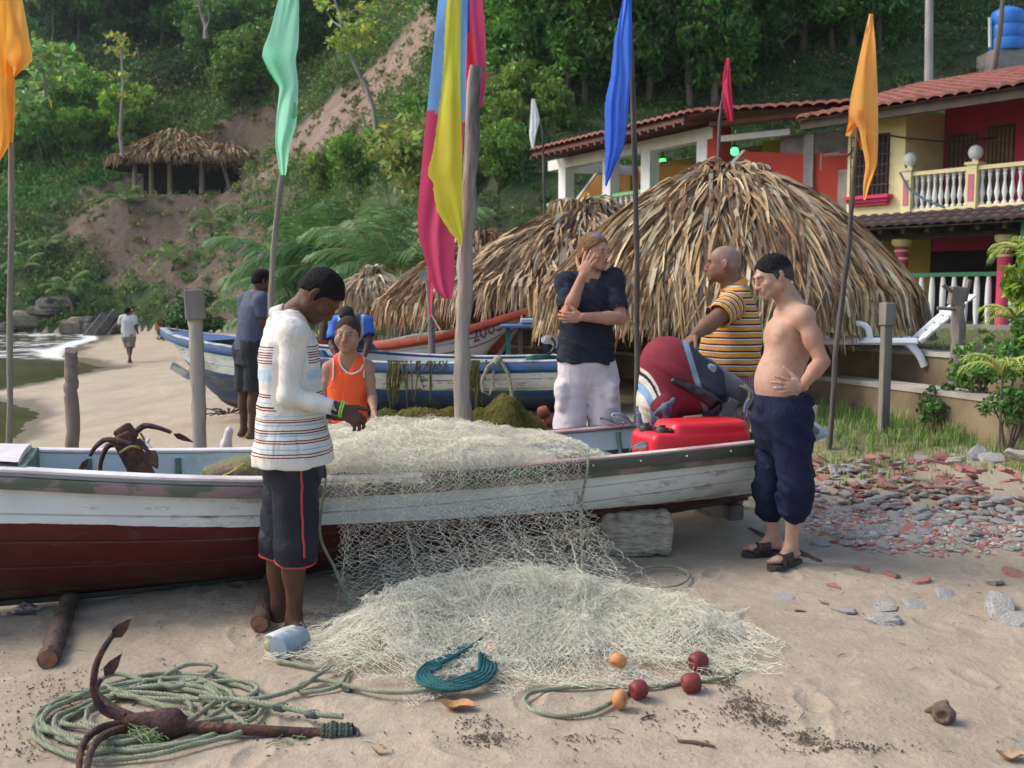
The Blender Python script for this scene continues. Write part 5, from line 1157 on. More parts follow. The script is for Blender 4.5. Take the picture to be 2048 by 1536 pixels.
def dist(q, X):
 t = q['t']
 if t == 'cone':
  ab = q['b'] - q['a']; L2 = ab @ ab + 1e-12; d = X - q['a']; h = np.clip((d @ ab) / L2, 0, 1); o = d - h[..., None] * ab
  if q['sq'] is not None:
   n, f = q['sq']; n = unit(n); c = o @ n; o = o + (c * (1 / f - 1))[..., None] * n
   return (np.sqrt((o * o).sum(-1)) - (q['ra'] + (q['rb'] - q['ra']) * h)) * (f if f < 1 else 1) ** .5
  return np.sqrt((o * o).sum(-1)) - (q['ra'] + (q['rb'] - q['ra']) * h)
 if t == 'ell':
  d = (X - q['c']) @ q['R']; k0 = np.sqrt(((d / q['r']) ** 2).sum(-1)); k1 = np.sqrt(((d / q['r'] ** 2) ** 2).sum(-1)) + 1e-9
  return k0 * (k0 - 1) / k1
 if t == 'cyl':
  ab = q['b'] - q['a']; L = np.linalg.norm(ab); u = ab / L; d = X - q['a']; z = d @ u; o = d - z[..., None] * u; r = np.sqrt((o * o).sum(-1)) - q['r']
  return np.maximum(r, np.maximum(-z, z - L))
 if t == 'half': return (X - q['p']) @ q['n'] * -1.0
 if t == 'loft':
  ax = q['b'] - q['a']; L = np.linalg.norm(ax); u = ax / L; s = q['s'] - u * (q['s'] @ u); s = s / np.linalg.norm(s); f = np.cross(u, s)
  d = X - q['a']; z = (d @ u) / L; sec = q['sec']; hw = np.interp(z, sec[:, 0], sec[:, 1]); hd = np.interp(z, sec[:, 0], sec[:, 2]); fs = np.interp(z, sec[:, 0], sec[:, 3])
  x = np.abs(d @ s) / hw; y = np.abs(d @ f - fs) / hd; p = q['p']; g = (x ** p + y ** p + 1e-9) ** (1 / p)
  dd = (g - 1) * np.minimum(hw, hd); e = np.maximum(sec[0, 0] - z, z - sec[-1, 0]) * L
  return np.maximum(dd, e)
def solid(prims, h, fold=None, pad=.02):
 """-> (V, F quads)"""
 B = [bounds(q) for q in prims if q['op'] == 'u']; lo = np.min([b[0] for b in B], 0) - pad; hi = np.max([b[1] for b in B], 0) + pad
 n = np.ceil((hi - lo) / h).astype(int) + 1; D = np.full(n, .5, np.float32); ax = [lo[i] + h * np.arange(n[i]) for i in range(3)]
 for q in prims:
  b0, b1 = bounds(q); m = q['k'] + 2.5 * h
  i0 = np.clip(np.floor((b0 - m - lo) / h).astype(int), 0, n); i1 = np.clip(np.ceil((b1 + m - lo) / h).astype(int) + 1, 0, n)
  if (i1 <= i0).any(): continue
  sl = tuple(slice(a, b) for a, b in zip(i0, i1)); X = np.stack(np.meshgrid(*[ax[i][sl[i]] for i in range(3)], indexing='ij'), -1)
  d = dist(q, X).astype(np.float32); a = D[sl]; k = q['k']
  if q['op'] == 'u':
   if k > 0: hh = np.clip(.5 + .5 * (a - d) / k, 0, 1); D[sl] = a + (d - a) * hh - k * hh * (1 - hh)
   else: D[sl] = np.minimum(a, d)
  else:
   d = -d; k = max(k, 1e-5); hh = np.clip(.5 - .5 * (a - d) / k, 0, 1); D[sl] = a + (d - a) * hh + k * hh * (1 - hh)
 if fold is not None:
  idx = np.nonzero(np.abs(D) < .035); X = np.stack([ax[i][idx[i]] for i in range(3)], -1); D[idx] += fold(X).astype(np.float32)
 S = D < 0
 c = np.stack([S[:-1, :-1, :-1], S[1:, :-1, :-1], S[:-1, 1:, :-1], S[1:, 1:, :-1], S[:-1, :-1, 1:], S[1:, :-1, 1:], S[:-1, 1:, 1:], S[1:, 1:, 1:]])
 act = c.any(0) & ~c.all(0); ijk = np.stack(np.nonzero(act), -1); N = len(ijk); idx = np.full(act.shape, -1, np.int64); idx[tuple(ijk.T)] = np.arange(N)
 off = np.array([[0,0,0],[1,0,0],[0,1,0],[1,1,0],[0,0,1],[1,0,1],[0,1,1],[1,1,1]]); val = np.stack([D[tuple((ijk + o).T)] for o in off], 1).astype(float)
 P_ = np.zeros((N, 3)); cnt = np.zeros(N)
 for a, b in ((0,1),(2,3),(4,5),(6,7),(0,2),(1,3),(4,6),(5,7),(0,4),(1,5),(2,6),(3,7)):
  m = (val[:, a] < 0) != (val[:, b] < 0); t = np.where(m, val[:, a] / (val[:, a] - val[:, b] + 1e-20), 0)
  P_ += m[:, None] * (off[a] + (off[b] - off[a]) * t[:, None]); cnt += m
 V = lo + h * (ijk + P_ / cnt[:, None])
 Fs = []
 for axis in range(3):
  s0 = [slice(None)] * 3; s1 = [slice(None)] * 3; s0[axis] = slice(0, -1); s1[axis] = slice(1, None)
  A, Bq = S[tuple(s0)], S[tuple(s1)]; e = np.stack(np.nonzero(A != Bq), -1); o1, o2 = [(1, 2), (2, 0), (0, 1)][axis]
  ok = (e[:, o1] > 0) & (e[:, o2] > 0) & (e[:, o1] < n[o1] - 1) & (e[:, o2] < n[o2] - 1); e = e[ok]
  flip = A[tuple(e.T)]
  def cell(d1, d2): q = e.copy(); q[:, o1] += d1; q[:, o2] += d2; return idx[tuple(q.T)]
  q = np.stack([cell(-1, -1), cell(0, -1), cell(0, 0), cell(-1, 0)], 1); q = np.where(flip[:, None], q, q[:, ::-1]); Fs.append(q)
 F = np.concatenate(Fs); F = F[(F >= 0).all(1)]
 for _ in range(2):
  acc = np.zeros_like(V); ct = np.zeros(N)
  for k in range(4): np.add.at(acc, F[:, k], V[F[:, (k + 1) % 4]] + V[F[:, (k - 1) % 4]]); np.add.at(ct, F[:, k], 2)
  V = V * .5 + .5 * acc / np.maximum(ct, 1)[:, None]
 return V, F
def solid_obj(name, prims, h, mat, parent=None, fold=None, colfn=None, **kw):
 V, F = solid(prims, h, fold); mb = MB(); mb.add(V, F, colfn(V) if colfn else (1, 1, 1)); o = obj(name, mb, mat, parent, autosmooth=None, **kw); return o, V
def xform(prims, O, R, s=1.0):
 """local prims -> world; R columns are the local axes"""
 R = np.array(R, float); O = v3(O); f = lambda p: O + R @ (v3(p) * s); out = []
 for q in prims:
  q = dict(q); q['k'] = q['k'] * s
  for key in ('a', 'b', 'c', 'p'):
   if key in q and not np.isscalar(q[key]): q[key] = f(q[key])
  if q['t'] == 'cone': q['ra'] *= s; q['rb'] *= s; q['sq'] = (R @ unit(q['sq'][0]), q['sq'][1]) if q['sq'] is not None else None
  if q['t'] == 'ell': q['r'] = q['r'] * s; q['R'] = R @ q['R']
  if q['t'] == 'cyl': q['r'] *= s
  out.append(q)
 return out
def frame3(F, U):
 F = unit(F); U = v3(U); U = unit(U - F * (F @ U)); return np.stack([np.cross(F, U), F, U], 1)     # right, forward, up
# ------------------------------------------------------------------ people
def skinmat(name):
 t = NT(name); c = t.attr('Col'); c = t.mix(1.0, c, t.ramp(t.noise(13, 7, .7), [(.28, (.74, .68, .66)), (.5, (.98, .97, .96)), (.75, (1.12, 1.1, 1.08))]), 'MULTIPLY')
 t.set(Base_Color=c, Roughness=t.ramp(t.noise(60, 3), [(.3, .52), (.7, .72)]), Subsurface_Weight=.06, Subsurface_Radius=(.01, .004, .002)); t.b.inputs['Specular IOR Level'].default_value = .28
 t.bump(t.noise(90, 5), .25, .003); return t.m
SKIN = skinmat('skin')
HAIRM = pmat('hair', None, rough=.85, vscale=60, bscale=120, bump=1.0, bdist=.006, spec=.12)
def creases(t, s=.55):
 a = t.noise(9, 5, .6, t.co((1, 1, .55)), 1.6); b = t.noise(420, 2); t.bump(a, s, .03, t.bump(b, .12, .002))
def fabric(name, c, c2=None, bs=700, rough=.85):
 if name in MATS: return MATS[name]
 t = NT(name); t.set(Base_Color=t.mix(t.ramp(t.noise(5, 5, .6), [(.3, 0.), (.7, 1.)]), c, c2 or tuple(x * .80 for x in c)), Roughness=rough); t.b.inputs['Specular IOR Level'].default_value = .2; creases(t); MATS[name] = t.m; return t.m
def head_prims(nose=1.0, jaw=1.0, brow=1.0, lids=.5, fat=0.0, child=0):
 q = [ell((0, -.012, .028), (.076, .097, .088), k=.0), ell((0, .022, -.03), (.063, .068, .088), k=.03), ell((0, -.02, -.03), (.062, .06, .06), k=.03)]
 for s in (-1, 1):
  q += [cone((s * .050, .005, -.062), (s * .014, .072, -.094), .026 * jaw, .018, .02), ell((s * .042, .062, -.026), (.026, .024, .022), k=.015)]
  if fat: q.append(ell((s * .045, .045, -.06), (.03, .035, .035), k=.03))
 q += [ell((0, .078, -.096), (.022, .018, .017), k=.018), cone((-.034, .084, .024), (.034, .084, .024), .0125 * brow, .0125 * brow, .014)]
 for s in (-1, 1):
  if child: q.append(ell((s * .040, .058, -.042), (.030, .030, .030), k=.03))
  q.append(ell((s * .031, .103 + .004 * child, .002), (.017, .016, .0115), k=.009, op='s'))
 q += [cone((0, .089, .014), (0, .108, -.032), .009, .0135 * nose, .012), ell((0, .104, -.036), (.013 * nose, .012, .010), k=.008)]
 for s in (-1, 1): q.append(ell((s * .0135 * nose, .098, -.037), (.009 * nose, .012, .008), k=.006))
 q += [ell((0, .086, -.062), (.029, .017, .024), k=.016), cone((-.019, .0935, -.060), (.019, .0935, -.060), .0062, .0062, .005), cone((-.017, .0925, -.073), (.017, .0925, -.073), .0074, .0074, .005), cone((-.024, .1015, -.066), (.024, .1015, -.066), .0022, .0022, .003, op='s')]
 for s in (-1, 1):
  q.append(ell((s * .0305, .0795, .001), (.0128, .0128, .0128), k=.001))
  q.append(cone((s * .020, .0865, .0085 - .012 * (1 - lids) * .6), (s * .042, .083, .0075 - .012 * (1 - lids) * .6), .0042, .0042, .003))
  q.append(cone((s * .021, .0865, -.0085), (s * .041, .083, -.0085), .0034, .0034, .004))
  A = np.stack([unit((1, s * .5, 0)), unit((-s * .5, 1, .25)), unit((0, -.25, 1))], 1)
  q += [ell((s * .080, -.012, -.006), (.0085, .021, .034), np.linalg.qr(A)[0], k=.006), ell((s * .090, -.006, -.002), (.0075, .011, .018), np.linalg.qr(A)[0], k=.004, op='s')]
 return q
def headcol(V, O, R, s, skin, lips, browc, eyes=True, iris=(.03, .018, .01), stubble=0, scol=(.08, .06, .055), scalp=None, child=0):
 L = (V - v3(O)) @ R / s; x, y, z = L[:, 0], L[:, 1], L[:, 2]; c = np.tile(v3(skin), (len(V), 1))
 def put(m, col, a=1.0):
  m = (np.clip(m, 0, 1) * a)[:, None]; c[:] = c * (1 - m) + v3(col) * m
 put((1 - sm(np.hypot(x / .05, (z + .02) / .05), .5, 1.2)) * (y > .06), v3(skin) * v3((1.12, .95, .92)), .5)
 if scalp is not None: put(sm(z - .055 + (.085 - y) * .66, -.01, .03) * (y < .09), scalp, .8)
 if stubble: put(sm(-z, .045, .065) * sm(y, .0, .04) + (1 - sm(np.hypot(x / .03, (z + .052) / .008), .6, 1.1)) * (y > .08), scol, stubble)
 put((1 - sm(np.hypot(x / .026, (z + .0665) / .0125), .75, 1.05)) * (y > .07), lips, .85)
 put((1 - sm(np.hypot(x / .024, (z + .0665) / .0022), .5, 1.3)) * (y > .07), v3(lips) * .35, .8)
 ax = np.abs(x); put((1 - sm(np.hypot((ax - .032) / .019, (z - .0235 + (ax - .032) ** 2 * 14) / (.0048 - .0012 * child)), .6, 1.15)) * (y > .06), browc, .9 - .2 * child)
 for s_ in (-1, 1): put((1 - sm(np.hypot(x - s_ * .0085, (z + .0455)) / .004, .6, 1.2)) * (y > .085), v3(skin) * .35, .8)
 if eyes:
  r = np.hypot(ax - .0305, (z - .0005) * 1.0); d = np.hypot((ax - .0305) / .0120, (z) / (.0050 + .0014 * child))
  put((1 - sm(d, .8, 1.05)) * (y > .07), (.40, .37, .34)); put((1 - sm(r, .0050, .0066)) * (d < 1.0) * (y > .07), iris); put((1 - sm(np.abs(d - 1.05), .0, .2)) * (z > 0) * (y > .07), v3(browc) * .6, .7)
 else: put((1 - sm(np.hypot((ax - .0305) / .015, (z + .004) / .0025), .6, 1.1)) * (y > .07), v3(browc), .8)
 return c
def hand_prims(w, d, n, side, s=1.0, curl=(.5, .5, .55, .6, .3), spread=.12, thumb=1.0):
 """w wrist, d towards the fingers, n out of the palm, side towards the thumb"""
 w = v3(w); d = unit(d); n = unit(v3(n) - d * (v3(n) @ d)); sd = unit(v3(side) - d * (v3(side) @ d) - n * (v3(side) @ n)); q = []
 R = np.stack([sd, d, n], 1)
 q += [cone(w - d * .012 * s, w + d * .014 * s, .0265 * s, .0245 * s, .01, (n, .8)), ell(w + d * .048 * s, v3((.040, .052, .0165)) * s, R, .012), ell(w + d * .035 * s + sd * .022 * s + n * .006 * s, v3((.018, .030, .015)) * s, R, .010)]
 for i, (o, L, r, c) in enumerate(((.029, .074, .0100, curl[0]), (.0095, .083, .0103, curl[1]), (-.010, .077, .0098, curl[2]), (-.028, .060, .0088, curl[3]))):
  p = w + d * (.084 - .006 * abs(i - 1.2)) * s + sd * o * s; a = spread * (1.4 - i) * .8; dd = unit(d + sd * a); ang = 0
  for j, (f, b) in enumerate(((.45, .75), (.31, 1.0), (.24, .8))):
   ang += c * b; e = p + (dd * math.cos(ang) + n * math.sin(ang)) * L * f * s; q.append(cone(p, e, r * (1 - .10 * j) * s, r * (.93 - .10 * j) * s, .004)); p = e
 p = w + d * .028 * s + sd * .030 * s; dd = unit(sd * .75 * thumb + d * .75 + n * .25); e = p + dd * .040 * s; q.append(cone(p, e, .0135 * s, .0115 * s, .008))
 d2 = unit(dd + d * .5 * curl[4] + n * .35 * curl[4]); e2 = e + d2 * .032 * s; q.append(cone(e, e2, .0112 * s, .0100 * s, .004)); d3 = unit(d2 + d * .4 * curl[4]); q.append(cone(e2, e2 + d3 * .024 * s, .0100 * s, .0082 * s, .003)); return q
def foot_prims(an, f, s=1.0, zg=None):
 an = v3(an); f = unit((f[0], f[1], 0)); sd = np.array([f[1], -f[0], 0]); z = np.array([0, 0, 1.0]); g = an - z * .075 * s if zg is None else np.array([an[0], an[1], zg])
 q = [ell(g + z * .033 * s - f * .035 * s, v3((.031, .036, .033)) * s, np.stack([sd, f, z], 1), .02), cone(an, g + z * .045 * s + f * .05 * s, .036 * s, .030 * s, .03), cone(g + z * .03 * s - f * .02 * s, g + z * .022 * s + f * .125 * s, .033 * s, .036 * s, .02, (z, .62))]
 for i in range(5):
  o = (.026, .011, -.003, -.017, -.030)[i]; L = (.055, .052, .046, .038, .030)[i]; r = (.013, .0095, .009, .0085, .008)[i]; b = g + f * (.125 - .008 * i) * s + sd * o * s + z * r * s; q.append(cone(b, b + f * L * .7 * s, r * 1.1 * s, r * s, .005))
 return q
def torso_axes(J):
 up = unit(v3(J['neck']) - v3(J['pelvis'])); sd = v3(J['shB']) - v3(J['shA']); sd = unit(sd - up * (sd @ up)); return sd, np.cross(up, sd), up
TSEC = [(-.26, .075, .07, 0), (-.14, .14, .10, -.004), (.0, .165, .112, -.008), (.2, .148, .10, .0), (.4, .145, .10, .005), (.62, .165, .115, .008), (.8, .168, .105, .0), (.92, .125, .078, -.008), (1.03, .07, .06, -.005)]
def body_prims(J, s=1.0, w=1.0, belly=0.0, arm=1.0, leg=1.0, muscle=0.0, hide=()):
 sd, fw, up = torso_axes(J); sgn = np.sign(fw @ v3(J['fwd'])); sec = [(t, a * s * w, b * s * w, c * s * sgn) for t, a, b, c in TSEC]; pe, ne = v3(J['pelvis']), v3(J['neck']); at = lambda t: pe + (ne - pe) * t
 q = [loft(pe, ne, sd, sec, 0)]; fw = fw * sgn; mark = []
 if belly: q += [ell(at(.24) + fw * (.035 + .03 * belly) * s, v3((.135, .10 + .02 * belly, .16)) * s * w, np.stack([sd, fw, up], 1), .06)]
 if muscle:
  for i in (-1, 1): q += [ell(at(.70) + sd * i * .072 * s + fw * .075 * s, v3((.075, .035, .055)) * s, np.stack([sd, fw, up], 1), .04), ell(at(.66) + sd * i * .085 * s - fw * .075 * s, v3((.065, .035, .10)) * s, np.stack([sd, fw, up], 1), .04)]
 for e in q: e['g'] = 'torso'
 q.append(cone(ne - up * .03 * s, v3(J['head']) - v3(J['R'])[:, 1] * .012 * s - v3(J['R'])[:, 2] * .03 * s, .062 * s * (1 + .12 * belly), .054 * s * (1 + .15 * belly), .03))
 for i, k in ((-1, 'A'), (1, 'B')):
  sh, el, wr = v3(J['sh' + k]), v3(J['el' + k]), v3(J['wr' + k]); a = arm * s
  tq = [cone(at(.95) + sd * i * .04 * s, sh, .058 * s, .058 * a, .045), ell(sh, v3((.062, .062, .065)) * a, None, .03)]
  for e in tq: e['g'] = 'yoke'
  q += tq
  q += [cone(sh, el, .050 * a, .041 * a, .02), ell(sh + (el - sh) * .45 + 0 * fw, v3((.050, .050, .075)) * a, frame3(fw, el - sh), .02)]
  q += [cone(el, el + (wr - el) * .35, .041 * a, .043 * a, .015), cone(el + (wr - el) * .3, wr, .043 * a, .027 * a, .015)]
  hp, kn, an = v3(J['hip' + k]), v3(J['kn' + k]), v3(J['an' + k]); l = leg * s
  if 'legs' not in hide:
   lq = [cone(hp, kn, .086 * l, .056 * l, .03), cone(kn, an, .052 * l, .036 * l, .02), ell(kn + (an - kn) * .28 - fw * .016 * s, v3((.046, .05, .115)) * l, frame3(fw, kn - an), .03), ell(hp - fw * .055 * s + up * .01, v3((.08, .07, .09)) * l, None, .04)]
   for e in lq: e['g'] = 'leg'
   lq[-1]['g'] = 'seat'
   q += lq
   if 'ft' + k in J: q += foot_prims(an, J['ft' + k], s)
 return q
def inflate(t, groups, d):
 out = []
 for q in BODIES[t.name]:
  if q.get('g') in groups:
   q = dict(q)
   if q['t'] == 'cone': q['ra'] += d; q['rb'] += d
   elif q['t'] == 'ell': q['r'] = q['r'] + d
   else: sec = q['sec'].copy(); sec[:, 1:3] += d; q['sec'] = sec
   out.append(q)
 return out
BODIES = {}
def person(name_label, J, skin, s=1.0, h=.0055, head=dict(), hc=dict(), hs=1.0, hands=dict(), group=None, hair=None, body=dict(), at=None, skinfn=None):
 """J: joints in world space; head/hc: face shape and colouring; returns thing, J"""
 J = dict(J); R = frame3(J['F'], J['U']); J['R'] = R; O = v3(J['head'])
 anz = min(v3(J['anA'])[2], v3(J['anB'])[2]) - .075 * s
 mid = (v3(J['anA']) + v3(J['anB'])) / 2; t = thing('person', name_label, 'person', (mid[0], mid[1], anz), group)
 bp = body_prims(J, s, **body)
 BODIES[t.name] = bp; V1, F1 = solid(bp, h); hp = xform(head_prims(**head), O, R, hs); ne = v3(J['neck'])
 nk = [cone(ne, O - R[:, 1] * .012 * s - R[:, 2] * .03 * s, .060 * s * (1 + .12 * body.get('belly', 0)), .0545 * s * (1 + .15 * body.get('belly', 0)), .03)]
 V2, F2 = solid(hp[:1] + nk + hp[1:], min(h, .0026 * hs))
 mb = MB(); mb.add(V1, F1, skinfn(V1) if skinfn else skin)
 mb.add(V2, F2, headcol(V2, O, R, hs, skin, **hc))
 for k, kw in hands.items():
  w = v3(J['wr' + k]); V, F = solid(hand_prims(w, **kw), min(h, .0028)); mb.add(V, F, v3(skin) * np.where(((V - w) @ unit(kw['d']) > .12 * kw.get('s', 1))[:, None], v3((1.12, 1.02, .98)), 1.0))
 obj('body', mb, SKIN, t, autosmooth=None)
 if hair:
  hp = xform(hair['prims'], O, R, hs); fr = hair.get('freq', 70); am = hair.get('amp', .003); o, V = solid_obj('hair', hp, .003 if h < .008 else h, HAIRM, t, fold=lambda X: am * fbm(X * fr, 5, 2) + .004 * fbm(X * 38, 8, 2))
  L = (V - O) @ R / hs; c = hair['col'](L) if callable(hair['col']) else np.tile(v3(hair['col']), (len(V), 1)); o.data.color_attributes['Col'].data.foreach_set('color', np.concatenate([c, np.ones((len(c), 1))], 1).astype(np.float32).ravel())
 return t, J
def hair_cap(th=.010, front=.062, nape=-.062, extra=()):
 n = unit((0, -(front - nape) / .175, 1)); n = unit((0, -(front - nape) / .175, 1.0))
 p = v3((0, .088, front))
 return [ell((0, -.012, .028), v3((.076, .097, .088)) + th, k=0), dict(t='half', p=p, n=n, lo=v3((-.2, -.2, -.2)), hi=v3((.2, .2, .2)), k=.012, op='s2')] + list(extra)
def hair_cap(th=.010, front=.062, nape=-.070, extra=(), temple=.0):
 d = unit((0, .175, front - nape)); n = np.array([0, -d[2], d[1]]); mid = v3((0, 0, (front + nape) / 2)) - n * .5
 q = [ell((0, -.012, .028), v3((.076, .097, .088)) + th, k=0), dict(t='cyl', a=mid, b=mid + n * .5, r=.3, k=.010, op='s')]
 q.insert(1, ell((0, -.030, -.018), v3((.067, .074, .062)) + th, k=.02))
 for s in (-1, 1): q.append(cone((s * .074, .004, .0), (s * .073, .006, -.022), .009 + th * .4, .006, .008))       # sideburns
 q.append(cone((0, .125, .045 + temple), (0, .09, .02), .045, .05, .012, op='s'))
 return q + list(extra)
def folds(amp, *a, **k):
 g = folds0(amp, *a, **k); return lambda X: np.minimum(g(X), .0035)
def folds0(amp, fx=9, fz=3.0, seed=0, tilt=.0):
 return lambda X: amp * (1.5 * (.35 - np.abs(vnoise(np.stack([X[:, 0] * fx * 1.3 + X[:, 2] * tilt * 2.2, X[:, 1] * fx * 1.3 + X[:, 2] * 3, X[:, 2] * fz * 1.6 + X[:, 0] * 5], -1), seed + 3))) + fbm(np.stack([X[:, 0] * fx + X[:, 2] * tilt, X[:, 1] * fx, X[:, 2] * fz], -1), seed, 3) * 1.6 + .5 * np.abs(vnoise(np.stack([X[:, 0] * fx * .6, X[:, 1] * fx * .6, X[:, 2] * fz * 1.7 + X[:, 0] * 4], -1), seed + 9)))
def garment(name, prims, mat, t, h=.005, fold=None, colfn=None): return solid_obj(name, prims, h, mat, t, fold=fold, colfn=colfn)
def sleeve(J, k, frac, r0, r1, lip=.012):
 """short sleeve over the upper arm with an open cuff"""
 sh, el = v3(J['sh' + k]), v3(J['el' + k]); e = sh + (el - sh) * frac; u = unit(el - sh)
 return [cone(sh, e + u * .03, r0, r1, .035)], [cyl(e, e + u * .16, r1 * 1.9, .003), cone(e - u * .015, e + u * .2, r1 - lip, r1 - lip, .004, op='s')]
def trouser(J, k, frac, r0, r1, below=False, lip=.013, bulge=0):
 hp, kn, an = v3(J['hip' + k]), v3(J['kn' + k]), v3(J['an' + k])
 if frac <= 1: e = hp + (kn - hp) * frac; u = unit(kn - hp); q = [cone(hp, e + u * .03, r0, r1, .03)]
 else: e = kn + (an - kn) * (frac - 1); u = unit(an - kn); q = [cone(hp, kn, r0, (r0 + r1) / 2, .03), cone(kn, e + u * .03, (r0 + r1) / 2, r1, .02)]
 return q, [cyl(e, e + u * .14, r1 * 1.6, .003), cone(e - u * .015, e + u * .14, r1 - lip, r1 - lip, .004, op='s')]
def stripes(name, stops, base_rough=.85, sleeve_stops=None):
 """stops: [(position 0..1, colour)] along attr 'st'"""
 t = NT(name); wob = t.math('MULTIPLY', t.math('SUBTRACT', t.noise(6, 3), .5), .012); f = t.math('ADD', t.attr('st', 'Fac'), wob)
 c = t.ramp(f, stops, 'CONSTANT')
 if sleeve_stops: c = t.mix(t.math('GREATER_THAN', t.attr('arm', 'Fac'), .5), c, t.ramp(f, sleeve_stops, 'CONSTANT'))
 c = t.mix(1.0, c, t.ramp(t.noise(9, 4), [(.3, .9), (.7, 1.04)]), 'MULTIPLY'); t.set(Base_Color=c, Roughness=base_rough); t.b.inputs['Specular IOR Level'].default_value = .2
 t.bump(t.noise(600, 2), .12, .002); return t.m
def lower(t, legs, pelvis):
 """trousers: cut legs first, then the seat, fitted over the hips and closed at the waist"""
 l = pelvis[0]; top = l['a'] + (l['b'] - l['a']) * l['sec'][-1, 0]; u = unit(l['b'] - l['a']); fit = inflate(t, ('torso', 'seat'), .012)
 for e in pelvis + fit: e['k'] = .035
 return legs + pelvis + fit + [cyl(top - u * .004, top + u * .8, .6, .003)]
# ------------------------------------------------------------------ the cast
def striped_man():
 Y = 4.80; s = 1.0
 J = dict(head=P(641, 590, 4.79), F=(.58, .02, -.80), U=(.8, 0, .6), neck=P(578, 634, 4.80), pelvis=P(586, 893, 4.80), fwd=(1, 0, 0),
    shA=P(588, 668, 4.62), elA=P(577, 793, 4.60), wrA=P(682, 818, 4.60), shB=P(582, 668, 4.98), elB=P(590, 795, 5.02), wrB=P(664, 830, 4.84),
    hipA=P(590, 925, 4.70), knA=P(592, 1092, 4.70), anA=P(588, 1238, 4.76), hipB=P(577, 925, 4.90), knB=P(562, 1092, 4.88), anB=P(556, 1238, 4.88), ftA=(.55, -.75), ftB=(.8, -.35))
 sk = (.105, .048, .028)
 t, J = person('young man in white striped long sleeved polo mending the net beside the boat', J, sk, s, hs=1.0, head=dict(nose=1.15, lids=.2),
  hc=dict(lips=(.10, .035, .03), browc=(.01, .008, .007), eyes=False), body=dict(arm=.80),
  hands=dict(A=dict(d=unit((.80, .05, -.55)), n=(-.3, .75, -.5), side=(.4, .6, .45), s=1.0, curl=(.55, .6, .65, .7, .6)), B=dict(d=unit((.9, -.35, -.1)), n=(.0, -.2, 1), side=(.3, -.9, .1), s=.98, curl=(.35, .4, .45, .5, .4))),
  hair=dict(prims=hair_cap(.010, .058, -.052), col=(.012, .010, .010), amp=.0028, freq=95))
 sd, fw, up = torso_axes(J); C = lambda px, py, Y=4.80: v3(P(px, py, Y))
 top = C(576, 640); hem = C(587, 916); L = np.linalg.norm(hem - top)
 q = [loft(hem, top, (0, 1, 0), [(-.05, .235, .186, 0), (.05, .232, .182, 0), (.25, .212, .160, 0), (.5, .195, .140, 0), (.72, .205, .138, .0), (.86, .185, .122, .0), (.95, .115, .092, .01), (1.01, .082, .080, .012)], 0, p=2.4)]
 for k in 'AB':
  sh, el, wr = v3(J['sh' + k]), v3(J['el' + k]), v3(J['wr' + k]); u = unit(wr - el); e = wr - u * .004
  q += [cone(sh, el, .060, .050, .05), cone(el, el + (wr - el) * .5, .050, .041, .03), cone(el + (wr - el) * .45, e + u * .03, .041, .035, .02)]
  q += [cyl(e, e + u * .12, .09, .003), cone(e - u * .02, e + u * .12, .030, .030, .003, op='s')]
 q = q[1:] + q[:1] + inflate(t, ('torso', 'yoke'), .012)
 nk = v3(J['neck']); hd = v3(J['head']); q += [cone(nk + up * .025 + fw * .0, hd, .062, .072, .006, op='s')]
 q += [half(hem - v3((0, 0, .02)), (0, 0, -1), (hem - .5, hem + v3((.5, .5, .05)))), cone(P(603, 918, 4.56), P(595, 872, 4.60), .030, .002, .003, op='s')]
 WH, MR, BLU, BK = (.64, .61, .545), (.16, .02, .03), (.25, .42, .60), (.03, .018, .02)
 top_y, hem_y = 610.0, 920.0; f = lambda py: (py - top_y) / (hem_y - top_y)
 st = [(0, WH)]
 for k in range(7): y = 692 + k * 5.2; st += [(f(y), MR), (f(y + 2.3), WH)]
 for y, c, w_ in ((738, BLU, 22), ): st += [(f(y), (.42, .55, .66)), (f(y + w_), WH)]
 for y, c, w_ in ((786, MR, 2.5), (791, MR, 2.5), (802, BLU, 2), (811, MR, 2.5), (816, MR, 2.5), (828, BLU, 2), (836, MR, 2.5)): st += [(f(y), c), (f(y + w_), WH)]
 st = st[:31]; st2 = [(0, WH)]
 for y, c, w_ in ((840, MR, 2), (846, BLU, 2), (856, MR, 2.4), (861, MR, 2.4), (866, BLU, 2), (876, MR, 2.4), (881, MR, 2.4), (893, BLU, 2), (902, MR, 2.4), (908, MR, 2.4)): st2 += [(f(y), c), (f(y + w_), WH)]
 T = NT('striped_polo'); wob = T.math('MULTIPLY', T.math('SUBTRACT', T.noise(5, 3), .5), .012); ff = T.math('ADD', T.attr('st', 'Fac'), wob)
 c = T.mix(T.math('GREATER_THAN', ff, f(838)), T.ramp(ff, st, 'CONSTANT'), T.ramp(ff, st2, 'CONSTANT'))
 wl = T.n('ShaderNodeMath', operation='FRACT'); T.l(T.math('MULTIPLY', ff, 52.0), wl.inputs[0])
 sl = T.ramp(T.attr('cuff', 'Fac'), [(0, WH), (.800, BLU), (.812, WH), (.845, BK), (.858, WH), (.87, BK), (.883, WH), (.895, BK), (.907, WH), (.925, BLU), (.945, WH)], 'CONSTANT')
 c = T.mix(T.math('GREATER_THAN', T.attr('arm', 'Fac'), .5), c, sl); c = T.mix(1.0, c, T.ramp(T.noise(7, 4), [(.3, .92), (.7, 1.04)]), 'MULTIPLY')
 T.set(Base_Color=c, Roughness=.9); T.b.inputs['Specular IOR Level'].default_value = .15; creases(T, .5)
 o, V = garment('polo_shirt', q, T.m, t, .0048, folds(.006, 12, 7.0, 3, 8))
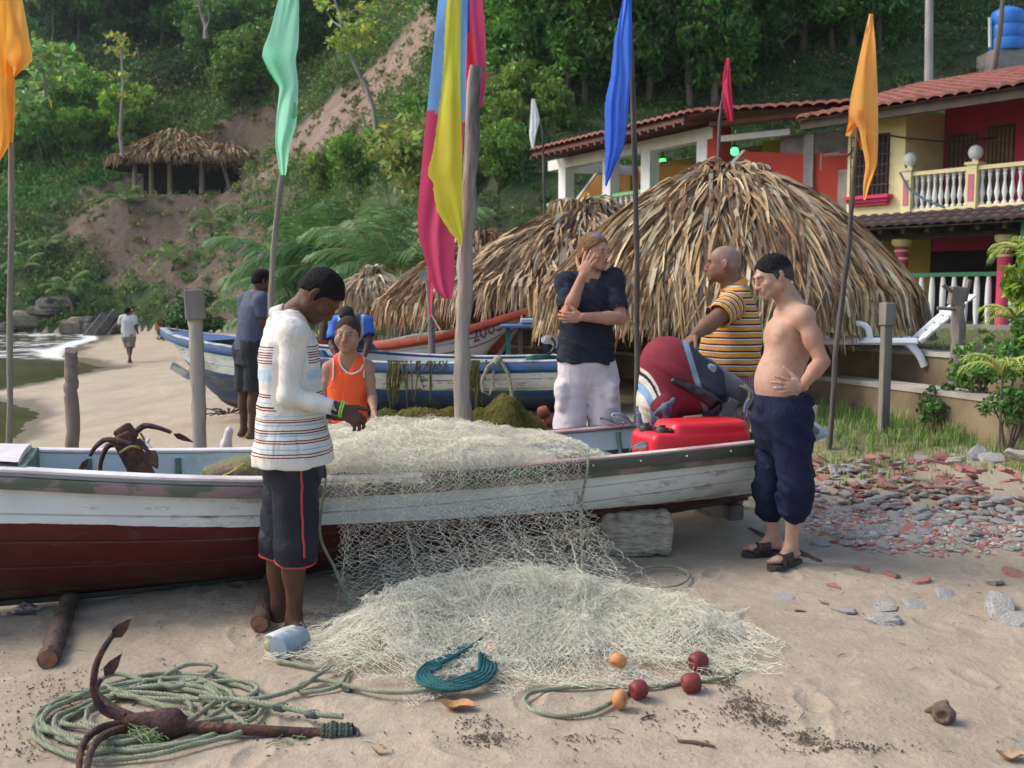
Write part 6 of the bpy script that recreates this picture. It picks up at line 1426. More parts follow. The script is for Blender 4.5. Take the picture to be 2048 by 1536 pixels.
 zt, zb = P(580, top_y, 4.66).z, P(580, hem_y, 4.66).z; attr(o, 'st', (zt - V[:, 2]) / (zt - zb))
 arm = np.zeros(len(V)); cuff = np.zeros(len(V))
 for k in 'AB':
  sh, el, wr = v3(J['sh' + k]), v3(J['el' + k]), v3(J['wr' + k])
  def dd(a, b): ab = b - a; h_ = np.clip(((V - a) @ ab) / (ab @ ab), 0, 1); return np.linalg.norm(V - a - h_[:, None] * ab, axis=1), h_
  d1, h1 = dd(sh + (el - sh) * .25, el); d2, h2 = dd(el, wr); m = (d1 < .085) | (d2 < .075); tor = np.abs(V[:, 1] - 4.80) < .13
  m &= ~tor | (d2 < .07); arm[m] = 1; cuff[m & (d2 <= d1)] = h2[m & (d2 <= d1)]
 attr(o, 'arm', arm); attr(o, 'cuff', cuff)
 col = MB(); cen = v3(J['neck']) + up * .0; ring = []
 axis = unit(v3(J['head']) - v3(J['neck'])); e1 = unit((0, 1, 0)); e2 = unit(np.cross(axis, e1)); rows = []
 for rr, hh in ((.056, -.012), (.062, .006), (.067, .003), (.076, -.024), (.084, -.055)):
  rows.append([cen + e1 * math.cos(a) * rr * 1.06 + e2 * math.sin(a) * rr + axis * (hh - .010 * math.cos(a * 2)) - up * .0 for a in np.linspace(0, 2 * PI, 37)])
 col.grid(rows); obj('collar', col, fabric('white_collar', (.66, .63, .57)), o, autosmooth=None)
 w = v3(J['wrA']); u = unit(w - v3(J['elA'])); mb = MB(); Rm = Matrix(frame3(u, (0, .3, 1)).tolist()); e1, e2 = frame3(u, (0, .3, 1))[:, 0], frame3(u, (0, .3, 1))[:, 2]
 for k, off in enumerate((.0, .010)): mb.tube([w + u * off + (e1 * math.cos(a) + e2 * math.sin(a)) * .036 for a in np.linspace(0, 2 * PI, 25)], .0042, 6, cap=False)
 obj('wristband', mb, pmat('lime_band', (.28, .62, .08), (.2, .5, .06), rough=.5), t)
 q = [loft(v3(J['pelvis']) + v3((0, 0, -.16)), v3(J['pelvis']) + v3((0, 0, .07)), (0, 1, 0), [(0, .175, .14, 0), (.5, .19, .145, 0), (1, .18, .14, 0)], 0)]; cut = []
 for k, fr in (('A', 1.20), ('B', 1.13)): a_, b_ = trouser(J, k, fr, .112, .098); cut += a_ + b_
 sm_ = fabric('navy_black_shorts', (.022, .024, .034), (.014, .015, .022), 400, .6)
 o, V = garment('board_shorts', lower(t, cut, q), sm_, t, .005, folds(.012, 8, 3, 7, 4))
 rp = fabric('red_piping', (.50, .06, .07)); mb = MB()
 def surf(pt, n):   # push a curve onto the cloth
  d = np.linalg.norm(V - v3(pt), axis=1); i = np.argmin(d); return V[i] + v3(n) * .003
 line = [surf(P(lerp(602, 614, k / 24) if k < 20 else 614 + (k - 20) * .5, lerp(902, 1124, k / 24), 4.58), (0, -1, 0)) for k in range(25)]
 mb.tube([v3(x) for x in np.array(line)], .0055, 5)
 def ring(k, fr):
  hp, kn, an = v3(J['hip' + k]), v3(J['kn' + k]), v3(J['an' + k]); e = kn + (an - kn) * (fr - 1); u = unit(an - kn); R_ = frame3(u, (1, 0, 0)); pts = []
  for a in np.linspace(0, 2 * PI, 41):
   dirv = R_[:, 0] * math.cos(a) + R_[:, 2] * math.sin(a); sel = (np.abs((V - e) @ u + .006) < .010) & (np.linalg.norm(V - e, axis=1) < .122); W = V[sel]; b = np.argmax((W - e) @ dirv - 3 * np.linalg.norm(np.cross(W - e, dirv), axis=1)); pts.append(W[b] + dirv * .002)
  pts = np.array(pts[:-1])
  for _ in range(3): pts = (np.roll(pts, 1, 0) + 2 * pts + np.roll(pts, -1, 0)) / 4
  mb.tube(np.vstack([pts, pts[:1]]), .0062, 5, cap=False)
 ring('A', 1.20); ring('B', 1.13); obj('red_piping', mb, rp, o)
 mb = MB(); pk = [surf(P(px, py, 4.58), (0, -1, 0)) for px, py in ((533, 918), (548, 918), (562, 918), (576, 918), (574, 930), (560, 936), (546, 936), (533, 930))]; mb.add(np.array(pk), [tuple(range(7, -1, -1))]); obj('pocket_flap', mb, sm_, o)
 return t
striped_man()
def boy():
 Y = 6.50; s = .88
 J = dict(head=P(696, 669, Y - .02), F=(-.06, -1, -.04), U=(.05, 0, 1), neck=P(697, 716, Y + .03), pelvis=P(696, 862, Y + .05), fwd=(0, -1, 0),
    shA=P(659, 737, Y + .02), elA=P(648, 800, Y + .05), wrA=P(656, 852, Y - .06), shB=P(736, 735, Y + .02), elB=P(744, 792, Y), wrB=P(748, 822, Y - .20),
    hipA=P(680, 880, Y + .05), hipB=P(714, 880, Y + .05), knA=P(677, 985, Y + .03), knB=P(718, 985, Y + .03), anA=P(676, 1070, Y + .06), anB=P(720, 1070, Y + .06), ftA=(-.2, -1), ftB=(.2, -1))
 gz = float(on(J['anA'].x, Y).z) + .066
 J['anA'].z = J['anB'].z = gz; J['knA'].z = J['knB'].z = (gz + J['hipA'].z) / 2 + .02
 sk = (.31, .175, .115)
 t, J = person('boy in an orange vest with white trim looking straight at the camera', J, sk, s, hs=.96, head=dict(nose=1.0, jaw=.72, brow=.35, lids=.85, child=1),
  hc=dict(lips=(.34, .13, .11), browc=(.05, .03, .02), child=1, iris=(.02, .012, .008)), body=dict(arm=.78, w=.86),
  hands=dict(B=dict(d=(.0, -.35, -.93), n=(-.8, -.5, 0), side=(-.5, -.8, .2), s=.84, curl=(.3, .35, .35, .4, .3))),
  hair=dict(prims=hair_cap(.006, .060, -.055), col=(.05, .034, .026), amp=.0025, freq=110))
 C = lambda px, py: v3(P(px, py, Y + .04)); hem = C(694, 868); top = C(697, 728)
 q = [loft(hem, top, (1, 0, 0), [(-.1, .135, .115, 0), (.1, .134, .113, 0), (.4, .124, .104, 0), (.62, .126, .106, 0), (.78, .118, .098, 0), (.92, .098, .078, 0), (1.02, .09, .066, 0), (1.08, .08, .055, 0)], 0, p=2.5)]
 q += inflate(t, ('torso',), .008) + [e for e in inflate(t, ('yoke',), .008)]
 q += [cone(v3(J['neck']) + v3((0, -.14, -.050)), v3(J['neck']) + v3((0, -.10, .08)), .066, .070, .004, (v3((0, 1, 0)), 1.3), op='s'), cone(v3(J['neck']) + v3((0, .02, .0)), v3(J['neck']) + v3((0, .02, .08)), .058, .058, .004, op='s')]
 for k in 'AB': sh = v3(J['sh' + k]); sg = -1 if k == 'A' else 1; q.append(cone(sh + v3((sg * .030, 0, -.07)), sh + v3((sg * .022, 0, .08)), .052, .044, .004, (v3((0, 1, 0)), 2.4), op='s'))
 q += [half(hem, (0, 0, -1), (hem - .4, hem + v3((.4, .4, .02))))]
 o, V = garment('vest', q, fabric('orange_vest', (.80, .115, .035), (.72, .09, .03)), t, .0042, folds(.004, 9, 3, 11))
 mb = MB()
 def on_cloth(px, py, off=.003):
  p = v3(P(px, py, Y - .1)); d = np.hypot(V[:, 0] - p[0], V[:, 2] - p[2]); m = d < .012; m = m if m.any() else d <= d.min() + .004; w_ = V[m]; i = np.argmin(w_[:, 1]); return w_[i] + v3((0, -off, 0))
 wt = fabric('white_trim', (.70, .68, .66))
 def trim(pts): q_ = np.array([on_cloth(*p) for p in pts]); q2 = q_.copy(); q2[1:-1] = (q_[:-2] + 2 * q_[1:-1] + q_[2:]) / 4; mb.tube(q2, .0052, 6)
 trim([(677, 708), (677, 716), (679, 727), (684, 737), (691, 744), (700, 747), (710, 746), (718, 741), (724, 732), (726, 722), (725, 712), (723, 707)])
 trim([(661, 716), (663, 724), (663, 735), (662, 748), (660, 760)]); trim([(738, 712), (740, 722), (741, 735), (742, 748), (743, 758)])
 obj('white_trim', mb, wt, o)
 q = [loft(v3(J['pelvis']) + v3((0, 0, -.14)), v3(J['pelvis']) + v3((0, 0, .06)), (1, 0, 0), [(0, .14, .11, 0), (1, .135, .105, 0)], 0)]; cut = []
 for k in 'AB': a_, b_ = trouser(J, k, .9, .085, .085); cut += a_ + b_
 garment('shorts', lower(t, cut, q), fabric('black_shorts', (.02, .018, .022)), t, .007)
boy()
def dark_shirt_man():
 Y = 7.0; s = 1.05
 J = dict(head=P(1188, 503, Y - .02), F=(.74, -.66, -.10), U=(-.05, 0, 1), neck=P(1176, 552, Y + .02), pelvis=P(1172, 722, Y + .03), fwd=(.2, -1, 0),
    shA=P(1132, 566, Y), elA=P(1136, 627, Y - .16), wrA=P(1165, 552, Y - .25), shB=P(1228, 562, Y), elB=P(1241, 637, Y - .10), wrB=P(1164, 634, Y - .25),
    hipA=P(1150, 745, Y + .03), hipB=P(1202, 745, Y + .03), knA=P(1142, 872, Y), knB=P(1212, 872, Y), anA=P(1140, 985, Y + .05), anB=P(1216, 985, Y + .05), ftA=(-.2, -1), ftB=(.3, -1))
 gz = float(on(J['anA'].x, Y).z) + .075
 J['anA'].z = J['anB'].z = gz; J['knA'].z = J['knB'].z = lerp(gz, J['hipA'].z, .53)
 sk = (.44, .235, .155)
 def hcol(L):
  c = np.tile(v3((.20, .115, .05)), (len(L), 1)); n = fbm(L * v3((30, 120, 120)), 3); c *= (1 + .45 * n)[:, None]; m = sm(L[:, 2], .085, .105) * sm(L[:, 1], -.02, .03); return c * (1 - m[:, None] * .75) + v3((.22, .23, .25)) * m[:, None] * .75
 t, J = person('long haired man in dark navy T-shirt rubbing his eye with one hand', J, sk, s, hs=1.04, head=dict(nose=.95, lids=.3),
  hc=dict(lips=(.36, .14, .12), browc=(.12, .07, .04), eyes=True, stubble=.25, scol=(.25, .15, .10)), body=dict(arm=1.0),
  hands=dict(A=dict(d=unit((.36, .0, .92)), n=(.45, .88, .0), side=(-.75, .2, .35), s=1.06, curl=(.16, .14, .16, .2, .2), spread=.22), B=dict(d=unit((-1, .05, -.05)), n=(.0, .9, .3), side=(0, -.3, .95), s=1.0, curl=(.3, .3, .3, .3, .3))),
  hair=dict(prims=hair_cap(.011, .072, -.075, [ell((0, -.105, -.055), (.036, .03, .045), k=.03), cone((.07, -.03, -.02), (.04, -.09, -.05), .02, .02, .02), cone((-.07, -.03, -.02), (-.04, -.09, -.05), .02, .02, .02)]), col=hcol, amp=.0022, freq=80))
 C = lambda px, py: v3(P(px, py, Y + .02)); hem = C(1172, 724); top = C(1176, 556)
 q = [loft(hem, top, v3(J['shB']) - v3(J['shA']), [(-.1, .205, .145, 0), (.05, .200, .142, 0), (.3, .182, .132, 0), (.55, .185, .132, 0), (.75, .192, .126, 0), (.88, .165, .105, 0), (.97, .10, .082, 0), (1.03, .072, .07, 0)], 0, p=2.4)]; cut = []
 for k, fr in (('A', .88), ('B', .80)): a_, b_ = sleeve(J, k, fr, .066, .072); cut += a_ + b_
 q = cut + q + inflate(t, ('torso', 'yoke'), .010) + [half(hem, (0, 0, -1), (hem - .5, hem + v3((.5, .5, .03)))), cone(v3(J['neck']) + v3((.01, -.03, -.005)), v3(J['head']), .068, .09, .006, op='s')]
 garment('navy_shirt', q, fabric('navy_tshirt', (.022, .026, .042), (.015, .018, .03)), t, .005, folds(.012, 11, 8, 21, 9))
 q = [loft(v3(J['pelvis']) + v3((0, 0, -.17)), v3(J['pelvis']) + v3((0, 0, .08)), (1, 0, 0), [(-.25, .11, .08, 0), (.1, .165, .125, 0), (.6, .185, .14, 0), (1, .17, .13, 0)], 0)]; cut = []
 for k in 'AB': a_, b_ = trouser(J, k, 1.15, .118, .115); cut += a_ + b_
 for k, sg in (('A', -1), ('B', 1)):
  c = v3(P(1124 if k == 'A' else 1222, 790, Y - .02)); q += [cone(c + v3((0, y, z)), c + v3((0, y, z * .2)), .036, .036, .003) for y in (-.05, 0, .05) for z in (-.07, .06)]
  cut.append(cone(c + v3((-.045, -.085, .085)), c + v3((.045, -.085, .085)), .010, .010, .01, op='s')); cut.append(cone(c + v3((0, -.08, .06)), c + v3((0, -.08, -.07)), .008, .008, .01, op='s'))
 c0 = v3(P(1172, 775, Y)); cut += [cone(c0 + v3((0, -.16, -.02)), c0 + v3((.0, -.16, -.5)), .012, .026, .012, op='s'), cone(c0 + v3((0, .0, -.10)), c0 + v3((.0, .0, -.6)), .006, .022, .01, (v3((0, 1, 0)), 8.0), op='s')]
 garment('cargo_shorts', lower(t, cut, q), fabric('pale_cargo_cotton', (.66, .60, .62), (.56, .50, .52)), t, .005, folds(.011, 8, 5, 23, 4))
dark_shirt_man()
def polo_man():
 Y = 7.08; s = 1.08
 J = dict(head=P(1446, 528, Y), F=(-.95, .22, -.02), U=(0.03, 0, 1), neck=P(1470, 578, Y + .03), pelvis=P(1463, 745, Y + .05), fwd=(-1, .1, 0),
    shA=P(1470, 604, Y - .17), elA=P(1424, 644, Y - .38), wrA=P(1392, 668, Y - .50), shB=P(1468, 604, Y + .22), elB=P(1440, 690, Y + .30), wrB=P(1420, 720, Y + .1),
    hipA=P(1466, 775, Y - .08), hipB=P(1462, 775, Y + .14), knA=P(1462, 890, Y - .08), knB=P(1460, 890, Y + .14), anA=P(1466, 1000, Y - .08), anB=P(1466, 1000, Y + .14), ftA=(-1, -.2), ftB=(-1, .2))
 gz = float(on(J['anA'].x, Y).z) + .08
 J['anA'].z = J['anB'].z = gz; J['knA'].z = J['knB'].z = lerp(gz, J['hipA'].z, .53)
 sk = (.205, .105, .066)
 t, J = person('bald heavy man in yellow striped polo leaning a hand on the outboard motor', J, sk, s, hs=1.06, head=dict(nose=1.1, lids=.5, fat=1),
  hc=dict(lips=(.2, .08, .07), browc=(.03, .02, .018), scalp=(.27, .18, .14), stubble=.15, scol=(.12, .075, .06)), body=dict(arm=1.18, w=1.15, belly=1.0),
  hands=dict(A=dict(d=unit((-.72, -.25, -.62)), n=(-.45, -.1, -.9), side=(.2, -.95, .0), s=1.1, curl=(.18, .2, .2, .24, .1), spread=.3)))
 C = lambda px, py: v3(P(px, py, Y + .03)); hem = C(1460, 748); top = C(1472, 580)
 q = [loft(hem, top, (0, 1, 0), [(-.05, .225, .150, 0), (.12, .25, .178, .0), (.35, .255, .190, -.006), (.55, .24, .182, -.004), (.74, .225, .160, .0), (.88, .185, .122, 0), (.97, .115, .092, 0), (1.03, .085, .08, 0)], 0, p=2.3)]; cut = []
 for k, fr in (('A', .72), ('B', .7)): a_, b_ = sleeve(J, k, fr, .098, .086); cut += a_ + b_
 q = cut + q + inflate(t, ('torso', 'yoke'), .012) + [half(hem, (0, 0, -1), (hem - .5, hem + v3((.5, .5, .03)))), cone(v3(J['neck']) + v3((0, 0, .0)), v3(J['head']) + v3((.01, 0, .02)), .074, .08, .006, op='s')]
 YE, NV_, WT, RD_ = (.62, .30, .05), (.02, .022, .05), (.62, .58, .52), (.35, .07, .05); st = []
 per = 8;
 cyc = [(0, YE), (.40, RD_), (.46, WT), (.66, NV_), (.88, RD_), (.92, YE)]
 for k in range(per):
  pass
 T = NT('yellow_striped_polo'); fr = T.n('ShaderNodeMath', operation='FRACT'); T.l(T.math('ADD', T.math('MULTIPLY', T.attr('st', 'Fac'), 13.0), T.math('MULTIPLY', T.math('SUBTRACT', T.noise(5, 3), .5), .25)), fr.inputs[0])
 c = T.ramp(fr.outputs[0], cyc, 'CONSTANT'); c = T.mix(1.0, c, T.ramp(T.noise(7, 4), [(.3, .9), (.7, 1.04)]), 'MULTIPLY'); T.set(Base_Color=c, Roughness=.9); T.b.inputs['Specular IOR Level'].default_value = .15; creases(T, .45)
 o, V = garment('polo_shirt', q, T.m, t, .005, folds(.009, 7, 5, 31, 5))
 st = (V[:, 2] - hem[2]) / (top[2] - hem[2]); sh, el = v3(J['shA']), v3(J['elA']); ab = el - sh; h_ = ((V - sh) @ ab) / (ab @ ab); d = np.linalg.norm(V - sh - np.clip(h_, 0, 1)[:, None] * ab, axis=1); m = (d < .115) & (h_ > .12); st[m] = .85 - h_[m] * np.linalg.norm(ab) / np.linalg.norm(top - hem); attr(o, 'st', st)
 axis = unit(v3(J['head']) - v3(J['neck'])); mb = MB(); cen = v3(J['neck']); e1 = unit((0, 1, 0)); e2 = unit(np.cross(axis, e1))
 mb.grid([[cen + e1 * math.cos(a) * r_ * 1.06 + e2 * math.sin(a) * r_ + axis * hh for a in np.linspace(0, 2 * PI, 37)] for r_, hh in ((.077, .025), (.083, .050), (.092, .045), (.108, .006))]); obj('collar', mb, fabric('yellow_collar', (.62, .29, .05)), o, autosmooth=None)
 q = [loft(v3(J['pelvis']) + v3((0, 0, -.2)), v3(J['pelvis']) + v3((0, 0, .1)), (0, 1, 0), [(0, .2, .165, 0), (1, .21, .16, 0)], 0)]; cut = []
 for k in 'AB': a_, b_ = trouser(J, k, 1.05, .125, .12); cut += a_ + b_
 T = NT('maroon_patterned_cloth'); v = T.n('ShaderNodeTexWave'); v.inputs['Scale'].default_value = 26; v.inputs['Distortion'].default_value = 1.0; T.l(T.co(), v.inputs[0]); c = T.mix(T.math('GREATER_THAN', v.outputs['Fac'], .72), (.14, .02, .035), (.42, .30, .32)); T.set(Base_Color=c, Roughness=.9)
 garment('shorts', lower(t, cut, q), T.m, t, .006)
polo_man()
def shirtless_man():
 Y = 5.76; s = 1.0
 J = dict(head=P(1546, 552, Y), F=(-.92, -.10, -.33), U=(-.3, 0, .95), neck=P(1583, 607, Y + .04), pelvis=P(1562, 812, Y + .02), fwd=(-1, -.12, 0),
    shA=P(1607, 634, Y - .17), elA=P(1644, 724, Y - .24), wrA=P(1604, 772, Y - .27), shB=P(1570, 630, Y + .20), elB=P(1605, 712, Y + .34), wrB=P(1580, 770, Y + .24),
    hipA=P(1574, 832, Y - .09), hipB=P(1556, 832, Y + .11), knA=P(1594, 975, Y - .13), knB=P(1541, 975, Y + .10), anA=P(1582, 1090, Y - .08), anB=P(1546, 1083, Y + .12), ftA=(-.75, -.62), ftB=(-.97, -.18))
 za = float(on(J['anA'].x, J['anA'].y).z); zb = float(on(J['anB'].x, J['anB'].y).z); J['anA'].z = za + .105; J['anB'].z = zb + .105
 sk = (.43, .262, .192)
 def scol(V):
  c = np.tile(v3(sk), (len(V), 1))
  for k in 'AB':      # tanned forearms
   el, wr = v3(J0['el' + k]), v3(J0['wr' + k]); sh = v3(J0['sh' + k])
   def dd(a, b): ab = b - a; h_ = np.clip(((V - a) @ ab) / (ab @ ab), 0, 1); return np.linalg.norm(V - a - h_[:, None] * ab, axis=1)
   m = (1 - sm(np.minimum(dd(el, wr), dd(sh + (el - sh) * .45, el)), .05, .085))[:, None] * .75; c = c * (1 - m) + v3((.36, .175, .115)) * m
  n = v3(P(1552, 680, Y - .17)); d = np.linalg.norm(V - NIP, axis=1); m = (1 - sm(d, .009, .015))[:, None]; c = c * (1 - m) + v3((.2, .085, .07)) * m
  d = np.hypot((px - 1508) * 1.6, py - 768) / 400 + (V[:, 1] > Y); m = (1 - sm(d, .004, .012))[:, None]; c = c * (1 - m) + v3((.16, .08, .06)) * m
  return c
 J0 = J; NIP = v3(P(1552, 680, Y - .125)); NAV = v3(P(1507, 768, Y - .05))
 t, J = person('shirtless man in rolled navy trousers and brown sandals, one hand on his hip', J, sk, s, h=.0048, hs=1.0, head=dict(nose=1.0, brow=1.1, lids=.35),
  hc=dict(lips=(.30, .13, .11), browc=(.03, .022, .02), stubble=.35, scol=(.16, .11, .09)), body=dict(arm=.98, belly=.55, muscle=.6, w=1.0), skinfn=scol,
  hands=dict(A=dict(d=unit((-.93, -.12, .05)), n=(.15, .95, -.1), side=(.0, .25, .95), s=1.0, curl=(.12, .22, .40, .55, .2), spread=.20, thumb=1.1)),
  hair=dict(prims=hair_cap(.009, .058, -.060), col=lambda L: np.clip(np.tile(v3((.012, .011, .012)), (len(L), 1)) + v3((.07, .06, .055)) * (1 - sm(L[:, 2], .0, .05))[:, None] * (.8 + .5 * fbm(L * 90, 3))[:, None], 0, 1), amp=.0026, freq=95))
 nv = fabric('navy_jersey', (.010, .014, .042), (.007, .010, .028), 500)
 pe = v3(J['pelvis']); up = v3((0, 0, 1))
 q = [loft(pe - up * .20, pe + up * .075, (.15, 1, 0), [(-.2, .12, .10, 0), (.1, .175, .145, 0), (.45, .195, .165, 0), (.85, .178, .148, 0), (1.0, .170, .140, 0)], 0)]; cut = []
 for k, fr, r1 in (('A', 1.36, .078), ('B', 1.42, .074)):
  a_, b_ = trouser(J, k, fr, .116, r1); cut += a_ + b_; kn, an = v3(J['kn' + k]), v3(J['an' + k]); e = kn + (an - kn) * (fr - 1.08)
  q += [cone(e, e + (an - kn) * .07, r1 + .012, r1 + .006, .012), ell(kn + (an - kn) * .12, (.086, .088, .06), None, .03)]
 o, V = garment('navy_trousers', lower(t, cut, q), nv, t, .005, folds(.015, 11, 6, 41, 7))
 mb = MB(); c = v3(P(1500, 797, Y - .08)); mb.tube([c, c + v3((-.02, -.01, -.03)), c + v3((-.022, -.01, -.10))], .004, 5); mb.tube([c, c + v3((-.028, -.01, -.02)), c + v3((-.035, -.01, -.075))], .004, 5); obj('drawstring', mb, fabric('grey_blue_cord', (.2, .22, .34)), o)
 lt = pmat('brown_leather', (.045, .022, .018), (.028, .015, .014), rough=.45, vscale=12, bscale=120, bump=.25, bdist=.003); so_ = pmat('sandal_sole', (.06, .05, .045), (.035, .03, .028), rough=.8, vscale=12, bscale=150)
 for k in 'AB':
  an = v3(J['an' + k]); f = unit((J['ft' + k][0], J['ft' + k][1], 0)); sd = np.array([f[1], -f[0], 0]); gz = (za if k == 'A' else zb)
  b = np.array([an[0], an[1], gz]); mb = MB()
  out = [(-.075, -.028), (-.085, 0), (-.075, .028), (-.02, .034), (.06, .038), (.12, .049), (.16, .045), (.185, .022), (.19, .0), (.178, -.028), (.14, -.046), (.08, -.044), (.0, -.034)]
  lo = [b + f * x + sd * y + up * .0 for x, y in out]; mi = [b + f * x + sd * y + up * .020 for x, y in out]; hi = [b + f * x * .99 + sd * y * .95 + up * .028 for x, y in out]; m = len(out)
  mb.add(np.array(lo + mi + hi), [tuple(range(m - 1, -1, -1)), tuple(range(2 * m, 3 * m))] + [(i, (i + 1) % m, (i + 1) % m + m, i + m) for i in range(m)] + [(i + m, (i + 1) % m + m, (i + 1) % m + 2 * m, i + 2 * m) for i in range(m)])
  sole = obj('sandal', mb, so_, t, autosmooth=40)
  base = b + up * .030
  for x0, x1, hgt in ((.030, .088, .092), (.094, .138, .064)):
   rows = []
   for x in np.linspace(x0, x1, 5):
    hh = hgt * (1 - .35 * (x - x0) / (x1 - x0)); ww = .050 + .05 * (x - .03) * .5; rows.append([base + f * x + sd * (-ww * math.cos(a)) * 1.03 + up * (hh * math.sin(a) ** .75 - .012) for a in np.linspace(0, PI, 15)])
   mb = MB(); mb.grid(np.array(rows)); rows2 = np.array(rows) - up * .003; mb.grid(rows2[:, ::-1]); obj('strap', mb, lt, sole, autosmooth=None)
shirtless_man()
def grey_shirt_man():
 Y = 10.9; s = 1.02
 J = dict(head=P(525, 562, Y), F=(.80, .52, -.22), U=(.1, 0, 1), neck=P(512, 588, Y), pelvis=P(500, 692, Y), fwd=(.75, .6, 0),
    shA=P(492, 600, Y + .12), elA=P(484, 652, Y + .22), wrA=P(505, 680, Y + .4), shB=P(524, 600, Y - .14), elB=P(525, 648, Y - .12), wrB=P(545, 672, Y + .12),
    hipA=P(491, 705, Y + .08), hipB=P(508, 705, Y - .06), knA=P(488, 782, Y + .08), knB=P(508, 782, Y - .04), anA=P(487, 852, Y + .08), anB=P(503, 853, Y - .06), ftA=(.6, .3), ftB=(.9, -.1))
 for k in 'AB': J['an' + k].z = float(on(J['an' + k].x, J['an' + k].y).z) + .075
 t, J = person('man in grey blue T-shirt and dark shorts standing by the blue boat, turned away', J, (.10, .05, .034), s, h=.008, hs=1.02, hc=dict(lips=(.1, .04, .03), browc=(.01, .01, .01)),
  hair=dict(prims=hair_cap(.010, .058, -.055), col=(.010, .009, .010)), hands=dict(B=dict(d=(.8, .5, -.2), n=(0, .3, -1), side=(-.5, .8, 0), s=1.0)))
 C = lambda px, py: v3(P(px, py, Y)); hem = C(499, 700); top = C(512, 590)
 q = [loft(hem, top, v3(J['shB']) - v3(J['shA']), [(-.05, .185, .15, 0), (.3, .18, .14, 0), (.6, .195, .145, 0), (.78, .2, .135, 0), (.9, .16, .11, 0), (1.02, .08, .075, 0)], 0)]; cut = []
 for k in 'AB': a_, b_ = sleeve(J, k, .72, .085, .08); cut += a_ + b_
 q = cut + q + inflate(t, ('torso', 'yoke'), .013) + [half(hem, (0, 0, -1), (hem - .5, hem + v3((.5, .5, .03)))), cone(v3(J['neck']) + v3((.0, 0, .02)), v3(J['head']), .068, .08, .006, op='s')]
 garment('grey_blue_shirt', q, fabric('grey_blue_cotton', (.085, .098, .15), (.06, .07, .115)), t, .007, folds(.009, 6, 3.5, 51, 5))
 q = [loft(v3(J['pelvis']) + v3((0, 0, -.2)), v3(J['pelvis']) + v3((0, 0, .08)), v3(J['shB']) - v3(J['shA']), [(0, .175, .14, 0), (1, .17, .135, 0)], 0)]; cut = []
 for k in 'AB': a_, b_ = trouser(J, k, 1.02, .115, .10); cut += a_ + b_
 garment('dark_shorts', lower(t, cut, q), fabric('charcoal_cotton', (.028, .032, .036)), t, .007, folds(.007, 7, 3, 53))
grey_shirt_man()
def bending_man():
 Y = 12.4
 J = dict(head=P(693, 634, Y - .35), F=(-.1, -.75, -.65), U=(0, -.6, .8), neck=P(702, 634, Y - .1), pelvis=P(706, 690, Y + .28), fwd=(0, -.6, -.8),
    shA=P(672, 646, Y - .02), elA=P(664, 690, Y - .15), wrA=P(676, 718, Y - .3), shB=P(732, 646, Y - .02), elB=P(739, 680, Y - .12), wrB=P(729, 712, Y - .3),
    hipA=P(690, 700, Y + .28), hipB=P(722, 700, Y + .28), knA=P(690, 765, Y + .2), knB=P(722, 765, Y + .2), anA=P(690, 810, Y + .3), anB=P(722, 810, Y + .3))
 gz = float(on(J['anA'].x, Y).z) + .075
 for k in 'AB': J['an' + k].z = gz; J['kn' + k].z = lerp(gz, J['hip' + k].z, .5)
 t, J = person('man in blue and grey shirt bending over behind the boy', J, (.09, .048, .033), 1.0, h=.009, hc=dict(lips=(.1, .04, .03), browc=(.01, .01, .01)), hair=dict(prims=hair_cap(.014, .05, -.05), col=(.035, .033, .036)))
 sd = v3(J['shB']) - v3(J['shA'])
 q = [loft(v3(J['pelvis']), v3(J['neck']), sd, [(-.1, .18, .14, 0), (.4, .18, .135, 0), (.75, .205, .14, 0), (.92, .16, .105, 0), (1.02, .08, .07, 0)], 0)]; cut = []
 for k in 'AB': a_, b_ = sleeve(J, k, .8, .088, .082); cut += a_ + b_
 q = cut + q + inflate(t, ('torso', 'yoke'), .014); cut = []
 def cf(V):
  c = np.tile(v3((.09, .095, .125)), (len(V), 1)); x = np.abs((V - (v3(J['neck']))) @ unit(sd)); m = sm(x, .12, .14)[:, None]; c = c * (1 - m) + v3((.03, .12, .50)) * m; m = (np.exp(-((x - .135) / .014) ** 2))[:, None]; return c * (1 - m) + v3((.62, .68, .75)) * m
 T = NT('sports_shirt_cloth'); T.set(Base_Color=T.attr('Col'), Roughness=.8); garment('sports_shirt', q + cut, T.m, t, .008, folds(.008, 6, 5, 61), cf)
 q = [loft(v3(J['pelvis']) + v3((0, 0, -.2)), v3(J['pelvis']) + v3((0, -.02, .08)), sd, [(0, .175, .15, 0), (1, .17, .14, 0)], 0)]; cut = []
 for k in 'AB': a_, b_ = trouser(J, k, 1.1, .115, .10); cut += a_ + b_
 garment('dark_trousers', lower(t, cut, q), fabric('dark_trouser_cloth', (.03, .03, .035)), t, .009)
bending_man()
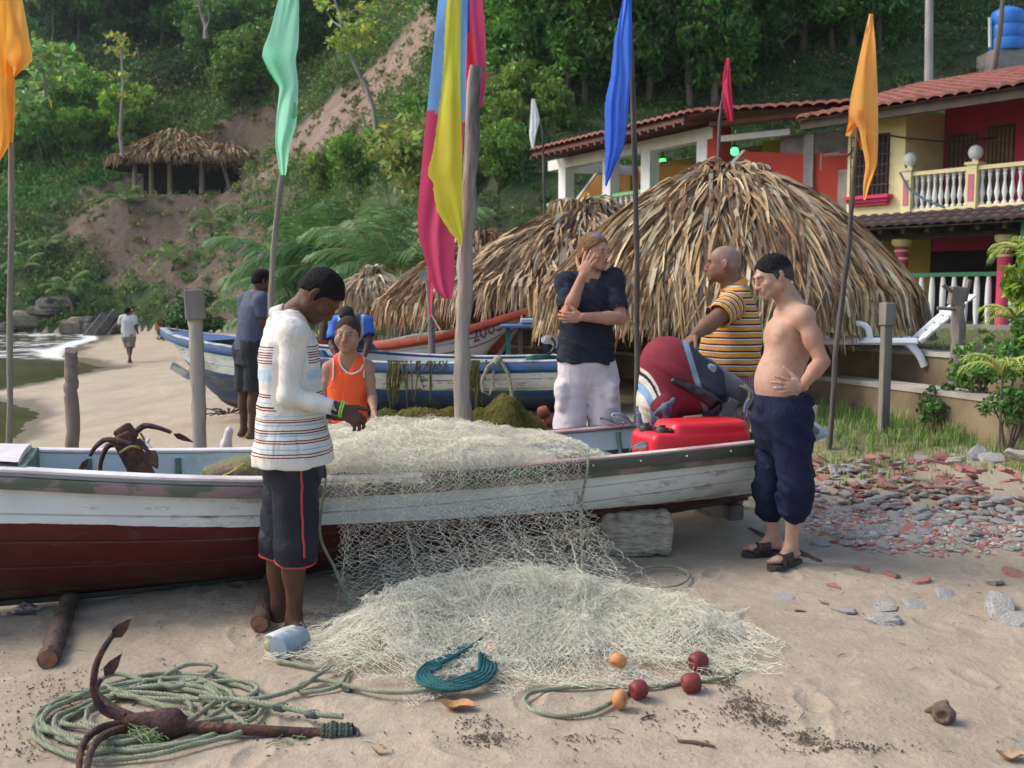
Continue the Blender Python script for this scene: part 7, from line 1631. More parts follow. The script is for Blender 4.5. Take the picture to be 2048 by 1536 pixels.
def walker():
 g = G(259, 727); Y = g.y; k = FPX / Y; s = 112 / k / 1.72
 pp = lambda dx, up, dy=0: Vector((g.x + dx * s, g.y + dy * s, g.z + up * s))
 J = dict(head=pp(0, 1.60), F=(.15, 1, -.1), U=(0, 0, 1), neck=pp(0, 1.46), pelvis=pp(0, .93), fwd=(0, 1, 0), shA=pp(-.19, 1.40), elA=pp(-.27, 1.16, .02), wrA=pp(-.22, 1.0, .15), shB=pp(.19, 1.40), elB=pp(.25, 1.15, -.03), wrB=pp(.27, .92, .05),
    hipA=pp(-.09, .88), hipB=pp(.09, .88), knA=pp(-.06, .48, .10), knB=pp(.08, .48, -.05), anA=pp(-.03, .085, .15), anB=pp(.07, .10, -.22), ftA=(0, 1), ftB=(0, 1))
 t, J = person('distant walker in white shirt and khaki shorts strolling along the wet sand', J, (.13, .07, .05), s, h=.012, hc=dict(lips=(.1, .04, .03), browc=(.01, .01, .01), eyes=False), hair=dict(prims=hair_cap(.012, .05, -.06), col=(.012, .010, .010)))
 q = [loft(v3(pp(0, .82)), v3(pp(0, 1.46)), (1, 0, 0), [(0, .21, .15, 0), (.5, .19, .14, 0), (.8, .2, .13, 0), (.93, .16, .1, 0), (1.02, .08, .07, 0)], 0)]; cut = []
 for k_ in 'AB': a_, b_ = sleeve(J, k_, .9, .085, .085); cut += a_ + b_
 garment('white_shirt', cut + q + inflate(t, ('yoke',), .014), fabric('white_shirt_cloth', (.62, .62, .60)), t, .012, folds(.012, 5, 3, 71))
 q = [loft(v3(pp(0, .72)), v3(pp(0, .98)), (1, 0, 0), [(0, .18, .14, 0), (1, .17, .135, 0)], 0)]; cut = []
 for k_ in 'AB': a_, b_ = trouser(J, k_, 1.0, .115, .105); cut += a_ + b_
 garment('khaki_shorts', lower(t, cut, q), fabric('khaki_cotton', (.26, .23, .17)), t, .012, folds(.01, 5, 3, 73))
walker()
def dog():
 """a white dog standing behind the boat; only its raised tail shows over the gunwale"""
 Y = 6.75; b = P(438, 905, Y); g = on(b.x, Y); R = frame3((-1, .15, 0), (0, 0, 1)); zt = b.z - g.z - .03
 t = thing('dog', 'white furry tail of a dog standing behind the boat', 'dog', g)
 h_ = zt; q = [cone((0, -.02, h_ * .80), (0, .38, h_ * .82), .085, .105, .05), ell((0, .36, h_ * .78), (.085, .11, .12), k=.05), cone((0, .42, h_ * .9), (0, .52, h_ * 1.02), .065, .055, .04), ell((0, .56, h_ * 1.05), (.058, .075, .06), k=.03), cone((0, .60, h_ * 1.02), (0, .70, h_ * .98), .035, .024, .02)]
 for s in (-1, 1):
  q += [cone((s * .04, .55, h_ * 1.12), (s * .06, .52, h_ * 1.22), .022, .008, .01), cone((s * .06, .36, h_ * .7), (s * .06, .34, h_ * .38), .045, .026, .03), cone((s * .06, .34, h_ * .38), (s * .06, .36, .03), .026, .022, .02), cone((s * .06, .36, .022), (s * .06, .40, .02), .024, .02, .01),
     ell((s * .055, .0, h_ * .70), (.05, .085, .11), k=.03), cone((s * .06, .03, h_ * .58), (s * .06, -.08, h_ * .33), .045, .026, .02), cone((s * .06, -.08, h_ * .33), (s * .06, -.05, .03), .022, .02, .02), cone((s * .06, -.05, .022), (s * .06, -.005, .02), .022, .018, .01)]
 tip = (R.T @ (v3(P(458, 856, Y)) - v3(g))); mid = (R.T @ (v3(P(452, 890, Y)) - v3(g)))
 q += [cone((0, -.08, h_ * .86), mid, .032, .034, .02), cone(mid, tip - v3((0, 0, .02)), .036, .026, .02), cone(tip - v3((0, 0, .02)), tip, .024, .012, .01)]
 solid_obj('body', xform(q, g, R), .006, pmat('white_fur', (.68, .66, .62), (.55, .52, .48), rough=.9, vscale=20, bscale=140, bump=.9, bdist=.008), t, fold=lambda X: .004 * fbm(X * 60, 3))
dog()
# ------------------------------------------------------------------ fishing net, ropes, floats
NETM = pmat('net_twine', None, rough=.85, vscale=3, bump=0, spec=.2)
def strands(mb, A, B, r, cols):
 A = np.asarray(A); B = np.asarray(B); n = len(A); d = B - A; L = np.linalg.norm(d, axis=1); k = (L > 1e-4) & (L < .12); A, B, d, cols = A[k], B[k], d[k] / L[k][:, None], cols[k]; n = len(A)
 u = np.cross(d, [.13, .22, .97]); u /= np.linalg.norm(u, axis=1)[:, None] + 1e-9; w = np.cross(d, u); V = []
 for P0 in (A, B):
  for a in (0, 2.094, 4.189): V.append(P0 + (u * math.cos(a) + w * math.sin(a)) * r)
 V = np.stack(V, 1).reshape(-1, 3); b = np.arange(n)[:, None] * 6
 F = np.concatenate([b + np.array([[i, (i + 1) % 3, (i + 1) % 3 + 3, i + 3]]) for i in range(3)]); mb.add(V, F, np.repeat(cols, 6, 0))
def netsheet(mb, Pf, nu, nv, r, base, rg, tear=.0):
 """diamond netting: knots on a staggered grid mapped by Pf(u, v), both 0..1"""
 j, i = np.meshgrid(np.arange(nv), np.arange(nu), indexing='ij'); u = (i + .5 * (j % 2)) / nu; v = j / (nv - 1.0)
 K = Pf(u, v) + .0042 * rg.standard_normal((nv, nu, 3)); A, B = [], []
 for jj in range(nv - 1):
  o = 1 if jj % 2 else 0
  A.append(K[jj]); B.append(K[jj + 1]); m = np.arange(nu)
  t = m + (1 if o else -1); ok = (t >= 0) & (t < nu); A.append(K[jj][ok]); B.append(K[jj + 1][t[ok]])
 A = np.concatenate(A); B = np.concatenate(B); k = rg.random(len(A)) > tear; A, B = A[k], B[k]
 c = np.asarray(base)[None] * rg.uniform(.75, 1.15, (len(A), 1)); strands(mb, A, B, r, c)
CREAM = (.84, .80, .64)
def ropepath(pts, ds=.01, closed=False):
 """Catmull-Rom through the points, evenly resampled"""
 p = np.array([tuple(q) for q in pts], float); n = len(p); out = []
 for i in range(n - 1):
  p0, p1, p2, p3 = p[max(i - 1, 0)], p[i], p[i + 1], p[min(i + 2, n - 1)]
  for t in np.linspace(0, 1, 14, endpoint=False): out.append(.5 * ((2 * p1) + (-p0 + p2) * t + (2*p0 - 5*p1 + 4*p2 - p3) * t * t + (-p0 + 3*p1 - 3*p2 + p3) * t ** 3))
 out.append(p[-1]); out = np.array(out); L = np.concatenate([[0], np.cumsum(np.linalg.norm(np.diff(out, axis=0), axis=1))]); s = np.arange(0, L[-1], ds); return np.stack([np.interp(s, L, out[:, k]) for k in range(3)], 1)
def rope(mb, pts, R, pitch=None, ds=None, raw=False):
 pitch = pitch or R * 4.6; ds = ds or pitch / 7; q = ropepath(pts, ds) if not raw else pts
 T = np.gradient(q, axis=0); T /= np.linalg.norm(T, axis=1)[:, None] + 1e-9; u = np.cross(T, [0.03, .02, 1.0]); u /= np.linalg.norm(u, axis=1)[:, None] + 1e-9; w = np.cross(T, u); s = np.arange(len(q)) * ds
 for k in range(3):
  a = s / pitch * 2 * PI + k * 2.094; mb.tube(q + (u * np.cos(a)[:, None] + w * np.sin(a)[:, None]) * R * .52, R * .56, 5)
ROPE_G = pmat('grey_green_rope', (.30, .31, .21), (.19, .21, .13), rough=.9, vscale=14, bscale=260, bump=.5, bdist=.003)
ROPE_T = pmat('teal_rope', (.022, .125, .125), (.012, .07, .075), rough=.85, vscale=14, bscale=260, bump=.5, bdist=.003)
def gz(px, py, up=.012): g = G(px, py, 2.5, 12); return (g.x, g.y, g.z + up)
def heap_h(x, y):
 e = lambda cx, cy, sx, sy, h: h * np.exp(-((x - cx) / sx) ** 2 - ((y - cy) / sy) ** 2)
 b = e(-.50, 4.56, .32, .38, .13) + e(-.05, 4.74, .42, .36, .19) + e(.38, 4.66, .40, .36, .14) + e(.80, 4.46, .22, .26, .12) + e(.05, 4.25, .65, .18, .055) + e(-.62, 4.40, .2, .24, .06)
 return b * (1 + .30 * n2(x, y, 5, 91, 3)) + .012
def fishing_net():
 rg = np.random.default_rng(77); g = on(.1, 4.6); t = thing('fishing_net', 'big pale cream fishing net spilling from the boat down onto the sand', 'fishing net', g)
 mb = MB()
 spots = [(-.55, 4.60, .75, .55), (-.35, 4.70, .8, .5), (-.1, 4.62, .95, .6), (.1, 4.72, .95, .5), (.2, 4.5, .9, .5), (.45, 4.62, .9, .5), (.6, 4.52, .8, .45), (.85, 4.55, .50, .42), (-.6, 4.45, .5, .4), (.05, 4.42, 1.1, .4), (.3, 4.72, .8, .4), (-.25, 4.5, .8, .5), (0, 4.6, 1.4, .6), (.3, 4.55, 1.4, .55), (.92, 4.5, .42, .36), (-.5, 4.72, .6, .4), (.1, 4.68, .7, .4), (.7, 4.66, .6, .36), (-.05, 4.75, .8, .32), (-.2, 4.66, .7, .45), (.45, 4.72, .7, .3), (-.45, 4.55, .7, .4)]
 for k, (cx, cy, w_, h_) in enumerate(spots):
  a = rg.uniform(-.6, .6); f = rg.uniform(.35, 1.0); sd = int(rg.integers(1e6))
  def Pf(u, v, cx=cx, cy=cy, w_=w_, h_=h_, a=a, f=f, sd=sd):
   x = (u - .5) * w_; y = (v - .5) * h_; p = np.stack([u * 3, v * 3, 0 * u + k * 1.7], -1)
   x = x + .16 * vnoise(p, sd) + .03 * vnoise(p * 5, sd + 1); y = y + .12 * vnoise(p, sd + 2) + .03 * vnoise(p * 5, sd + 3)
   y = y * 1.35; X = cx * .95 + x * math.cos(a) - y * math.sin(a) - .01; Y = cy - .06 + x * math.sin(a) + y * math.cos(a)
   hh = heap_h(X, Y); z = H(X, Y, False) + hh * (f + .25 * vnoise(p * 3, sd + 5)) + .012 * vnoise(p * 9, sd + 6) + .006; return np.stack([X, Y, np.maximum(z, H(X, Y, False) + .004)], -1)
  netsheet(mb, Pf, int(w_ / .0140), int(h_ * 1.3 / .0088), .00062, np.array(CREAM) * rg.uniform(.85, 1.1), rg, .10)
 for k, (cx, cy, w_, h_) in enumerate(((.1, 4.16, 1.6, .45), (.68, 4.3, .8, .55), (-.55, 4.40, .8, .6), (.35, 4.9, 1.2, .5))):
  sd = 500 + k
  def Pf(u, v):
   p = np.stack([u * 2, v * 2, 0 * u], -1); X = cx + (u - .5) * w_ + .14 * vnoise(p * 1.5, sd); Y = cy + (v - .5) * h_ + .12 * vnoise(p * 1.5, sd + 1); z = H(X, Y, False) + heap_h(X, Y) * .8 + .012 + .012 * np.abs(vnoise(p * 9, sd + 2)); return np.stack([X, Y, z], -1)
  netsheet(mb, Pf, int(w_ / .026), int(h_ / .014), .00065, CREAM, rg, .22)
 obj('ground_heap', mb, NETM, t, smooth=False)
 mb = MB()
 for k in range(3):
  sd = 700 + k * 7
  def Pf(u, v):
   u = u + .020 * np.sin(u * (31 + 9 * k) + 2.2 * v + k) * (.3 + v) + .006 * np.sin(u * 83 + k); uu = np.clip(lerp(1.43 + .05 * k, 2.88 - .10 * k, u), 1.4, 2.95); top = BOAT.pt(uu, -1., 0., -.085, .035); p = np.stack([u * 4, v * 2, 0 * u + k], -1)
   hullx = BOAT.pt(uu, -1., np.clip(v * .9, 0, 1), -.10, 0)
   bx = lerp(-.80, .62 + .12 * k, u) ; by = 4.90 + .10 * u; X = lerp(top[..., 0], bx, v ** 1.6); ease = np.clip((v - .25) / .75, 0, 1) ** 1.5; Y = lerp(top[..., 1] - .01, by, ease) ; z0 = H(X, Y, False) + heap_h(X, Y) * .9 + .01
   Z = lerp(top[..., 2], z0, v ** .92); X = X + .09 * vnoise(p * 1.3, sd) * v + .014 * vnoise(p * 6, sd + 4); Y = Y + .045 * vnoise(p * 2, sd + 1) * v - .012 * k; Z = Z + .02 * vnoise(p * 2, sd + 2) * v; Y = np.minimum(Y, hullx[..., 1] + .03)
   return np.stack([X, Y, Z], -1)
  netsheet(mb, Pf, (50, 40, 66)[k], (54, 40, 60)[k], (.0008, .0006, .0006)[k], CREAM, rg, (.12, .45, .5)[k])
 obj('hanging_mesh', mb, NETM, t, smooth=False)
 mb = MB()
 def bh(u, n):
  e = np.exp(-((u - 2.0) / .95) ** 4) * (1 - .55 * n ** 4); return .155 * e * (1 + .35 * n2(u, n, 2.6, 95, 3)) - .02
 for k in range(15):
  c = rg.uniform(1.5, 2.6); w_ = rg.uniform(.5, 1.1); sd = 900 + k * 5; f = rg.uniform(.35, 1.02) if k > 4 else 1.0; n0, n1 = (-1.1, 1.02) if k < 5 else sorted(rg.uniform(-1.12, 1.02, 2)) if k % 3 else (-1.15, .4)
  if n1 - n0 < .7: n1 = n0 + .9
  def Pf(u, v):
   p = np.stack([u * 3, v * 3, 0 * u + k], -1); U = c + (u - .5) * w_ + .10 * vnoise(p * 1.6, sd) + .02 * vnoise(p * 7, sd + 4); N = np.clip(lerp(n0, n1, v) + .13 * vnoise(p * 1.6, sd + 1), -1.12, 1.06); U = np.clip(U, 1.30, 3.0)
   b = BOAT.I(BOAT.B, U); zs = BOAT.I(BOAT.ZS, U); x = BOAT.O.x + BOAT.d.x * U + BOAT.nv.x * b * N; y = BOAT.O.y + BOAT.d.y * U + BOAT.nv.y * b * N
   z = zs + bh(U, N) * (f + .25 * vnoise(p * 3, sd + 2)) + .014 * vnoise(p * 8, sd + 3) + .035 - .05 * sm(np.abs(N), 1.0, 1.12); return np.stack([x, y, z], -1)
  netsheet(mb, Pf, int(w_ / .0155), int((n1 - n0) * .55 / .0088), .00062, np.array((.88, .83, .67)) * rg.uniform(.85, 1.1), rg, .08)
 obj('boat_heap', mb, NETM, t, smooth=False)
 mb = MB(); us = np.linspace(1.28, 2.95, 60); ns = np.linspace(-.96, .96, 26); Ug, Ng = np.meshgrid(us, ns, indexing='ij'); b = BOAT.I(BOAT.B, Ug); z = BOAT.I(BOAT.ZS, Ug) + bh(Ug, Ng) * .86 + .012 * n2(Ug, Ng, 9, 97, 3) - .02
 ed = np.minimum(sm(Ug, 1.28, 1.42), 1 - sm(Ug, 2.75, 2.95)); z = z - (1 - ed) * .3
 mb.grid(np.stack([BOAT.O.x + BOAT.d.x * Ug + BOAT.nv.x * b * Ng, BOAT.O.y + BOAT.d.y * Ug + BOAT.nv.y * b * Ng, z], -1)[::-1]); obj('packed_netting', mb, pmat('packed_net', (.62, .575, .43), (.46, .42, .30), rough=.95, vscale=22, bscale=120, bump=1.0, bdist=.02), t)
 mb = MB(); xg = np.linspace(-.85, 1.02, 70); yg = np.linspace(4.28, 4.98, 34); Xg, Yg = np.meshgrid(xg, yg, indexing='ij'); z = H(Xg, Yg, False) + heap_h(Xg, Yg) * .62 - .045 + .010 * n2(Xg, Yg, 14, 98, 2); mb.grid(np.stack([Xg, Yg, z], -1)[::-1]); obj('packed_netting', mb, pmat('packed_net_grey', (.36, .335, .245), (.22, .20, .14), rough=.95, vscale=22, bscale=120, bump=1.0, bdist=.02), t)
 for uu, xb, yb in ((1.44, -.78, 4.86), (2.86, .36, 5.10)):
  mb = MB(); top = BOAT.pt(uu, -1., 0., -.10, .04); m = BOAT.pt(uu - .03, -1., .35, -.125, 0); e = (xb, yb, .06); rope(mb, [BOAT.pt(uu, -.8, 0., 0, .09), top, m, tuple(np.array(m) * .5 + np.array(e) * .5), e], .008); obj('edge_rope', mb, ROPE_G, t)
 mb = MB()
 fl_ = lambda m: obj('float_line', m, ROPE_G, t)
 rope(mb, [gz(*q) for q in ((1500, 1335), (1440, 1362), (1390, 1368), (1330, 1376), (1278, 1382), (1240, 1400), (1190, 1428), (1130, 1438), (1075, 1430), (1050, 1412), (1062, 1392), (1120, 1382), (1200, 1378), (1300, 1378))], .0098); fl_(mb); mb = MB()
 rope(mb, [gz(*q, .03) for q in ((1255, 1165), (1300, 1145), (1350, 1145), (1378, 1160), (1360, 1180), (1310, 1186), (1262, 1178))], .008); fl_(mb); mb = MB()
 rope(mb, [gz(*q, .05) for q in ((1150, 1300), (1140, 1270), (1170, 1250), (1230, 1245), (1300, 1290), (1340, 1320))], .009); fl_(mb)
 def fl(px, py, col, R, sq, ax, hole=True, up=0):
  c = Vector(gz(px, py, 0)) + Vector((0, 0, R * .92 + up)); mt = pmat('float_' + col, {'orange': (.60, .235, .07), 'red': (.20, .028, .028), 'pink': (.50, .22, .14)}[col], {'orange': (.48, .2, .08), 'red': (.12, .02, .02), 'pink': (.4, .2, .14)}[col], rough=.55, vscale=14, bscale=90, bump=.4, bdist=.004)
  m = MB(); a = np.linspace(0, PI, 9); pr = [(R * .32, -R * sq * .9)] + [(R * (.55 + .45 * math.sin(x)), -R * sq * math.cos(x)) for x in a] + [(R * .32, R * sq * .9)] + [(R * .2, R * sq * .4), (R * .2, -R * sq * .4)]
  m.lathe(pr, c, 18, Vector(ax).to_track_quat('Z', 'Y').to_matrix()); obj('float', m, mt, t, label={'orange': 'orange ring float on the rope', 'red': 'dark red float on the rope', 'pink': 'faded pink float under the mesh'}[col])
 fl(1240, 1415, 'orange', .036, .62, (.85, -.5, .1)); fl(1277, 1396, 'red', .037, .85, (.85, .4, .15)); fl(1382, 1384, 'red', .040, .9, (1, .1, .1)); fl(1396, 1345, 'red', .040, .9, (1, .6, .1), up=.01); fl(1236, 1350, 'orange', .034, .7, (.4, .5, .6), up=.03); fl(985, 1325, 'pink', .034, .7, (.9, .2, .2), up=.02)
 return t
fishing_net()
def ground_ropes():
 r = np.random.default_rng(15)
 t = thing('rope_coil', 'long grey green rope lying in slack coils around the rusty anchor', 'rope', on(-1.3, 3.8))
 c = np.array(gz(285, 1432)); pts = []; z = 0
 for k in range(8 * 14):
  a = k / 14 * 2 * PI; j = k // 14; R = .40 - .026 * j + .03 * math.sin(j * 2.1); x = c[0] + .05 * math.sin(j * 1.9) + R * 1.02 * math.cos(a) + .02 * r.standard_normal(); y = c[1] - .01 + .04 * math.cos(j * 2.6) + R * .88 * math.sin(a) + .015 * r.standard_normal(); pts.append((x, y, float(H(x, y, False)) + .012 + .006 * (j % 4)))
 mb = MB(); rope(mb, pts, .0098)
 tail = [pts[-1]] + [gz(*q, .03) for q in ((220, 1390), (205, 1372), (240, 1362), (290, 1378), (262, 1392), (330, 1385), (400, 1372), (432, 1350), (415, 1342), (370, 1345), (322, 1375), (345, 1388), (390, 1382), (480, 1376), (515, 1390), (490, 1412), (430, 1418), (340, 1405), (270, 1400), (225, 1402), (300, 1412), (420, 1415), (520, 1412), (600, 1390), (640, 1362), (700, 1330), (760, 1300), (800, 1292), (860, 1300), (895, 1325), (905, 1355), (880, 1385), (830, 1398), (760, 1398), (690, 1385))]
 rope(mb, tail, .0098)
 rope(mb, [gz(*q, .04) for q in ((400, 1415), (470, 1420), (540, 1430), (600, 1442), (640, 1450), (690, 1455))], .0115)
 rope(mb, [gz(*q, .02) for q in ((560, 1318), (552, 1330), (590, 1338), (640, 1345), (690, 1340), (680, 1380), (610, 1395), (600, 1380), (650, 1370), (720, 1390))], .009)
 obj('coils', mb, ROPE_G, t)
 DK = pmat('dark_knot', (.12, .13, .12), (.06, .07, .06), rough=.9, vscale=40)
 for px, py in ((562, 1430), (625, 1444)): kb = MB(); cc = Vector(gz(px, py + 4, .036)); kb.blob(cc, (.034, .018, .017), int(px), rough=.35); obj('knot', kb, DK, t)
 kb = MB(); kb.tube([Vector(gz(691, 1384, .012)), Vector(gz(703, 1386, .012))], .016, 8); obj('knot', kb, DK, t)
 t2 = thing('rope_coil', 'small coil of teal rope half under the edge of the net', 'rope', on(-.25, 4.15)); mb = MB()
 for j in range(5):
  rope(mb, [gz(985 - 6 * j, 1338 + 2 * j, 0.045 + .01 * j), gz(990 - 8 * j, 1363, 0.045), gz(965 - 6 * j, 1386 - 2 * j, 0.040 + .005 * j), gz(910 - 4 * j, 1400 - 4 * j, 0.040), gz(860 + 3 * j, 1396 - 4 * j, 0.045), gz(835 + 6 * j, 1380 - 3 * j, 0.045), gz(850 + 8 * j, 1358, 0.055), gz(900, 1343 - 4 * j, 0.065), gz(950, 1330 - 3 * j, 0.065)], .0095)
 rope(mb, [gz(880, 1358, 0.065), gz(930, 1336, 0.075), gz(970, 1313, 0.085)], .0095); obj('coils', mb, ROPE_T, t2)
ground_ropes()
def green_net():
 """olive net heap lying behind the boat"""
 rg = np.random.default_rng(88); g = on(-.3, 8.4); t = thing('fishing_net', 'olive green net heaped at the foot of the thick grey pole', 'fishing net', g); Y = 8.35
 pk = [(1005, 800, .40, .30), (1050, 830, .45, .3), (960, 820, .4, .3), (900, 824, .8, .35), (830, 820, .8, .4), (770, 828, .6, .35), (1085, 850, .3, .3)]
 def hh(x, y):
  z = 0 * x
  for px, py, sx, sy in pk: p = P(px, py, Y); b = float(on(p.x, Y).z); z = np.maximum(z, (p.z - b) * np.exp(-(np.abs(x - p.x) / sx) ** 1.5 - ((y - Y) / (sy * 1.6)) ** 2))
  return z * (1 + .22 * n2(x, y, 6, 99, 3))
 x = np.linspace(-1.5, .75, 90); y = np.linspace(Y - .75, Y + .7, 50); X, Y2 = np.meshgrid(x, y, indexing='ij'); z = H(X, Y2, False) + hh(X, Y2) + .02 * n2(X, Y2, 16, 93, 2) - .02
 mb = MB(); mb.grid(np.stack([X, Y2, z], -1)[::-1]); obj('heap', mb, pmat('olive_netting', (.105, .095, .022), (.055, .055, .016), rough=.95, vscale=16, bscale=110, bump=1.0, bdist=.03), t)
 mb = MB()
 for k in range(7):
  sd = 40 + k; cx = rg.uniform(-1.0, .4)
  def Pf(u, v):
   p = np.stack([u * 3, v * 3, 0 * u + k], -1); xx = cx + (u - .5) * .95 + .15 * vnoise(p, sd); yy = Y + (v - .55) * 1.1 + .12 * vnoise(p, sd + 1); return np.stack([xx, yy, H(xx, yy, False) + hh(xx, yy) + .015 + .02 * vnoise(p * 6, sd + 2)], -1)
  netsheet(mb, Pf, 34, 60, .0016, np.array((.17, .155, .035)) * rg.uniform(.6, 1.3), rg, .2)
 obj('mesh', mb, NETM, t, smooth=False)
 mb = MB(); rope(mb, [P(818, 836, 7.9), P(828, 850, 7.85), P(850, 852, 7.85), P(880, 848, 7.85)], .012); obj('pale_line', mb, pmat('pale_rope'), t)
 fm = pmat('rust_float', (.22, .05, .03), (.15, .04, .03), rough=.6)
 for px, py in ((1087, 825), (1100, 842)):
  c = P(px, py, 8.2); mb = MB(); mb.lathe([(.02, -.05), (.05, -.035), (.055, 0), (.05, .035), (.02, .05)], c, 12, Matrix.Rotation(1.3, 3, 'Y')); obj('float', mb, fm, t)
green_net()
# ------------------------------------------------------------------ anchors, outboard motor, tank, fish and the rest of the gear
RUST = pmat('rusty_iron', (.085, .036, .026), (.03, .02, .02), rough=.85, vscale=22, lo=.38, hi=.62, bscale=60, bump=1.0, bdist=.012, grime=.75, gcol=(.20, .085, .04), gscale=16)
def fluke(mb, c, d, n, l, w):
 d = Vector(d).normalized(); n = Vector(n); n = (n - d * n.dot(d)).normalized(); s = d.cross(n); c = Vector(c)
 pts = [(-.35, 0), (-.1, -.5), (.25, -.42), (.75, 0), (.25, .42), (-.1, .5)]; V = [c + d * a * l + s * b * w + n * h for h in (-.006, .006) for a, b in pts]
 mb.add([tuple(v) for v in V], [(5, 4, 3, 2, 1, 0), (6, 7, 8, 9, 10, 11)] + [(i, (i + 1) % 6, (i + 1) % 6 + 6, i + 6) for i in range(6)])
def beach_anchor():
 t = thing('grapnel_anchor', 'rusty grapnel anchor lying on the coiled rope, one arm pointing up', 'anchor', G(340, 1480)); A = lambda px, py, Y: P(px, py, Y); Y = 3.55
 mb = MB(); q = [A(360, 1452, Y), A(480, 1459, Y - .01), A(605, 1465, Y - .02), A(692, 1466, Y - .02)]; mb.tube(q, [.022, .020, .019, .017], 10, jit=.03); mb.tube([A(680, 1462, Y - .02), A(705, 1450, Y - .02), A(712, 1462, Y - .02), A(700, 1475, Y - .03)], .010, 6); obj('shank', mb, RUST, t)
 mb = MB(); V, F = solid([cone(A(240, 1440, Y), A(345, 1446, Y), .020, .048, .02), ell(A(335, 1448, Y), (.055, .050, .052), None, .02), cone(A(345, 1446, Y), A(368, 1454, Y), .042, .026, .02)], .005, lambda X: .004 * fbm(X * 30, 3)); mb.add(V, F); obj('crown', mb, RUST, t, autosmooth=None)
 arms = [([(250, 1434), (215, 1425), (193, 1400), (187, 1365), (194, 1325), (212, 1290), (228, 1268)], 0.0, (238, 1262)), ([(270, 1436), (225, 1415), (196, 1390), (192, 1375), (205, 1355)], .16, (220, 1338)), ([(245, 1448), (205, 1455), (175, 1475), (161, 1505), (158, 1545)], -.33, (158, 1570)), ([(255, 1456), (220, 1465), (192, 1485), (178, 1515), (172, 1550)], -.40, (170, 1580))]
 for pts, dy, tip in arms:
  w_ = [A(px, py, Y + dy * k / (len(pts) - 1)) for k, (px, py) in enumerate(pts)]; q = ropepath(w_, .012); mb = MB(); mb.tube(q, np.linspace(.017, .010, len(q)), 8, jit=.03); tp = A(*tip, Y + dy); fluke(mb, tp, tp - w_[-2], (0, 1, .2), .09, .045); obj('arm', mb, RUST, t)
 mb = MB(); r = np.random.default_rng(4)
 for k in range(9): a = k * .7; rr = .026 + .004 * r.standard_normal(); c = A(648 + 7 * k, 1464, Y - .02); rope(mb, [c + Vector((.004 * math.sin(a), -rr * math.cos(x), rr * math.sin(x))) for x in np.linspace(0, 6.4, 9)], .008)
 rope(mb, [A(690, 1450, Y), A(715, 1462, Y - .02), A(705, 1482, Y - .05), A(650, 1492, Y - .05), A(600, 1500, Y - .05), A(560, 1505, Y - .06)], .009); obj('lashing', mb, pmat('dark_green_rope', (.11, .13, .09), (.06, .08, .06), rough=.9, vscale=30, bscale=200, bump=.5), t)
 for c0, c1, n in ((A(255, 1452, Y - .06), A(330, 1500, Y - .08), 60), (A(500, 1515, Y - .1), A(640, 1485, Y - .06), 80)):
  tw = MB()
  for k in range(n):
   a = c0.lerp(c1, r.uniform(0, .6)) + Vector(r.normal(0, .012, 3)); b = a.lerp(c1, r.uniform(.2, .7)) + Vector(r.normal(0, .02, 3)); tw.tube([a, a.lerp(b, .5) + Vector(r.normal(0, .012, 3)), b], .0018, 3)
  obj('frayed_twine', tw, pmat('frayed_green', (.30, .33, .13), (.16, .22, .12), rough=.95), t)
beach_anchor()
def boat_anchor():
 t = thing('grapnel_anchor', 'rusty brown grapnel anchor lying inside the boat near its bow', 'anchor', P(285, 948, 5.25)); Y = 5.22
 mb = MB(); mb.box(P(270, 920, Y), (.10, .08, .30), Matrix.Rotation(-.45, 3, 'Y'), bev=.012); mb.box(P(252, 868, Y + .02), (.085, .07, .09), Matrix.Rotation(-.6, 3, 'Y'), bev=.012); obj('shank', mb, RUST, t, smooth=False)
 for pts, dy, tip in (([(262, 890), (235, 882), (210, 880), (190, 895), (178, 915)], -.05, (168, 930)), ([(258, 905), (235, 890), (215, 893), (203, 920), (200, 945)], .03, (198, 950)), ([(268, 868), (288, 852), (315, 855), (345, 866)], .1, (360, 873)), ([(275, 880), (290, 895), (298, 905)], -.08, (300, 912))):
  q = ropepath([P(px, py, Y + dy) for px, py in pts], .012); mb = MB(); mb.tube(q, np.linspace(.018, .010, len(q)), 8, jit=.03); tp = P(*tip, Y + dy); fluke(mb, tp, tp - Vector(q[-4]), (0, 1, .2), .10 if tip[0] != 198 else .02, .08 if tip[0] == 300 else .03); obj('arm', mb, RUST, t)
 mb = MB(); rope(mb, [P(240, 905, Y - .06), P(262, 893, Y - .08), P(285, 895, Y - .06), P(288, 880, Y), P(280, 865, Y)], .007); obj('lashing', mb, pmat('yellow_green_rope', (.28, .25, .10), (.18, .17, .08), rough=.9, vscale=30), t)
boat_anchor()
def sack():
 t = thing('net_bundle', 'brown and green bundle of old netting stuffed in the boat behind the striped shirt man', 'bundle', P(480, 955, 5.5)); V, F = solid([ell(P(445, 945, 5.45), (.10, .12, .055), None, .03), ell(P(492, 940, 5.5), (.13, .14, .075), None, .04), cone(P(520, 935, 5.5), P(575, 945, 5.6), .05, .04, .03)], .006, lambda X: .016 * fbm(X * 14, 3) + .006 * fbm(X * 50, 4)); mb = MB(); mb.add(V, F, np.where((fbm(V * 9, 8) > .1)[:, None], v3((.16, .17, .07)), v3((.20, .15, .10)))); obj('bundle', mb, pmat('bundle_cloth', None, rough=.95, vscale=20, bscale=120, bump=.8), t, autosmooth=None)
 mb = MB(); rope(mb, [P(446, 952, 5.33), P(470, 940, 5.32), P(488, 928, 5.33), P(492, 940, 5.35)], .006); obj('yellow_cord', mb, pmat('yellow_cord', (.55, .48, .05), (.4, .36, .05), rough=.8), t)
sack()
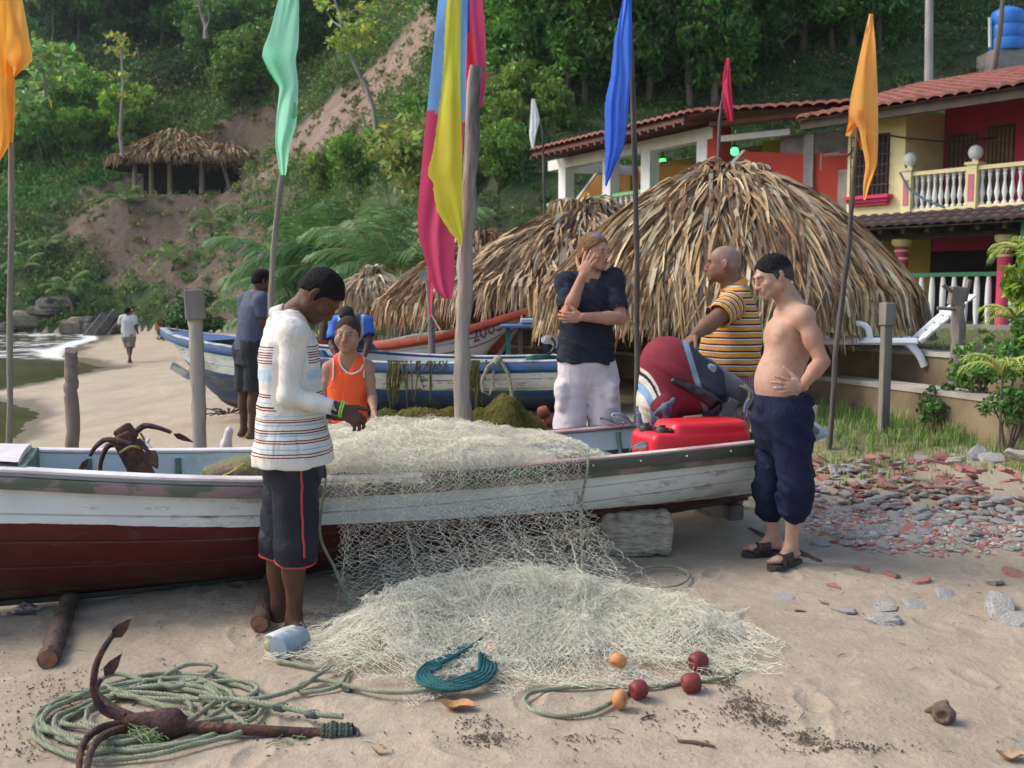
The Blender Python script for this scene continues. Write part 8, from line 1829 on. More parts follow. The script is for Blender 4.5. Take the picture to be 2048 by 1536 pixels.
def outboard():
 Y = 6.45; t = thing('outboard_motor', 'tilted outboard motor wrapped in a maroon, navy and cream cloth cover', 'outboard motor', P(1440, 860, Y)); A = lambda px, py, d=0: v3(P(px, py, Y + d))
 q = [ell(A(1350, 745), (.255, .19, .20), Matrix.Rotation(.85, 3, 'Y'), 0), ell(A(1325, 800), (.17, .17, .16), None, .08), ell(A(1400, 775), (.16, .17, .18), Matrix.Rotation(.7, 3, 'Y'), .07), cone(A(1300, 840, -.02), A(1322, 868, -.03), .06, .02, .05), ell(A(1333, 815, -.15), (.075, .05, .085), None, .03)]
 def cf(V):
  px, py = proj(V); rel = (V - A(1350, 745)); s = (px - (1372 + (py - 690) * .30)) / 50.0
  c = np.where((s > .12)[:, None], v3((.042, .046, .072)), np.where((s > -.10)[:, None], v3((.22, .32, .40)), v3((.20, .028, .040))))
  d = np.hypot((px - 1268) / 62, (py - 845) / 112); cr = d < 1.0; c[cr] = (.60, .56, .48); m = (d > .56) & (d < .74); c[m] = (.20, .32, .48); m = (d > .86) & (d < .93); c[m] = (.02, .022, .04)
  k = np.hypot(px - 1335, py - 826) < 38; c[k & (V[:, 1] < Y - .14)] = (.20, .028, .040); return c
 o, V = solid_obj('cloth_cover', q, .0055, pmat('motor_cover_cloth', None, rough=.85, vscale=6, bscale=6, bump=.3, bdist=.04, spec=.2), t, fold=folds(.012, 6, 4, 81, 8), colfn=cf)
 kn = pmat('blue_grey_knot', (.11, .15, .20), (.05, .055, .075), rough=.85, vscale=18, bscale=200); mb = MB()
 V, F = solid([ell(A(1332, 818, -.205), (.035, .03, .04), None, .01), cone(A(1330, 812, -.2), A(1312, 828, -.2), .022, .014, .01), cone(A(1336, 812, -.2), A(1347, 800, -.2), .022, .016, .01), cone(A(1334, 825, -.2), A(1330, 850, -.19), .022, .030, .012), ell(A(1282, 820, -.02), (.035, .03, .045), None, .012), cone(A(1280, 830, -.03), A(1285, 868, -.04), .026, .036, .012)], .004, lambda X: .006 * fbm(X * 40, 3)); mb.add(V, F); obj('cloth_knot', mb, kn, o, autosmooth=None)
 bk = pmat('black_rubber', (.018, .018, .02), (.03, .03, .032), rough=.45, vscale=9, bump=.1); gr = pmat('grey_motor_paint', (.075, .082, .095), (.12, .13, .14), rough=.35, vscale=6, bump=.1, grime=.4)
 mb = MB(); V, F = solid([cone(A(1348, 762, -.2), A(1378, 775, -.2), .021, .021, .004), cone(A(1380, 776, -.2), A(1420, 800, -.18), .030, .040, .02, ((0, 1, 0), .7)), cone(A(1400, 785, -.18), A(1440, 803, -.12), .045, .018, .02, ((0, 0, 1), .6))], .004); mb.add(V, F); obj('tiller_handle', mb, bk, t, autosmooth=None)
 mb = MB(); V, F = solid([cone(A(1408, 745), A(1470, 780), .095, .075, .03), cone(A(1465, 778), A(1520, 810), .072, .058, .03), cone(A(1515, 805), A(1600, 845), .05, .045, .03, ((0, 1, 0), .6)), cone(A(1590, 842), A(1630, 862), .05, .035, .03), cone(A(1420, 820), A(1470, 800), .06, .06, .03)], .005); mb.add(V, F); obj('leg', mb, gr, t, autosmooth=None)
 bl = pmat('pale_blue_grey_paint', (.28, .33, .42), (.36, .42, .5), rough=.35, vscale=6, bump=0)
 mb = MB(); V, F = solid([cone(A(1600, 850), A(1648, 868), .030, .026, .02, ((0, 1, 0), .5)), cone(A(1610, 850), A(1628, 875), .045, .03, .02, ((0, 1, 0), .25)), ell(A(1628, 862), (.07, .03, .05), Matrix.Rotation(.35, 3, 'Y'), .02)], .004); mb.add(V, F); obj('skeg', mb, bl, t, autosmooth=None)
 mb = MB()
 for k in range(3):
  a = k * 2.094 + .5; c = A(1612, 832, .02); d = Vector((.25, math.cos(a), math.sin(a))); fluke(mb, Vector(c) + d * .07, d, (1, .4, .2), .11, .08)
 obj('propeller', mb, pmat('dull_aluminium', (.42, .43, .42), (.3, .3, .3), rough=.4, metal=.6, vscale=8), t)
 mb = MB(); mb.box(A(1440, 830, .0), (.07, .30, .26), Matrix.Rotation(.5, 3, 'Y'), bev=.015)
 for d in (-.10, .10): mb.box(A(1456, 842, d), (.05, .05, .24), Matrix.Rotation(-.2, 3, 'Y'), bev=.01); mb.tube([A(1430, 838, d), A(1405, 850, d)], .014, 7)
 obj('clamp_bracket', mb, gr, t, smooth=False)
 mb = MB(); mb.box(A(1420, 745, -.10), (.06, .05, .11), Matrix.Rotation(.3, 3, 'Y'), bev=.02); obj('latch', mb, pmat('grey_latch', (.25, .28, .32), (.2, .22, .25), rough=.3, bump=0), t, smooth=False)
 mb = MB(); rope(mb, [A(1480, 772, -.09), A(1498, 782, -.10), A(1496, 800, -.11), A(1482, 822, -.12), A(1476, 832, -.12)], .010); rope(mb, [A(1488, 770, -.08), A(1505, 790, -.10), A(1494, 815, -.11), A(1486, 830, -.12)], .010); obj('tie_rope', mb, pmat('pale_rope'), t)
outboard()
def fuel_tank():
 t = thing('fuel_tank', 'bright red plastic fuel tank with black caps beside the outboard motor', 'fuel tank', P(1420, 890, 5.92)); R = np.array(Matrix((BOAT.d, BOAT.nv, Vector((0, 0, 1)))).transposed());
 u0 = 3.36; b0 = v3(BOAT.pt(u0, 0., 0.)); O = b0 + v3(BOAT.nv) * -.30; rb = lambda c, s_, r: None
 q = []
 def rbox(c, sz, r, k):     # rounded box from a hull of spheres: eight cones plus slabs
  c = v3(c); hx, hy, hz = [a / 2 - r for a in sz]; out = []
  for y in np.linspace(-hy, hy, 11):
   for z in np.linspace(-hz, hz, 5): out.append(cone(c + v3((-hx, y, z)), c + v3((hx, y, z)), r, r, k))
  return out
 q = rbox((.33, 0, .025), (.66, .33, .17), .045, .0) + rbox((.40, 0, .085), (.52, .29, .16), .05, .012)
 V, F = solid(xform(q, O, R), .0055); mb = MB(); mb.add(V, F); obj('tank_body', mb, pmat('red_plastic', (.66, .022, .035), (.56, .018, .03), rough=.38, vscale=4, bscale=300, bump=.1, bdist=.002), t, autosmooth=None)
 bk = pmat('black_plastic', (.015, .015, .016), (.03, .03, .03), rough=.5, vscale=9)
 for lx, ly, rr in ((.055, .05, .042), (.10, -.07, .042)):
  c = O + R @ v3((lx, ly, .105)); mb = MB(); mb.lathe([(rr, 0), (rr, .022), (rr * .85, .03), (rr * .5, .032), (rr * .45, .045), (.004, .047)], c, 16); mb.lathe([(.018, .01), (.02, .02), (.005, .03)], Vector(c) + Vector((.045, -.03, .0)), 8); obj('cap', mb, bk, t)
fuel_tank()
def fish(pa, pb, Y, w, label, grp, seed, bend=.0):
 a, b = v3(P(*pa, Y)), v3(P(*pb, Y)); d = b - a; L = np.linalg.norm(d); R = frame3(d, (0, -.35, 1)); n = 15; tt = np.linspace(0, 1, n); V = []
 for k in tt:
  r_ = w * (math.sin(PI * min(k * 1.02, 1) ** .72) ** .8 * .5 + .02) * (1 - .2 * k); c = a + d * k + R[:, 2] * bend * math.sin(k * PI)
  V.append([c + R[:, 2] * r_ * math.cos(x) + R[:, 0] * r_ * .45 * math.sin(x) for x in np.linspace(0, 2 * PI, 12, endpoint=False)])
 V = np.array(V); ang = np.cos(np.linspace(0, 2 * PI, 12, endpoint=False)); col = np.where(ang[None, :, None] > .35, v3((.22, .27, .31)), v3((.68, .70, .72))) * np.ones((n, 12, 1)); mb = MB(); mb.grid(V, col, wrap=True); t_ = a + d * .98
 mb.add([t_, t_ + d * .20 + R[:, 2] * w * .75, t_ + d * .10, t_ + d * .20 - R[:, 2] * w * .75], [(0, 1, 2), (0, 2, 3)], (.3, .34, .38)); mb.add([t_, t_ + d * .20 + R[:, 2] * w * .75, t_ + d * .10, t_ + d * .20 - R[:, 2] * w * .75] + R[:, 0] * .004, [(2, 1, 0), (3, 2, 0)], (.3, .34, .38))
 m_ = a + d * .45 + R[:, 2] * w * .42; mb.add([m_, m_ + d * .16 + R[:, 2] * w * .18, m_ + d * .22], [(0, 1, 2)], (.25, .3, .33))
 o = obj('fish', mb, pmat('silver_fish', None, rough=.28, vscale=30, bump=.1, metal=.25, spec=.7), loc=a, label=label, cat='fish', group=grp); e = MB(); e.lathe([(.006, -.002), (.006, .002), (.002, .004)], a + d * .12 + R[:, 0] * .0 + v3((0, -w * .25, w * .08)), 8, Matrix.Rotation(PI / 2, 3, 'X')); ob = obj('eye', e, pmat('black_rubber'), o)
GFI = 'silver fish laid on the boat'
fish((1196, 836), (1240, 852), 6.86, .05, 'smaller silver fish lying on the far gunwale', GFI, 1); fish((1222, 828), (1268, 852), 6.80, .062, 'bigger silver fish on the far gunwale with its tail hanging over the inner side', GFI, 2, .015)
fish((1318, 880), (1278, 892), 6.0, .06, 'silver fish poking up inside the boat beside the red tank', GFI, 3); fish((1300, 888), (1262, 896), 5.95, .05, 'pale fish lying behind the near gunwale', GFI, 4)
def floats_by_feet():
 GB = 'plastic bottle floats at the bare feet'
 a, b = G(556, 1322), G(612, 1296); a = Vector(a) + Vector((0, 0, .055)); b = a + (Vector(b) + Vector((0, 0, .055)) - a).normalized() * .155; R = (b - a).to_track_quat('Z', 'Y').to_matrix(); L = (b - a).length
 pr = [(.02, -.002), (.050, 0), (.054, .008), (.054, L * .3), (.051, L * .32), (.054, L * .34), (.054, L * .62), (.051, L * .64), (.054, L * .66), (.054, L - .008), (.050, L), (.02, L + .002)]
 mb = MB(); mb.lathe(pr, a, 24, R); obj('bottle_float', mb, pmat('grey_blue_plastic', (.25, .31, .36), (.19, .24, .29), rough=.35, vscale=6, bump=.05), loc=a, label='grey blue plastic cylinder float beside the bare feet', cat='float', group=GB)
 a2 = a + Vector((-.045, .055, -.006)); b2 = a2 + (b - a).normalized() * .15; mb = MB(); mb.lathe([(.028, .012), (.044, .0), (.050, .012), (.050, .10), (.046, .15), (.02, .152)], a2, 20, R); t = obj('bottle_float', mb, pmat('white_plastic', (.66, .67, .60), (.5, .52, .45), rough=.45, vscale=9, bump=.1), loc=a2, label='white plastic float with a crushed open end beside the bare feet', cat='float', group=GB)
 m = MB(); m.blob(a2 + (b2 - a2) * .0, (.03, .03, .03), 5, 12, .3); obj('crushed_end', m, pmat('yellowed_plastic', (.45, .43, .25), (.25, .24, .15), rough=.6, vscale=30), t)
floats_by_feet()
def logs():
 bk = pmat('wet_bark', (.06, .038, .028), (.11, .08, .06), rough=.8, vscale=8, lo=.4, hi=.65, bscale=30, bump=1.0, bdist=.012); cut = pmat('cut_wood_end', (.29, .14, .075), (.14, .07, .04), rough=.8, vscale=30)
 for pts, r_, lab in (([(97, 1322), (118, 1262), (138, 1205), (160, 1150)], .043, 'dark roller log with a raw orange end under the boat, away from the people'), ([(520, 1250), (530, 1205), (542, 1160), (556, 1120)], .042, 'dark roller log under the boat beside the bare feet')):
  w_ = []
  for k, (px, py) in enumerate(pts): g = Vector(G(px, py + 14)); w_.append(g + Vector((0, 0, r_ * .85)))
  t = thing('roller_log', lab, 'log', w_[0], 'roller logs under the boat'); q = ropepath(w_, .03); mb = MB(); mb.tube(q, [r_ * (1 + .10 * math.sin(k * .9)) for k in range(len(q))], 12, jit=.06); obj('log', mb, bk, t)
  d = (Vector(q[0]) - Vector(q[1])).normalized(); mb = MB(); mb.tube([Vector(q[0]) - d * .012, Vector(q[0]) + d * .004], [r_ * .96, r_ * .86], 14); obj('cut_end', mb, cut, t)
 c = Vector(G(1272, 1114)) + Vector((0, .12, 0)); hz = .27; V, F = solid([cone(c + Vector((sx * .165, sy * .09, z)), c + Vector((sx * .165, -sy * .09, z)), .055, .055, .02) for sx in (-1, -.5, 0, .5, 1) for sy in (1,) for z in (.05, .11, .16, .21)] + [ell(c + Vector((0, 0, .13)), (.2, .15, .14), None, .03)], .006, lambda X: .016 * fbm(X * v3((7, 9, 22)), 3) + .018 * np.abs(fbm(X * v3((14, 14, 60)), 5)))
 mb = MB(); mb.add(V, F); obj('driftwood_block', mb, pmat('grey_block', (.46, .41, .32), (.27, .23, .17), rough=.9, vscale=5, bscale=24, bump=.8, bdist=.012, stretch=(1, 1, 3.5), grime=.5, gcol=(.07, .06, .05), gscale=7), loc=c, autosmooth=None, label='weathered rounded block of grey driftwood propping up the stern', cat='block')
 a = Vector(G(1448, 1050)); mb = MB(); R = Matrix((BOAT.nv, -BOAT.d, Vector((0, 0, 1)))).transposed(); mb.box(a + Vector((-.12, .42, .10)), (1.1, .10, .10), R, bev=.01); obj('timber_baulk', mb, TIMBER, loc=a, smooth=False, label='square grey timber lying across under the stern', cat='timber')
 a, b = Vector(G(1500, 1060)), Vector(G(1640, 1125)); mb = MB(); mb.tube([a, a.lerp(b, .5), b], .02, 6, jit=.1); obj('stick', mb, pmat('brown_stick', (.12, .085, .06), (.07, .05, .04), rough=.9, vscale=8), loc=a, label='long thin stick half buried behind the sandalled feet', cat='stick')
 a, b = P(262, 880, 8.5), P(345, 828, 9.8); a, b = on(a.x, 8.5), on(b.x, 9.8); mb = MB(); mb.tube([a + Vector((0, 0, .04)), a.lerp(b, .5) + Vector((0, 0, .05)), b + Vector((0, 0, .05))], [.035, .045, .04], 9, jit=.06); obj('drift_log', mb, TIMBER, loc=a, label='short drift log on the sand beyond the boat bow', cat='log')
logs()
# ------------------------------------------------------------------ rubble, plants, beach furniture and litter
def plane_on(px, py):
 d = ray(px, py); Y = CAMH / max(-d.z, 1e-3) * d.y
 for _ in range(5): z = float(H(np.array([d.x * Y / d.y]), np.array([Y]))[0]); Y = (CAMH - z) / max(-d.z, 1e-3) * d.y
 return Vector((d.x * Y / d.y, Y, z))
RUB = np.array([(0, 4, 3), (4, 1, 3), (1, 2, 3), (2, 0, 3), (0, 2, 5), (4, 0, 5), (1, 4, 5), (2, 1, 5)])
def planes_on(px, py):
 u = (px - 1024) / FPX; v = (768 - py) / FPX; dy = _c + v * _s; dz = -_s + v * _c; Y = CAMH / np.maximum(-dz, 1e-3) * dy
 for _ in range(4): z = H(u * Y / dy, Y); Y = (CAMH - z) / np.maximum(-dz, 1e-3) * dy
 return u * Y / dy, Y, z
def rubble():
 r = np.random.default_rng(9)
 redm = pmat('broken_tile', (.40, .175, .13), (.27, .13, .105), rough=.9, vscale=12, bscale=60, bump=.4, grime=.4, gcol=(.16, .13, .10), gscale=8); gm = pmat('grey_rubble', (.42, .40, .365), (.25, .23, .20), rough=.95, vscale=10, bscale=40, bump=.6, grime=.4, gcol=(.10, .085, .065), gscale=7)
 tiles, stones = [], []
 for k in range(9):
  m = MB(); n = int(r.integers(4, 7)); a = np.sort(r.uniform(0, 2 * PI, n)); R = r.uniform(.6, 1.0, n); cv = r.uniform(.0, .5); pts = [(R[i] * math.cos(a[i]), R[i] * .7 * math.sin(a[i])) for i in range(n)]
  V = [(x, y, h - cv * y * y) for h in (0, .22) for x, y in pts]; m.add(V, [tuple(range(n - 1, -1, -1)), tuple(range(n, 2 * n))] + [(i, (i + 1) % n, (i + 1) % n + n, i + n) for i in range(n)]); me = m.mesh('tile_shard', False); me.materials.append(redm); tiles.append(me)
  m = MB(); m.blob((0, 0, .15), (1, .75, .34), 300 + k, 8, .6, 2.2, facet=True); me = m.mesh('rubble_stone', False); me.materials.append(gm); stones.append(me)
 def put(me, name, px, py, s, lab, cat, grp, sink=.2):
  g = plane_on(px, py); o = bpy.data.objects.new(name, me); COL.objects.link(o); o.location = (g.x, g.y, g.z - s * sink * .3); o.scale = (s * r.uniform(.8, 1.3), s * r.uniform(.7, 1.2), s * r.uniform(.6, 1.1)); o.rotation_euler = (r.normal(0, .22), r.normal(0, .22), r.uniform(0, 6.3)); o['label'] = lab; o['category'] = cat; o['group'] = grp; return o
 T1, S1 = 'broken red roof tile lying in the rubble strip by the grass', 'grey stone lying in the rubble strip by the grass'
 def field(n):
  out = []
  while len(out) < n:
   px, py = r.uniform(1615, 2075), r.uniform(890, 1112); edge = 905 + (2048 - px) * .02; lo = 1112 - max(0, (1760 - px)) * .38 - 70 * r.random() ** 2.2 + 14 * r.standard_normal()
   if edge < py < lo and r.random() < .35 + .65 * (n2(np.array([px * .006]), np.array([py * .012]), 1, 5)[0] > -.15): out.append((px, py))
  return sorted(out, key=lambda q: q[1])
 pts = field(620)
 for i, (px, py) in enumerate(pts):
  far = (py - 890) / 220; s = lerp(.035, .065, r.random()) * (1.25 if r.random() < .15 else 1); red = r.random() < (.75 if py < 985 else .38)
  if True:
   put(tiles[int(r.integers(9))] if red else stones[int(r.integers(9))], 'tile_shard' if red else 'rubble_stone', px, py, s * (1.25 if red else .95), T1 if red else S1, 'tile shard' if red else 'stone', 'broken tiles in the rubble strip' if red else 'stones in the rubble strip') if i % 3 else small.append((px, py, red))
 for px, py, s in ((1725, 1140, .085), (1780, 1150, .09), (1720, 1142, .08), (1830, 1165, .09), (1680, 1175, .07), (2030, 1150, .10), (1850, 1085, .08)): put(tiles[int(r.integers(9))], 'tile_shard', px, py, s, 'larger broken red tile lying on bare sand in front of the rubble strip', 'tile shard', 'broken tiles on the open sand')
 for k, (px, py, s, fl) in enumerate(((1570, 1195, .065, .5), (1690, 1222, .055, .8), (1770, 1245, .10, 1), (1760, 1212, .11, .4), (1840, 1212, .09, .35), (2000, 1225, .12, 1), (2030, 1245, .08, 1), (1890, 1190, .07, .4), (1985, 1165, .08, .6), (1650, 1205, .04, .5), (1600, 1222, .035, .4), (1780, 1175, .05, .3))):
  o = put(stones[k % 9], 'stone', px, py, s, 'flat grey stone half sunk in the open sand' if fl < .9 else 'lumpy grey stone sitting on the open sand', 'stone', 'loose stones on the open sand'); o.scale[2] *= fl
 m = MB(); n = 6500; PX = r.uniform(1610, 2090, n); PY = 885 + 245 * r.beta(1.5, 1.9, n); RD_ = r.random(n) < .4; k = min(len(small), n)
 PX[:k] = [q[0] for q in small[:k]]; PY[:k] = [q[1] for q in small[:k]]; RD_[:k] = [q[2] for q in small[:k]]
 ok = PY < 1116 - np.maximum(0, 1760 - PX) * .35 - 110 * r.random(n) ** 3; PX, PY, RD_ = PX[ok], PY[ok], RD_[ok]; X_, Y_, Z_ = planes_on(PX, PY)
 for x, y, z, red in zip(X_, Y_, Z_, RD_):
  s = r.uniform(.010, .036); c = v3((.38, .17, .13)) if red else v3((.40, .375, .335)) * r.uniform(.6, 1.25); e = r.standard_normal((6, 3)); V = np.array([(1, 0, 0), (-.8, .4, 0), (-.3, -.9, .1), (.1, .1, .6), (.5, .7, .2), (.2, .0, -.4)]) * s * (1 + .3 * e) * (1, 1, .6) + v3((x, y, z + s * .1)); m.add(V, RUB, c)
 obj('rubble', m, pmat('gravel_bits', None, rough=.95, vscale=14, bscale=60, bump=.4), smooth=False, kind='stuff', label='fine rubble of crushed tile and stone between the larger pieces', cat='rubble')
small = []
rubble()
def litter():
 """dry weed crumbs, twigs and leaf bits over the sand"""
 r = np.random.default_rng(31); m = MB()
 def bit(x, y, L, w_, c):
  z = float(H(np.array([x]), np.array([y]))[0]); a = r.uniform(0, PI); d = v3((math.cos(a), math.sin(a), r.normal(0, .12))); s = v3((-math.sin(a), math.cos(a), 0)); o = v3((x, y, z + .004)); b = v3((0, 0, L * .12))
  m.add([o - d * L, o - s * w_ + b, o + d * L, o + s * w_ + b, o + v3((0, 0, w_ * 1.2)) + b], [(0, 1, 4), (1, 2, 4), (2, 3, 4), (3, 0, 4)], c)
 BR = [v3((.085, .062, .045)), v3((.12, .085, .058)), v3((.06, .046, .038)), v3((.18, .13, .08))]
 for k in range(500):
  px, py = r.uniform(-20, 2070), r.uniform(1040, 1560) if r.random() < .7 else r.uniform(820, 1040)
  if py < 1040 and px > 540: continue
  d = ray(px, py); Y = CAMH / -d.z * d.y
  if Y > 14 or n2(np.array([px * .004]), np.array([py * .006]), 1, 8)[0] < -.12: continue
  bit(d.x * Y / d.y, Y, r.uniform(.003, .014), r.uniform(.002, .005), BR[int(r.integers(4))] * r.uniform(.7, 1.3))
 for cx, cy, sx, sy, n in ((1490, 1430, 26, 16, 260), (1535, 1458, 22, 8, 130), (1455, 1385, 10, 6, 40), (1610, 1492, 26, 8, 130), (1690, 1515, 60, 7, 150), (985, 1490, 30, 9, 60), (960, 1460, 24, 8, 60), (90, 1440, 45, 22, 130), (110, 1370, 50, 18, 110), (60, 1490, 30, 14, 60), (330, 1400, 60, 20, 60), (960, 1495, 30, 8, 90), (1360, 1450, 60, 16, 60), (1160, 1495, 30, 8, 40)):
  for k in range(n):
   px, py = cx + sx * r.standard_normal(), cy + sy * r.standard_normal(); d = ray(px, py); Y = CAMH / -d.z * d.y; bit(d.x * Y / d.y, Y, r.uniform(.003, .010), r.uniform(.002, .005), BR[int(r.integers(3))])
 for k in range(60):
  px, py = (r.uniform(0, 2048), r.uniform(1180, 1530)); d = ray(px, py); Y = CAMH / -d.z * d.y; bit(d.x * Y / d.y, Y, r.uniform(.02, .05), r.uniform(.0015, .003), BR[int(r.integers(3))])
 obj('beach_debris', m, pmat('dry_weed', None, rough=.9, vscale=30, bump=0), smooth=False, kind='stuff', label='dry dark weed crumbs and twigs strewn over the sand', cat='debris')
 def leafy(px, py, L, w_, a, c, lab):
  g = plane_on(px, py); V = []
  for i, t in enumerate(np.linspace(-1, 1, 11)):
   hw = w_ * (1 - abs(t) ** 2.2) ** .8 + .001
   for s in np.linspace(-1, 1, 5): x = t * L; y = s * hw; V.append((g.x + x * math.cos(a) - y * math.sin(a), g.y + x * math.sin(a) + y * math.cos(a), g.z + .008 + .55 * hw * s * s + .020 * (t * t) + .006 * math.sin(t * 5)))
  m = MB(); V = np.array(V).reshape(11, 5, 3); m.grid(V); m.grid(V[:, ::-1] - [0, 0, .0015]); obj('dry_leaf', m, pmat('dry_leaf_' + lab.split()[0], c, tuple(x * .5 for x in c), rough=.6, vscale=14, lo=.4, hi=.7, bscale=60, bump=.5), loc=g, label=lab, cat='leaf')
 leafy(916, 1420, .075, .034, -.15, (.46, .22, .08), 'orange curled dry leaf on the sand below the teal rope'); leafy(760, 1508, .030, .012, .5, (.36, .25, .13), 'small tan dry leaf near the bottom of the sand'); leafy(2020, 1520, .05, .03, .1, (.40, .27, .16), 'pale brown curled leaf on the open sand far from the boat')
 g = plane_on(1888, 1445); t = thing('coconut_husk', 'brown split coconut husk on the open sand', 'coconut husk', g); m = MB(); V, F = solid([ell(g + Vector((0, 0, .028)), (.040, .036, .036), None, 0), cone(g + Vector((.01, .02, .06)), g + Vector((-.055, .015, .035)), .016, .010, .012), ell(g + Vector((-.02, -.03, .035)), (.024, .02, .02), None, .004, 's')], .0045, lambda X: .006 * fbm(X * 50, 3)); m.add(V, F); obj('husk', m, pmat('husk_brown', (.17, .12, .085), (.08, .05, .04), rough=.9, vscale=25, bscale=120, bump=.8), t, autosmooth=None)
 for px0, py0, px1, py1, rr, lab in ((1355, 1485, 1430, 1497, .007, 'dark thin stick lying on the sand at the bottom of the view'), (1282, 1440, 1310, 1432, .005, 'short forked twig on the sand below the floats')):
  a, b = plane_on(px0, py0), plane_on(px1, py1); m = MB(); m.tube([a + Vector((0, 0, rr)), a.lerp(b, .5) + Vector((0, 0, rr * 1.6)), b + Vector((0, 0, rr))], [rr * .7, rr, rr * .6], 6, jit=.1); m.tube([a.lerp(b, .5), a.lerp(b, .55) + Vector((.012, -.02, .008))], rr * .5, 5); obj('twig', m, pmat('brown_stick'), loc=a, label=lab, cat='twig')
 g = plane_on(38, 1230); m = MB()
 for k in range(5): a = .2 + k * .12; m.tube([g + Vector((-.07 + .01 * k, .02 * k - .03, .012)), g + Vector((0, .018 * k - .03, .03 + .004 * k)), g + Vector((.08, .02 * k, .015))], [.006, .011, .005], 5)
 obj('bark_scrap', m, pmat('pale_bark_scrap', (.36, .32, .28), (.10, .07, .06), rough=.85, vscale=20, lo=.45, hi=.55), loc=g, label='pale and dark scrap of bark on the sand beneath the bow', cat='bark scrap')
litter()
def grass():
 r = np.random.default_rng(61); m = MB(); n = 0
 C_ = [(.075, .13, .03), (.10, .16, .045), (.05, .095, .025), (.16, .17, .07)]
 def tuft(x, y, k, L):
  z = float(H(np.array([x]), np.array([y]), False)[0]); c = v3(C_[int(r.integers(4))])
  for i in range(k):
   a = r.uniform(0, 2 * PI); l = L * r.uniform(.5, 1.2); lean = r.uniform(.1, .6); b = v3((x + r.normal(0, .02), y + r.normal(0, .02), z)); d = v3((math.cos(a), math.sin(a), 0)); s = v3((-d[1], d[0], 0)) * .003; mid = b + d * lean * l * .4 + v3((0, 0, l * .6)); tip = b + d * lean * l + v3((0, 0, l * (1 - lean * .35)))
   m.add([b - s, b + s, mid + s * .8, tip, mid - s * .8], [(0, 1, 2, 4), (4, 2, 3)], c * r.uniform(.7, 1.3))
 for k in range(3600):
  y = r.uniform(6.9, 10.6); x = r.uniform(2.0, 4.9); w_ = x - float(wall_x(y))
  if w_ > -.03: continue
  dens = float(sm(y - 7.0 + .9 * n2(np.array([x]), np.array([y]), 1.3, 33)[0], 0, 1.3)) * (.35 + .65 * float(sm(w_, -1.3, -.1)))
  if r.random() < dens: tuft(x, y, int(r.integers(5, 10)), r.uniform(.05, .12) * (1 + .8 * float(sm(w_, -.6, -.05))))
 for k in range(2600):                                    # lawn on the terrace
  y = r.uniform(6.5, 18); x = r.uniform(.9, 9); w_ = x - float(wall_x(y))
  if w_ < .95 or x / y > .56 or x / y < .22: continue
  tuft(x, y, 5, r.uniform(.03, .07))
 obj('grass', m, LEAF, smooth=False, kind='stuff', label='short grass and weeds before the wall and on the terrace', cat='grass')
 m = MB()
 for k in range(1500):
  x, y = r.uniform(-4.5, 2.0), r.uniform(19, 27); z = float(H(np.array([x]), np.array([y]), False)[0]); s = r.uniform(.03, .10); c = v3((.13, .09, .06)) * r.uniform(.4, 1.8); leaves(m, np.array([[x, y, z + .05]]), s * 2, c[None], r)
 obj('leaf_litter', m, LEAF, smooth=False, kind='stuff', label='dry brown leaf litter at the foot of the slope behind the boats', cat='leaf litter')
grass()
def bush(px, py, Y, R, label, col, seed, n=40, leaf=.07, up=.5, nleaf=30, stems=5, grp=None, hgt=1.0, name='shrub'):
 r = np.random.default_rng(seed); c = P(px, py, Y); g = on(c.x, Y); t = thing(name, label, 'shrub', g, grp); s = MB(); l = MB()
 for k in range(stems): a = r.uniform(0, 6.3); s.tube(limb((g.x, g.y, g.z - .05), (c.x + R * .6 * math.cos(a), c.y + R * .6 * math.sin(a), c.z + R * .4 * r.uniform(-.5, 1)), 5, r, .02), np.linspace(.012, .005, 5), 5)
 crown(l, c, R, n, nleaf, leaf, v3(col), r, .2, hgt); obj('stems', s, BARK, t); obj('foliage', l, LEAF, t, smooth=False)
bush(2072, 560, 8.9, .26, 'tall bright green shrub with yellow tipped leaves beside the porch', (.10, .16, .025), 1, 60, .09, hgt=1.6); bush(2068, 710, 8.2, .24, 'glossy green shrub growing over the end of the wall', (.05, .11, .025), 2, 50, .10, hgt=1.2); bush(1960, 745, 8.7, .24, 'low leafy weed clump beside the gnarled post', (.06, .12, .03), 3, 34, .06)
bush(1870, 810, 8.9, .20, 'dark weed clump at the corner where the wall ends', (.035, .08, .02), 4, 30, .05); bush(2020, 800, 8.0, .26, 'tangled green weeds under the glossy shrub', (.05, .10, .03), 5, 36, .06); bush(1350, 660, 11.4, .17, 'small flowering weed under the edge of the big parasol', (.06, .11, .03), 6, 22, .05)
GT = 'small plants on the terrace lawn'
bush(1862, 668, 13.5, .13, 'small upright plant on the terrace lawn in front of the porch', (.06, .12, .03), 7, 16, .05, grp=GT, hgt=1.6); bush(1975, 690, 12.5, .14, 'second little plant on the terrace lawn, beside the post', (.06, .11, .03), 8, 16, .05, grp=GT, hgt=1.6)
bush(380, 640, 40, 1.3, 'dark round bush at the foot of the bare bank, beside the capped post', (.02, .05, .015), 9, 50, .3); bush(812, 310, 30, 1.2, 'pale yellow leafed shrub on the slope beside the red flag', (.14, .16, .055), 11, 46, .28)
def broadleaf(px, py, Y, L, n, seed, label):
 r = np.random.default_rng(seed); c = P(px, py, Y); g = on(c.x, Y); t = thing('leafy_plant', label, 'plant', g); s = MB(); s.tube([g, c], [.012, .008], 5); obj('stem', s, BARK, t)
 for k in range(n): m = MB(); frond(m, c, k * 2.4 + r.uniform(-.3, .3), r.uniform(.3, 1.1), L, r, 1.3, (.16, .24, .05), 12, .6); obj('leaf', m, LEAF, t, smooth=False)
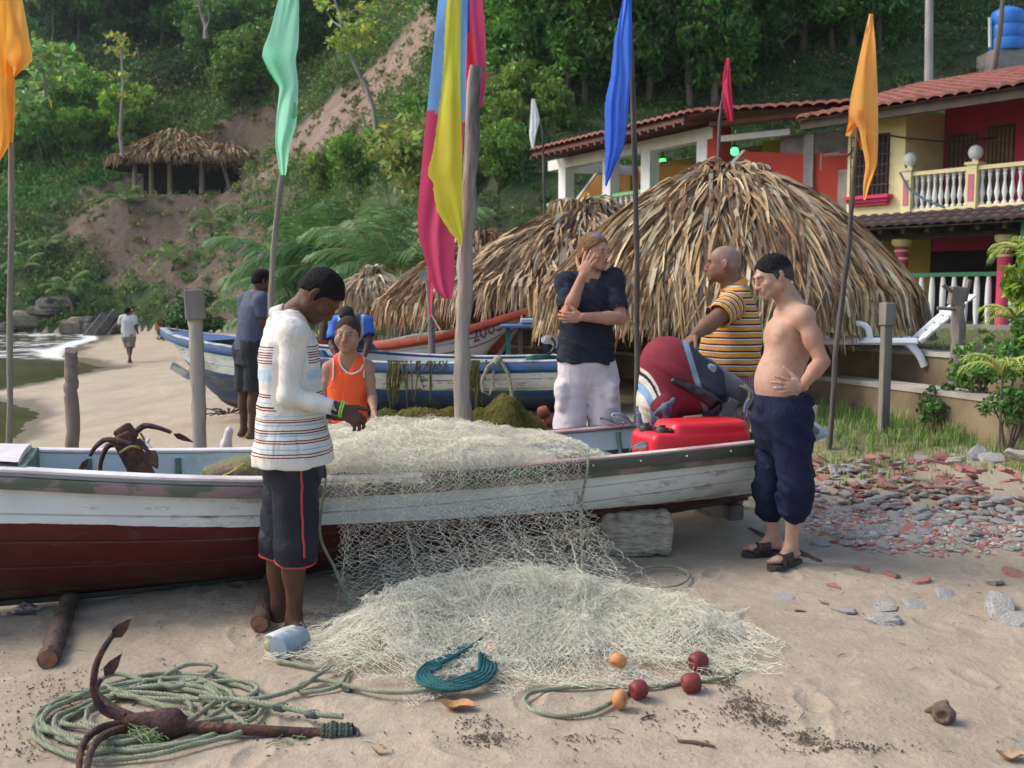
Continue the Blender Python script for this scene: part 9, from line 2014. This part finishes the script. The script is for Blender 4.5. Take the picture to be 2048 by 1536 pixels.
broadleaf(2030, 640, 8.3, .34, 9, 41, 'arching yellow green plant rising beside the gnarled post'); broadleaf(2040, 500, 9.6, .36, 8, 42, 'pale arching frond plant in front of the porch column'); broadleaf(2005, 745, 7.9, .38, 8, 43, 'low arching leaf plant among the weeds')
def lounger(px, py, Y, rz, label, sc=1.0):
 o = P(px, py, Y); t = thing('sun_lounger', label, 'sun lounger', o, 'white plastic loungers on the terrace'); R = Matrix.Rotation(rz, 3, 'Z'); W = pmat('white_lounger_plastic', (.74, .76, .78), (.66, .68, .70), rough=.4, vscale=3, bump=0); f = lambda x, y, z: o + R @ Vector((x * sc, y * sc, z * sc))
 def bar(pts, r_, name, flat=.5): m = MB(); m.tube(ropepath([f(*p) for p in pts], .04), r_, 8, flat=flat); return obj(name, m, W, t)
 m = MB()
 for k in range(11): m.box(f(-.55 + k * .115, 0, .30), (.095, .54, .02), R, bev=.006)
 obj('slats', m, W, t, smooth=False)
 m = MB(); Rb = R @ Matrix.Rotation(-.75, 3, 'Y')
 for k in range(6): d = Rb @ Vector((.09 + k * .105, 0, 0)); m.box(f(.68, 0, .31) + d, (.09, .54, .02), Rb, bev=.006)
 obj('backrest', m, W, t, smooth=False)
 for y in (-.29, .29):
  bar([(-.75, y, .30), (-.2, y, .31), (.4, y, .31), (.68, y, .31)], .035, 'side_rail', .6); bar([(.68, y, .31), (.9, y, .53), (1.15, y, .76)], .03, 'back_rail', .6)
  bar([(-.35, y, .30), (-.45, y, .44), (-.25, y, .52), (.05, y, .50), (.12, y, .32)], .03, 'armrest', .6); bar([(.55, y, .30), (.68, y, .15), (.75, y, 0)], .035, 'leg', .6); bar([(-.6, y, .30), (-.72, y, .12), (-.78, y, 0)], .035, 'leg', .6)
lounger(1715, 730, 10.2, -.25, 'white plastic sun lounger on the terrace beside the squared post', .8); lounger(1545, 715, 11.5, 2.2, 'white plastic sun lounger behind the shirtless man', .85)
def odds():
 Y = 13.6; W = pmat('white_lounger_plastic'); c = P(1105, 690, 11.6)
 t = thing('plastic_chair', 'white plastic chair partly hidden by the dark shirted man', 'chair', on(c.x, 11.6)); m = MB(); V, F = solid([cone(c + Vector((-.08, 0, .06)), c + Vector((.12, 0, .08)), .05, .06, .02, ((0, 1, 0), 1.0)), cone(c + Vector((.0, 0, .05)), c + Vector((.14, 0, -.10)), .035, .05, .02)], .008); m.add(V, F); obj('seat', m, W, t, autosmooth=None)
 for dx in (-.05, .10): m = MB(); m.tube([c + Vector((dx + .05, .05, -.06)), (c.x + dx + .07, c.y + .08, on(c.x, 11.6).z)], .02, 6); obj('leg', m, W, t)
 c = P(985, 632, 16.0); m = MB(); b = on(c.x, 16.0).z; h = c.z + .08 - b; m.lathe([(.24, 0), (.27, h * .3), (.28, h * .6), (.27, h * .9), (.29, h * .92), (.29, h), (.25, h), (.24, h * .9), (.02, h * .88)], (c.x, 16.0, b), 22); obj('barrel', m, pmat('black_plastic'), loc=(c.x, 16.0, b), label='open black barrel under the thatch beyond the red trimmed boat', cat='barrel')
 c = P(1070, 652, 12.6); g = on(c.x, 12.6); t = thing('beach_table', 'low table with blue edged top and teal legs under the parasol', 'table', g); m = MB(); m.box((c.x, 12.6, c.z), (.85, .5, .035), bev=.008); obj('tabletop', m, pmat('blue_table', (.05, .13, .32), (.3, .35, .38), rough=.5, vscale=4, lo=.55, hi=.7), t, smooth=False)
 for dx, mm in ((-.33, DGREEN), (-.18, BARK), (.3, BARK)):
  m = MB(); m.box((c.x + dx, 12.55, (c.z + g.z) / 2), (.06, .06, c.z - g.z - .04)); obj('leg', m, pmat('teal_leg', (.03, .2, .2), (.02, .14, .15)) if mm is DGREEN else mm, t, smooth=False)
 m = MB(); m.box((c.x + .1, 12.62, c.z + .065), (.55, .3, .05), bev=.01); obj('board', m, pmat('pale_blue_board', (.42, .5, .52), (.3, .38, .45), rough=.5), t, smooth=False)
 Y = 10.35; t = thing('grapnel_anchor', 'small black anchor perched on the stern of the blue boat', 'anchor', P(1095, 715, Y)); m = MB(); m.tube(ropepath([P(1080, 712, Y), P(1100, 706, Y), P(1110, 690, Y), P(1102, 674, Y)], .01), .013, 6); m.tube(ropepath([P(1085, 716, Y), P(1112, 700, Y), P(1118, 685, Y)], .01), .010, 6); fluke(m, P(1092, 697, Y), (-1, 0, .4), (0, 1, 0), .10, .07); obj('arms', m, pmat('black_rubber'), t)
 Y = 10.4; m = MB()
 for k in range(4): rope(m, [P(1050 + 34 + 30 * math.cos(a), 722 + 5 * math.sin(a) - 2 * k, Y + .12 * math.sin(a)) for a in np.linspace(0, 6.3, 12)], .012)
 obj('rope_coil', m, ROPE_T, loc=P(1084, 722, Y), label='blue green rope coiled on the stern of the blue boat', cat='rope')
 m = MB(); r = np.random.default_rng(8); g = G(458, 832);
 for k in range(26): e = Vector((r.normal(0, .16), r.normal(0, .08), abs(r.normal(0, .05)) + .02)); m.tube([g + e * .3 + Vector((0, 0, .02)), g + e * .8 + Vector((0, 0, .03)), g + e * 1.3], .008, 4)
 obj('dry_branch', m, pmat('brown_stick'), loc=g, label='tangled dry branch on the sand below the bow of the blue boat', cat='branch')
 g = G(322, 668); m = MB(); k = g.y / 46; m.lathe([(.03 * k, .0), (.10 * k, .05 * k), (.2 * k, .4 * k), (.22 * k, .55 * k), (.05 * k, .6 * k)], g, 12); obj('marker_buoy', m, pmat('red_buoy', (.55, .07, .03), (.4, .05, .03), rough=.6), loc=g, label='small red buoy standing on the sand beyond the bow of the blue boat', cat='buoy')
odds()
def haze():
 m = bpy.data.materials.new('haze'); m.use_nodes = True; t = m.node_tree; t.nodes.clear(); o = t.nodes.new('ShaderNodeOutputMaterial'); v = t.nodes.new('ShaderNodeVolumePrincipled')
 v.inputs['Color'].default_value = (.80, .88, .95, 1); v.inputs['Density'].default_value = .0003; v.inputs['Anisotropy'].default_value = .1; t.links.new(v.outputs[0], o.inputs['Volume'])
 mb = MB(); mb.box((0, 0, 44), (330, 330, 104)); obj('haze', mb, m, smooth=False, kind='stuff'); SC.cycles.volume_bounces = 0
haze()
print('objects', len(SC.objects))
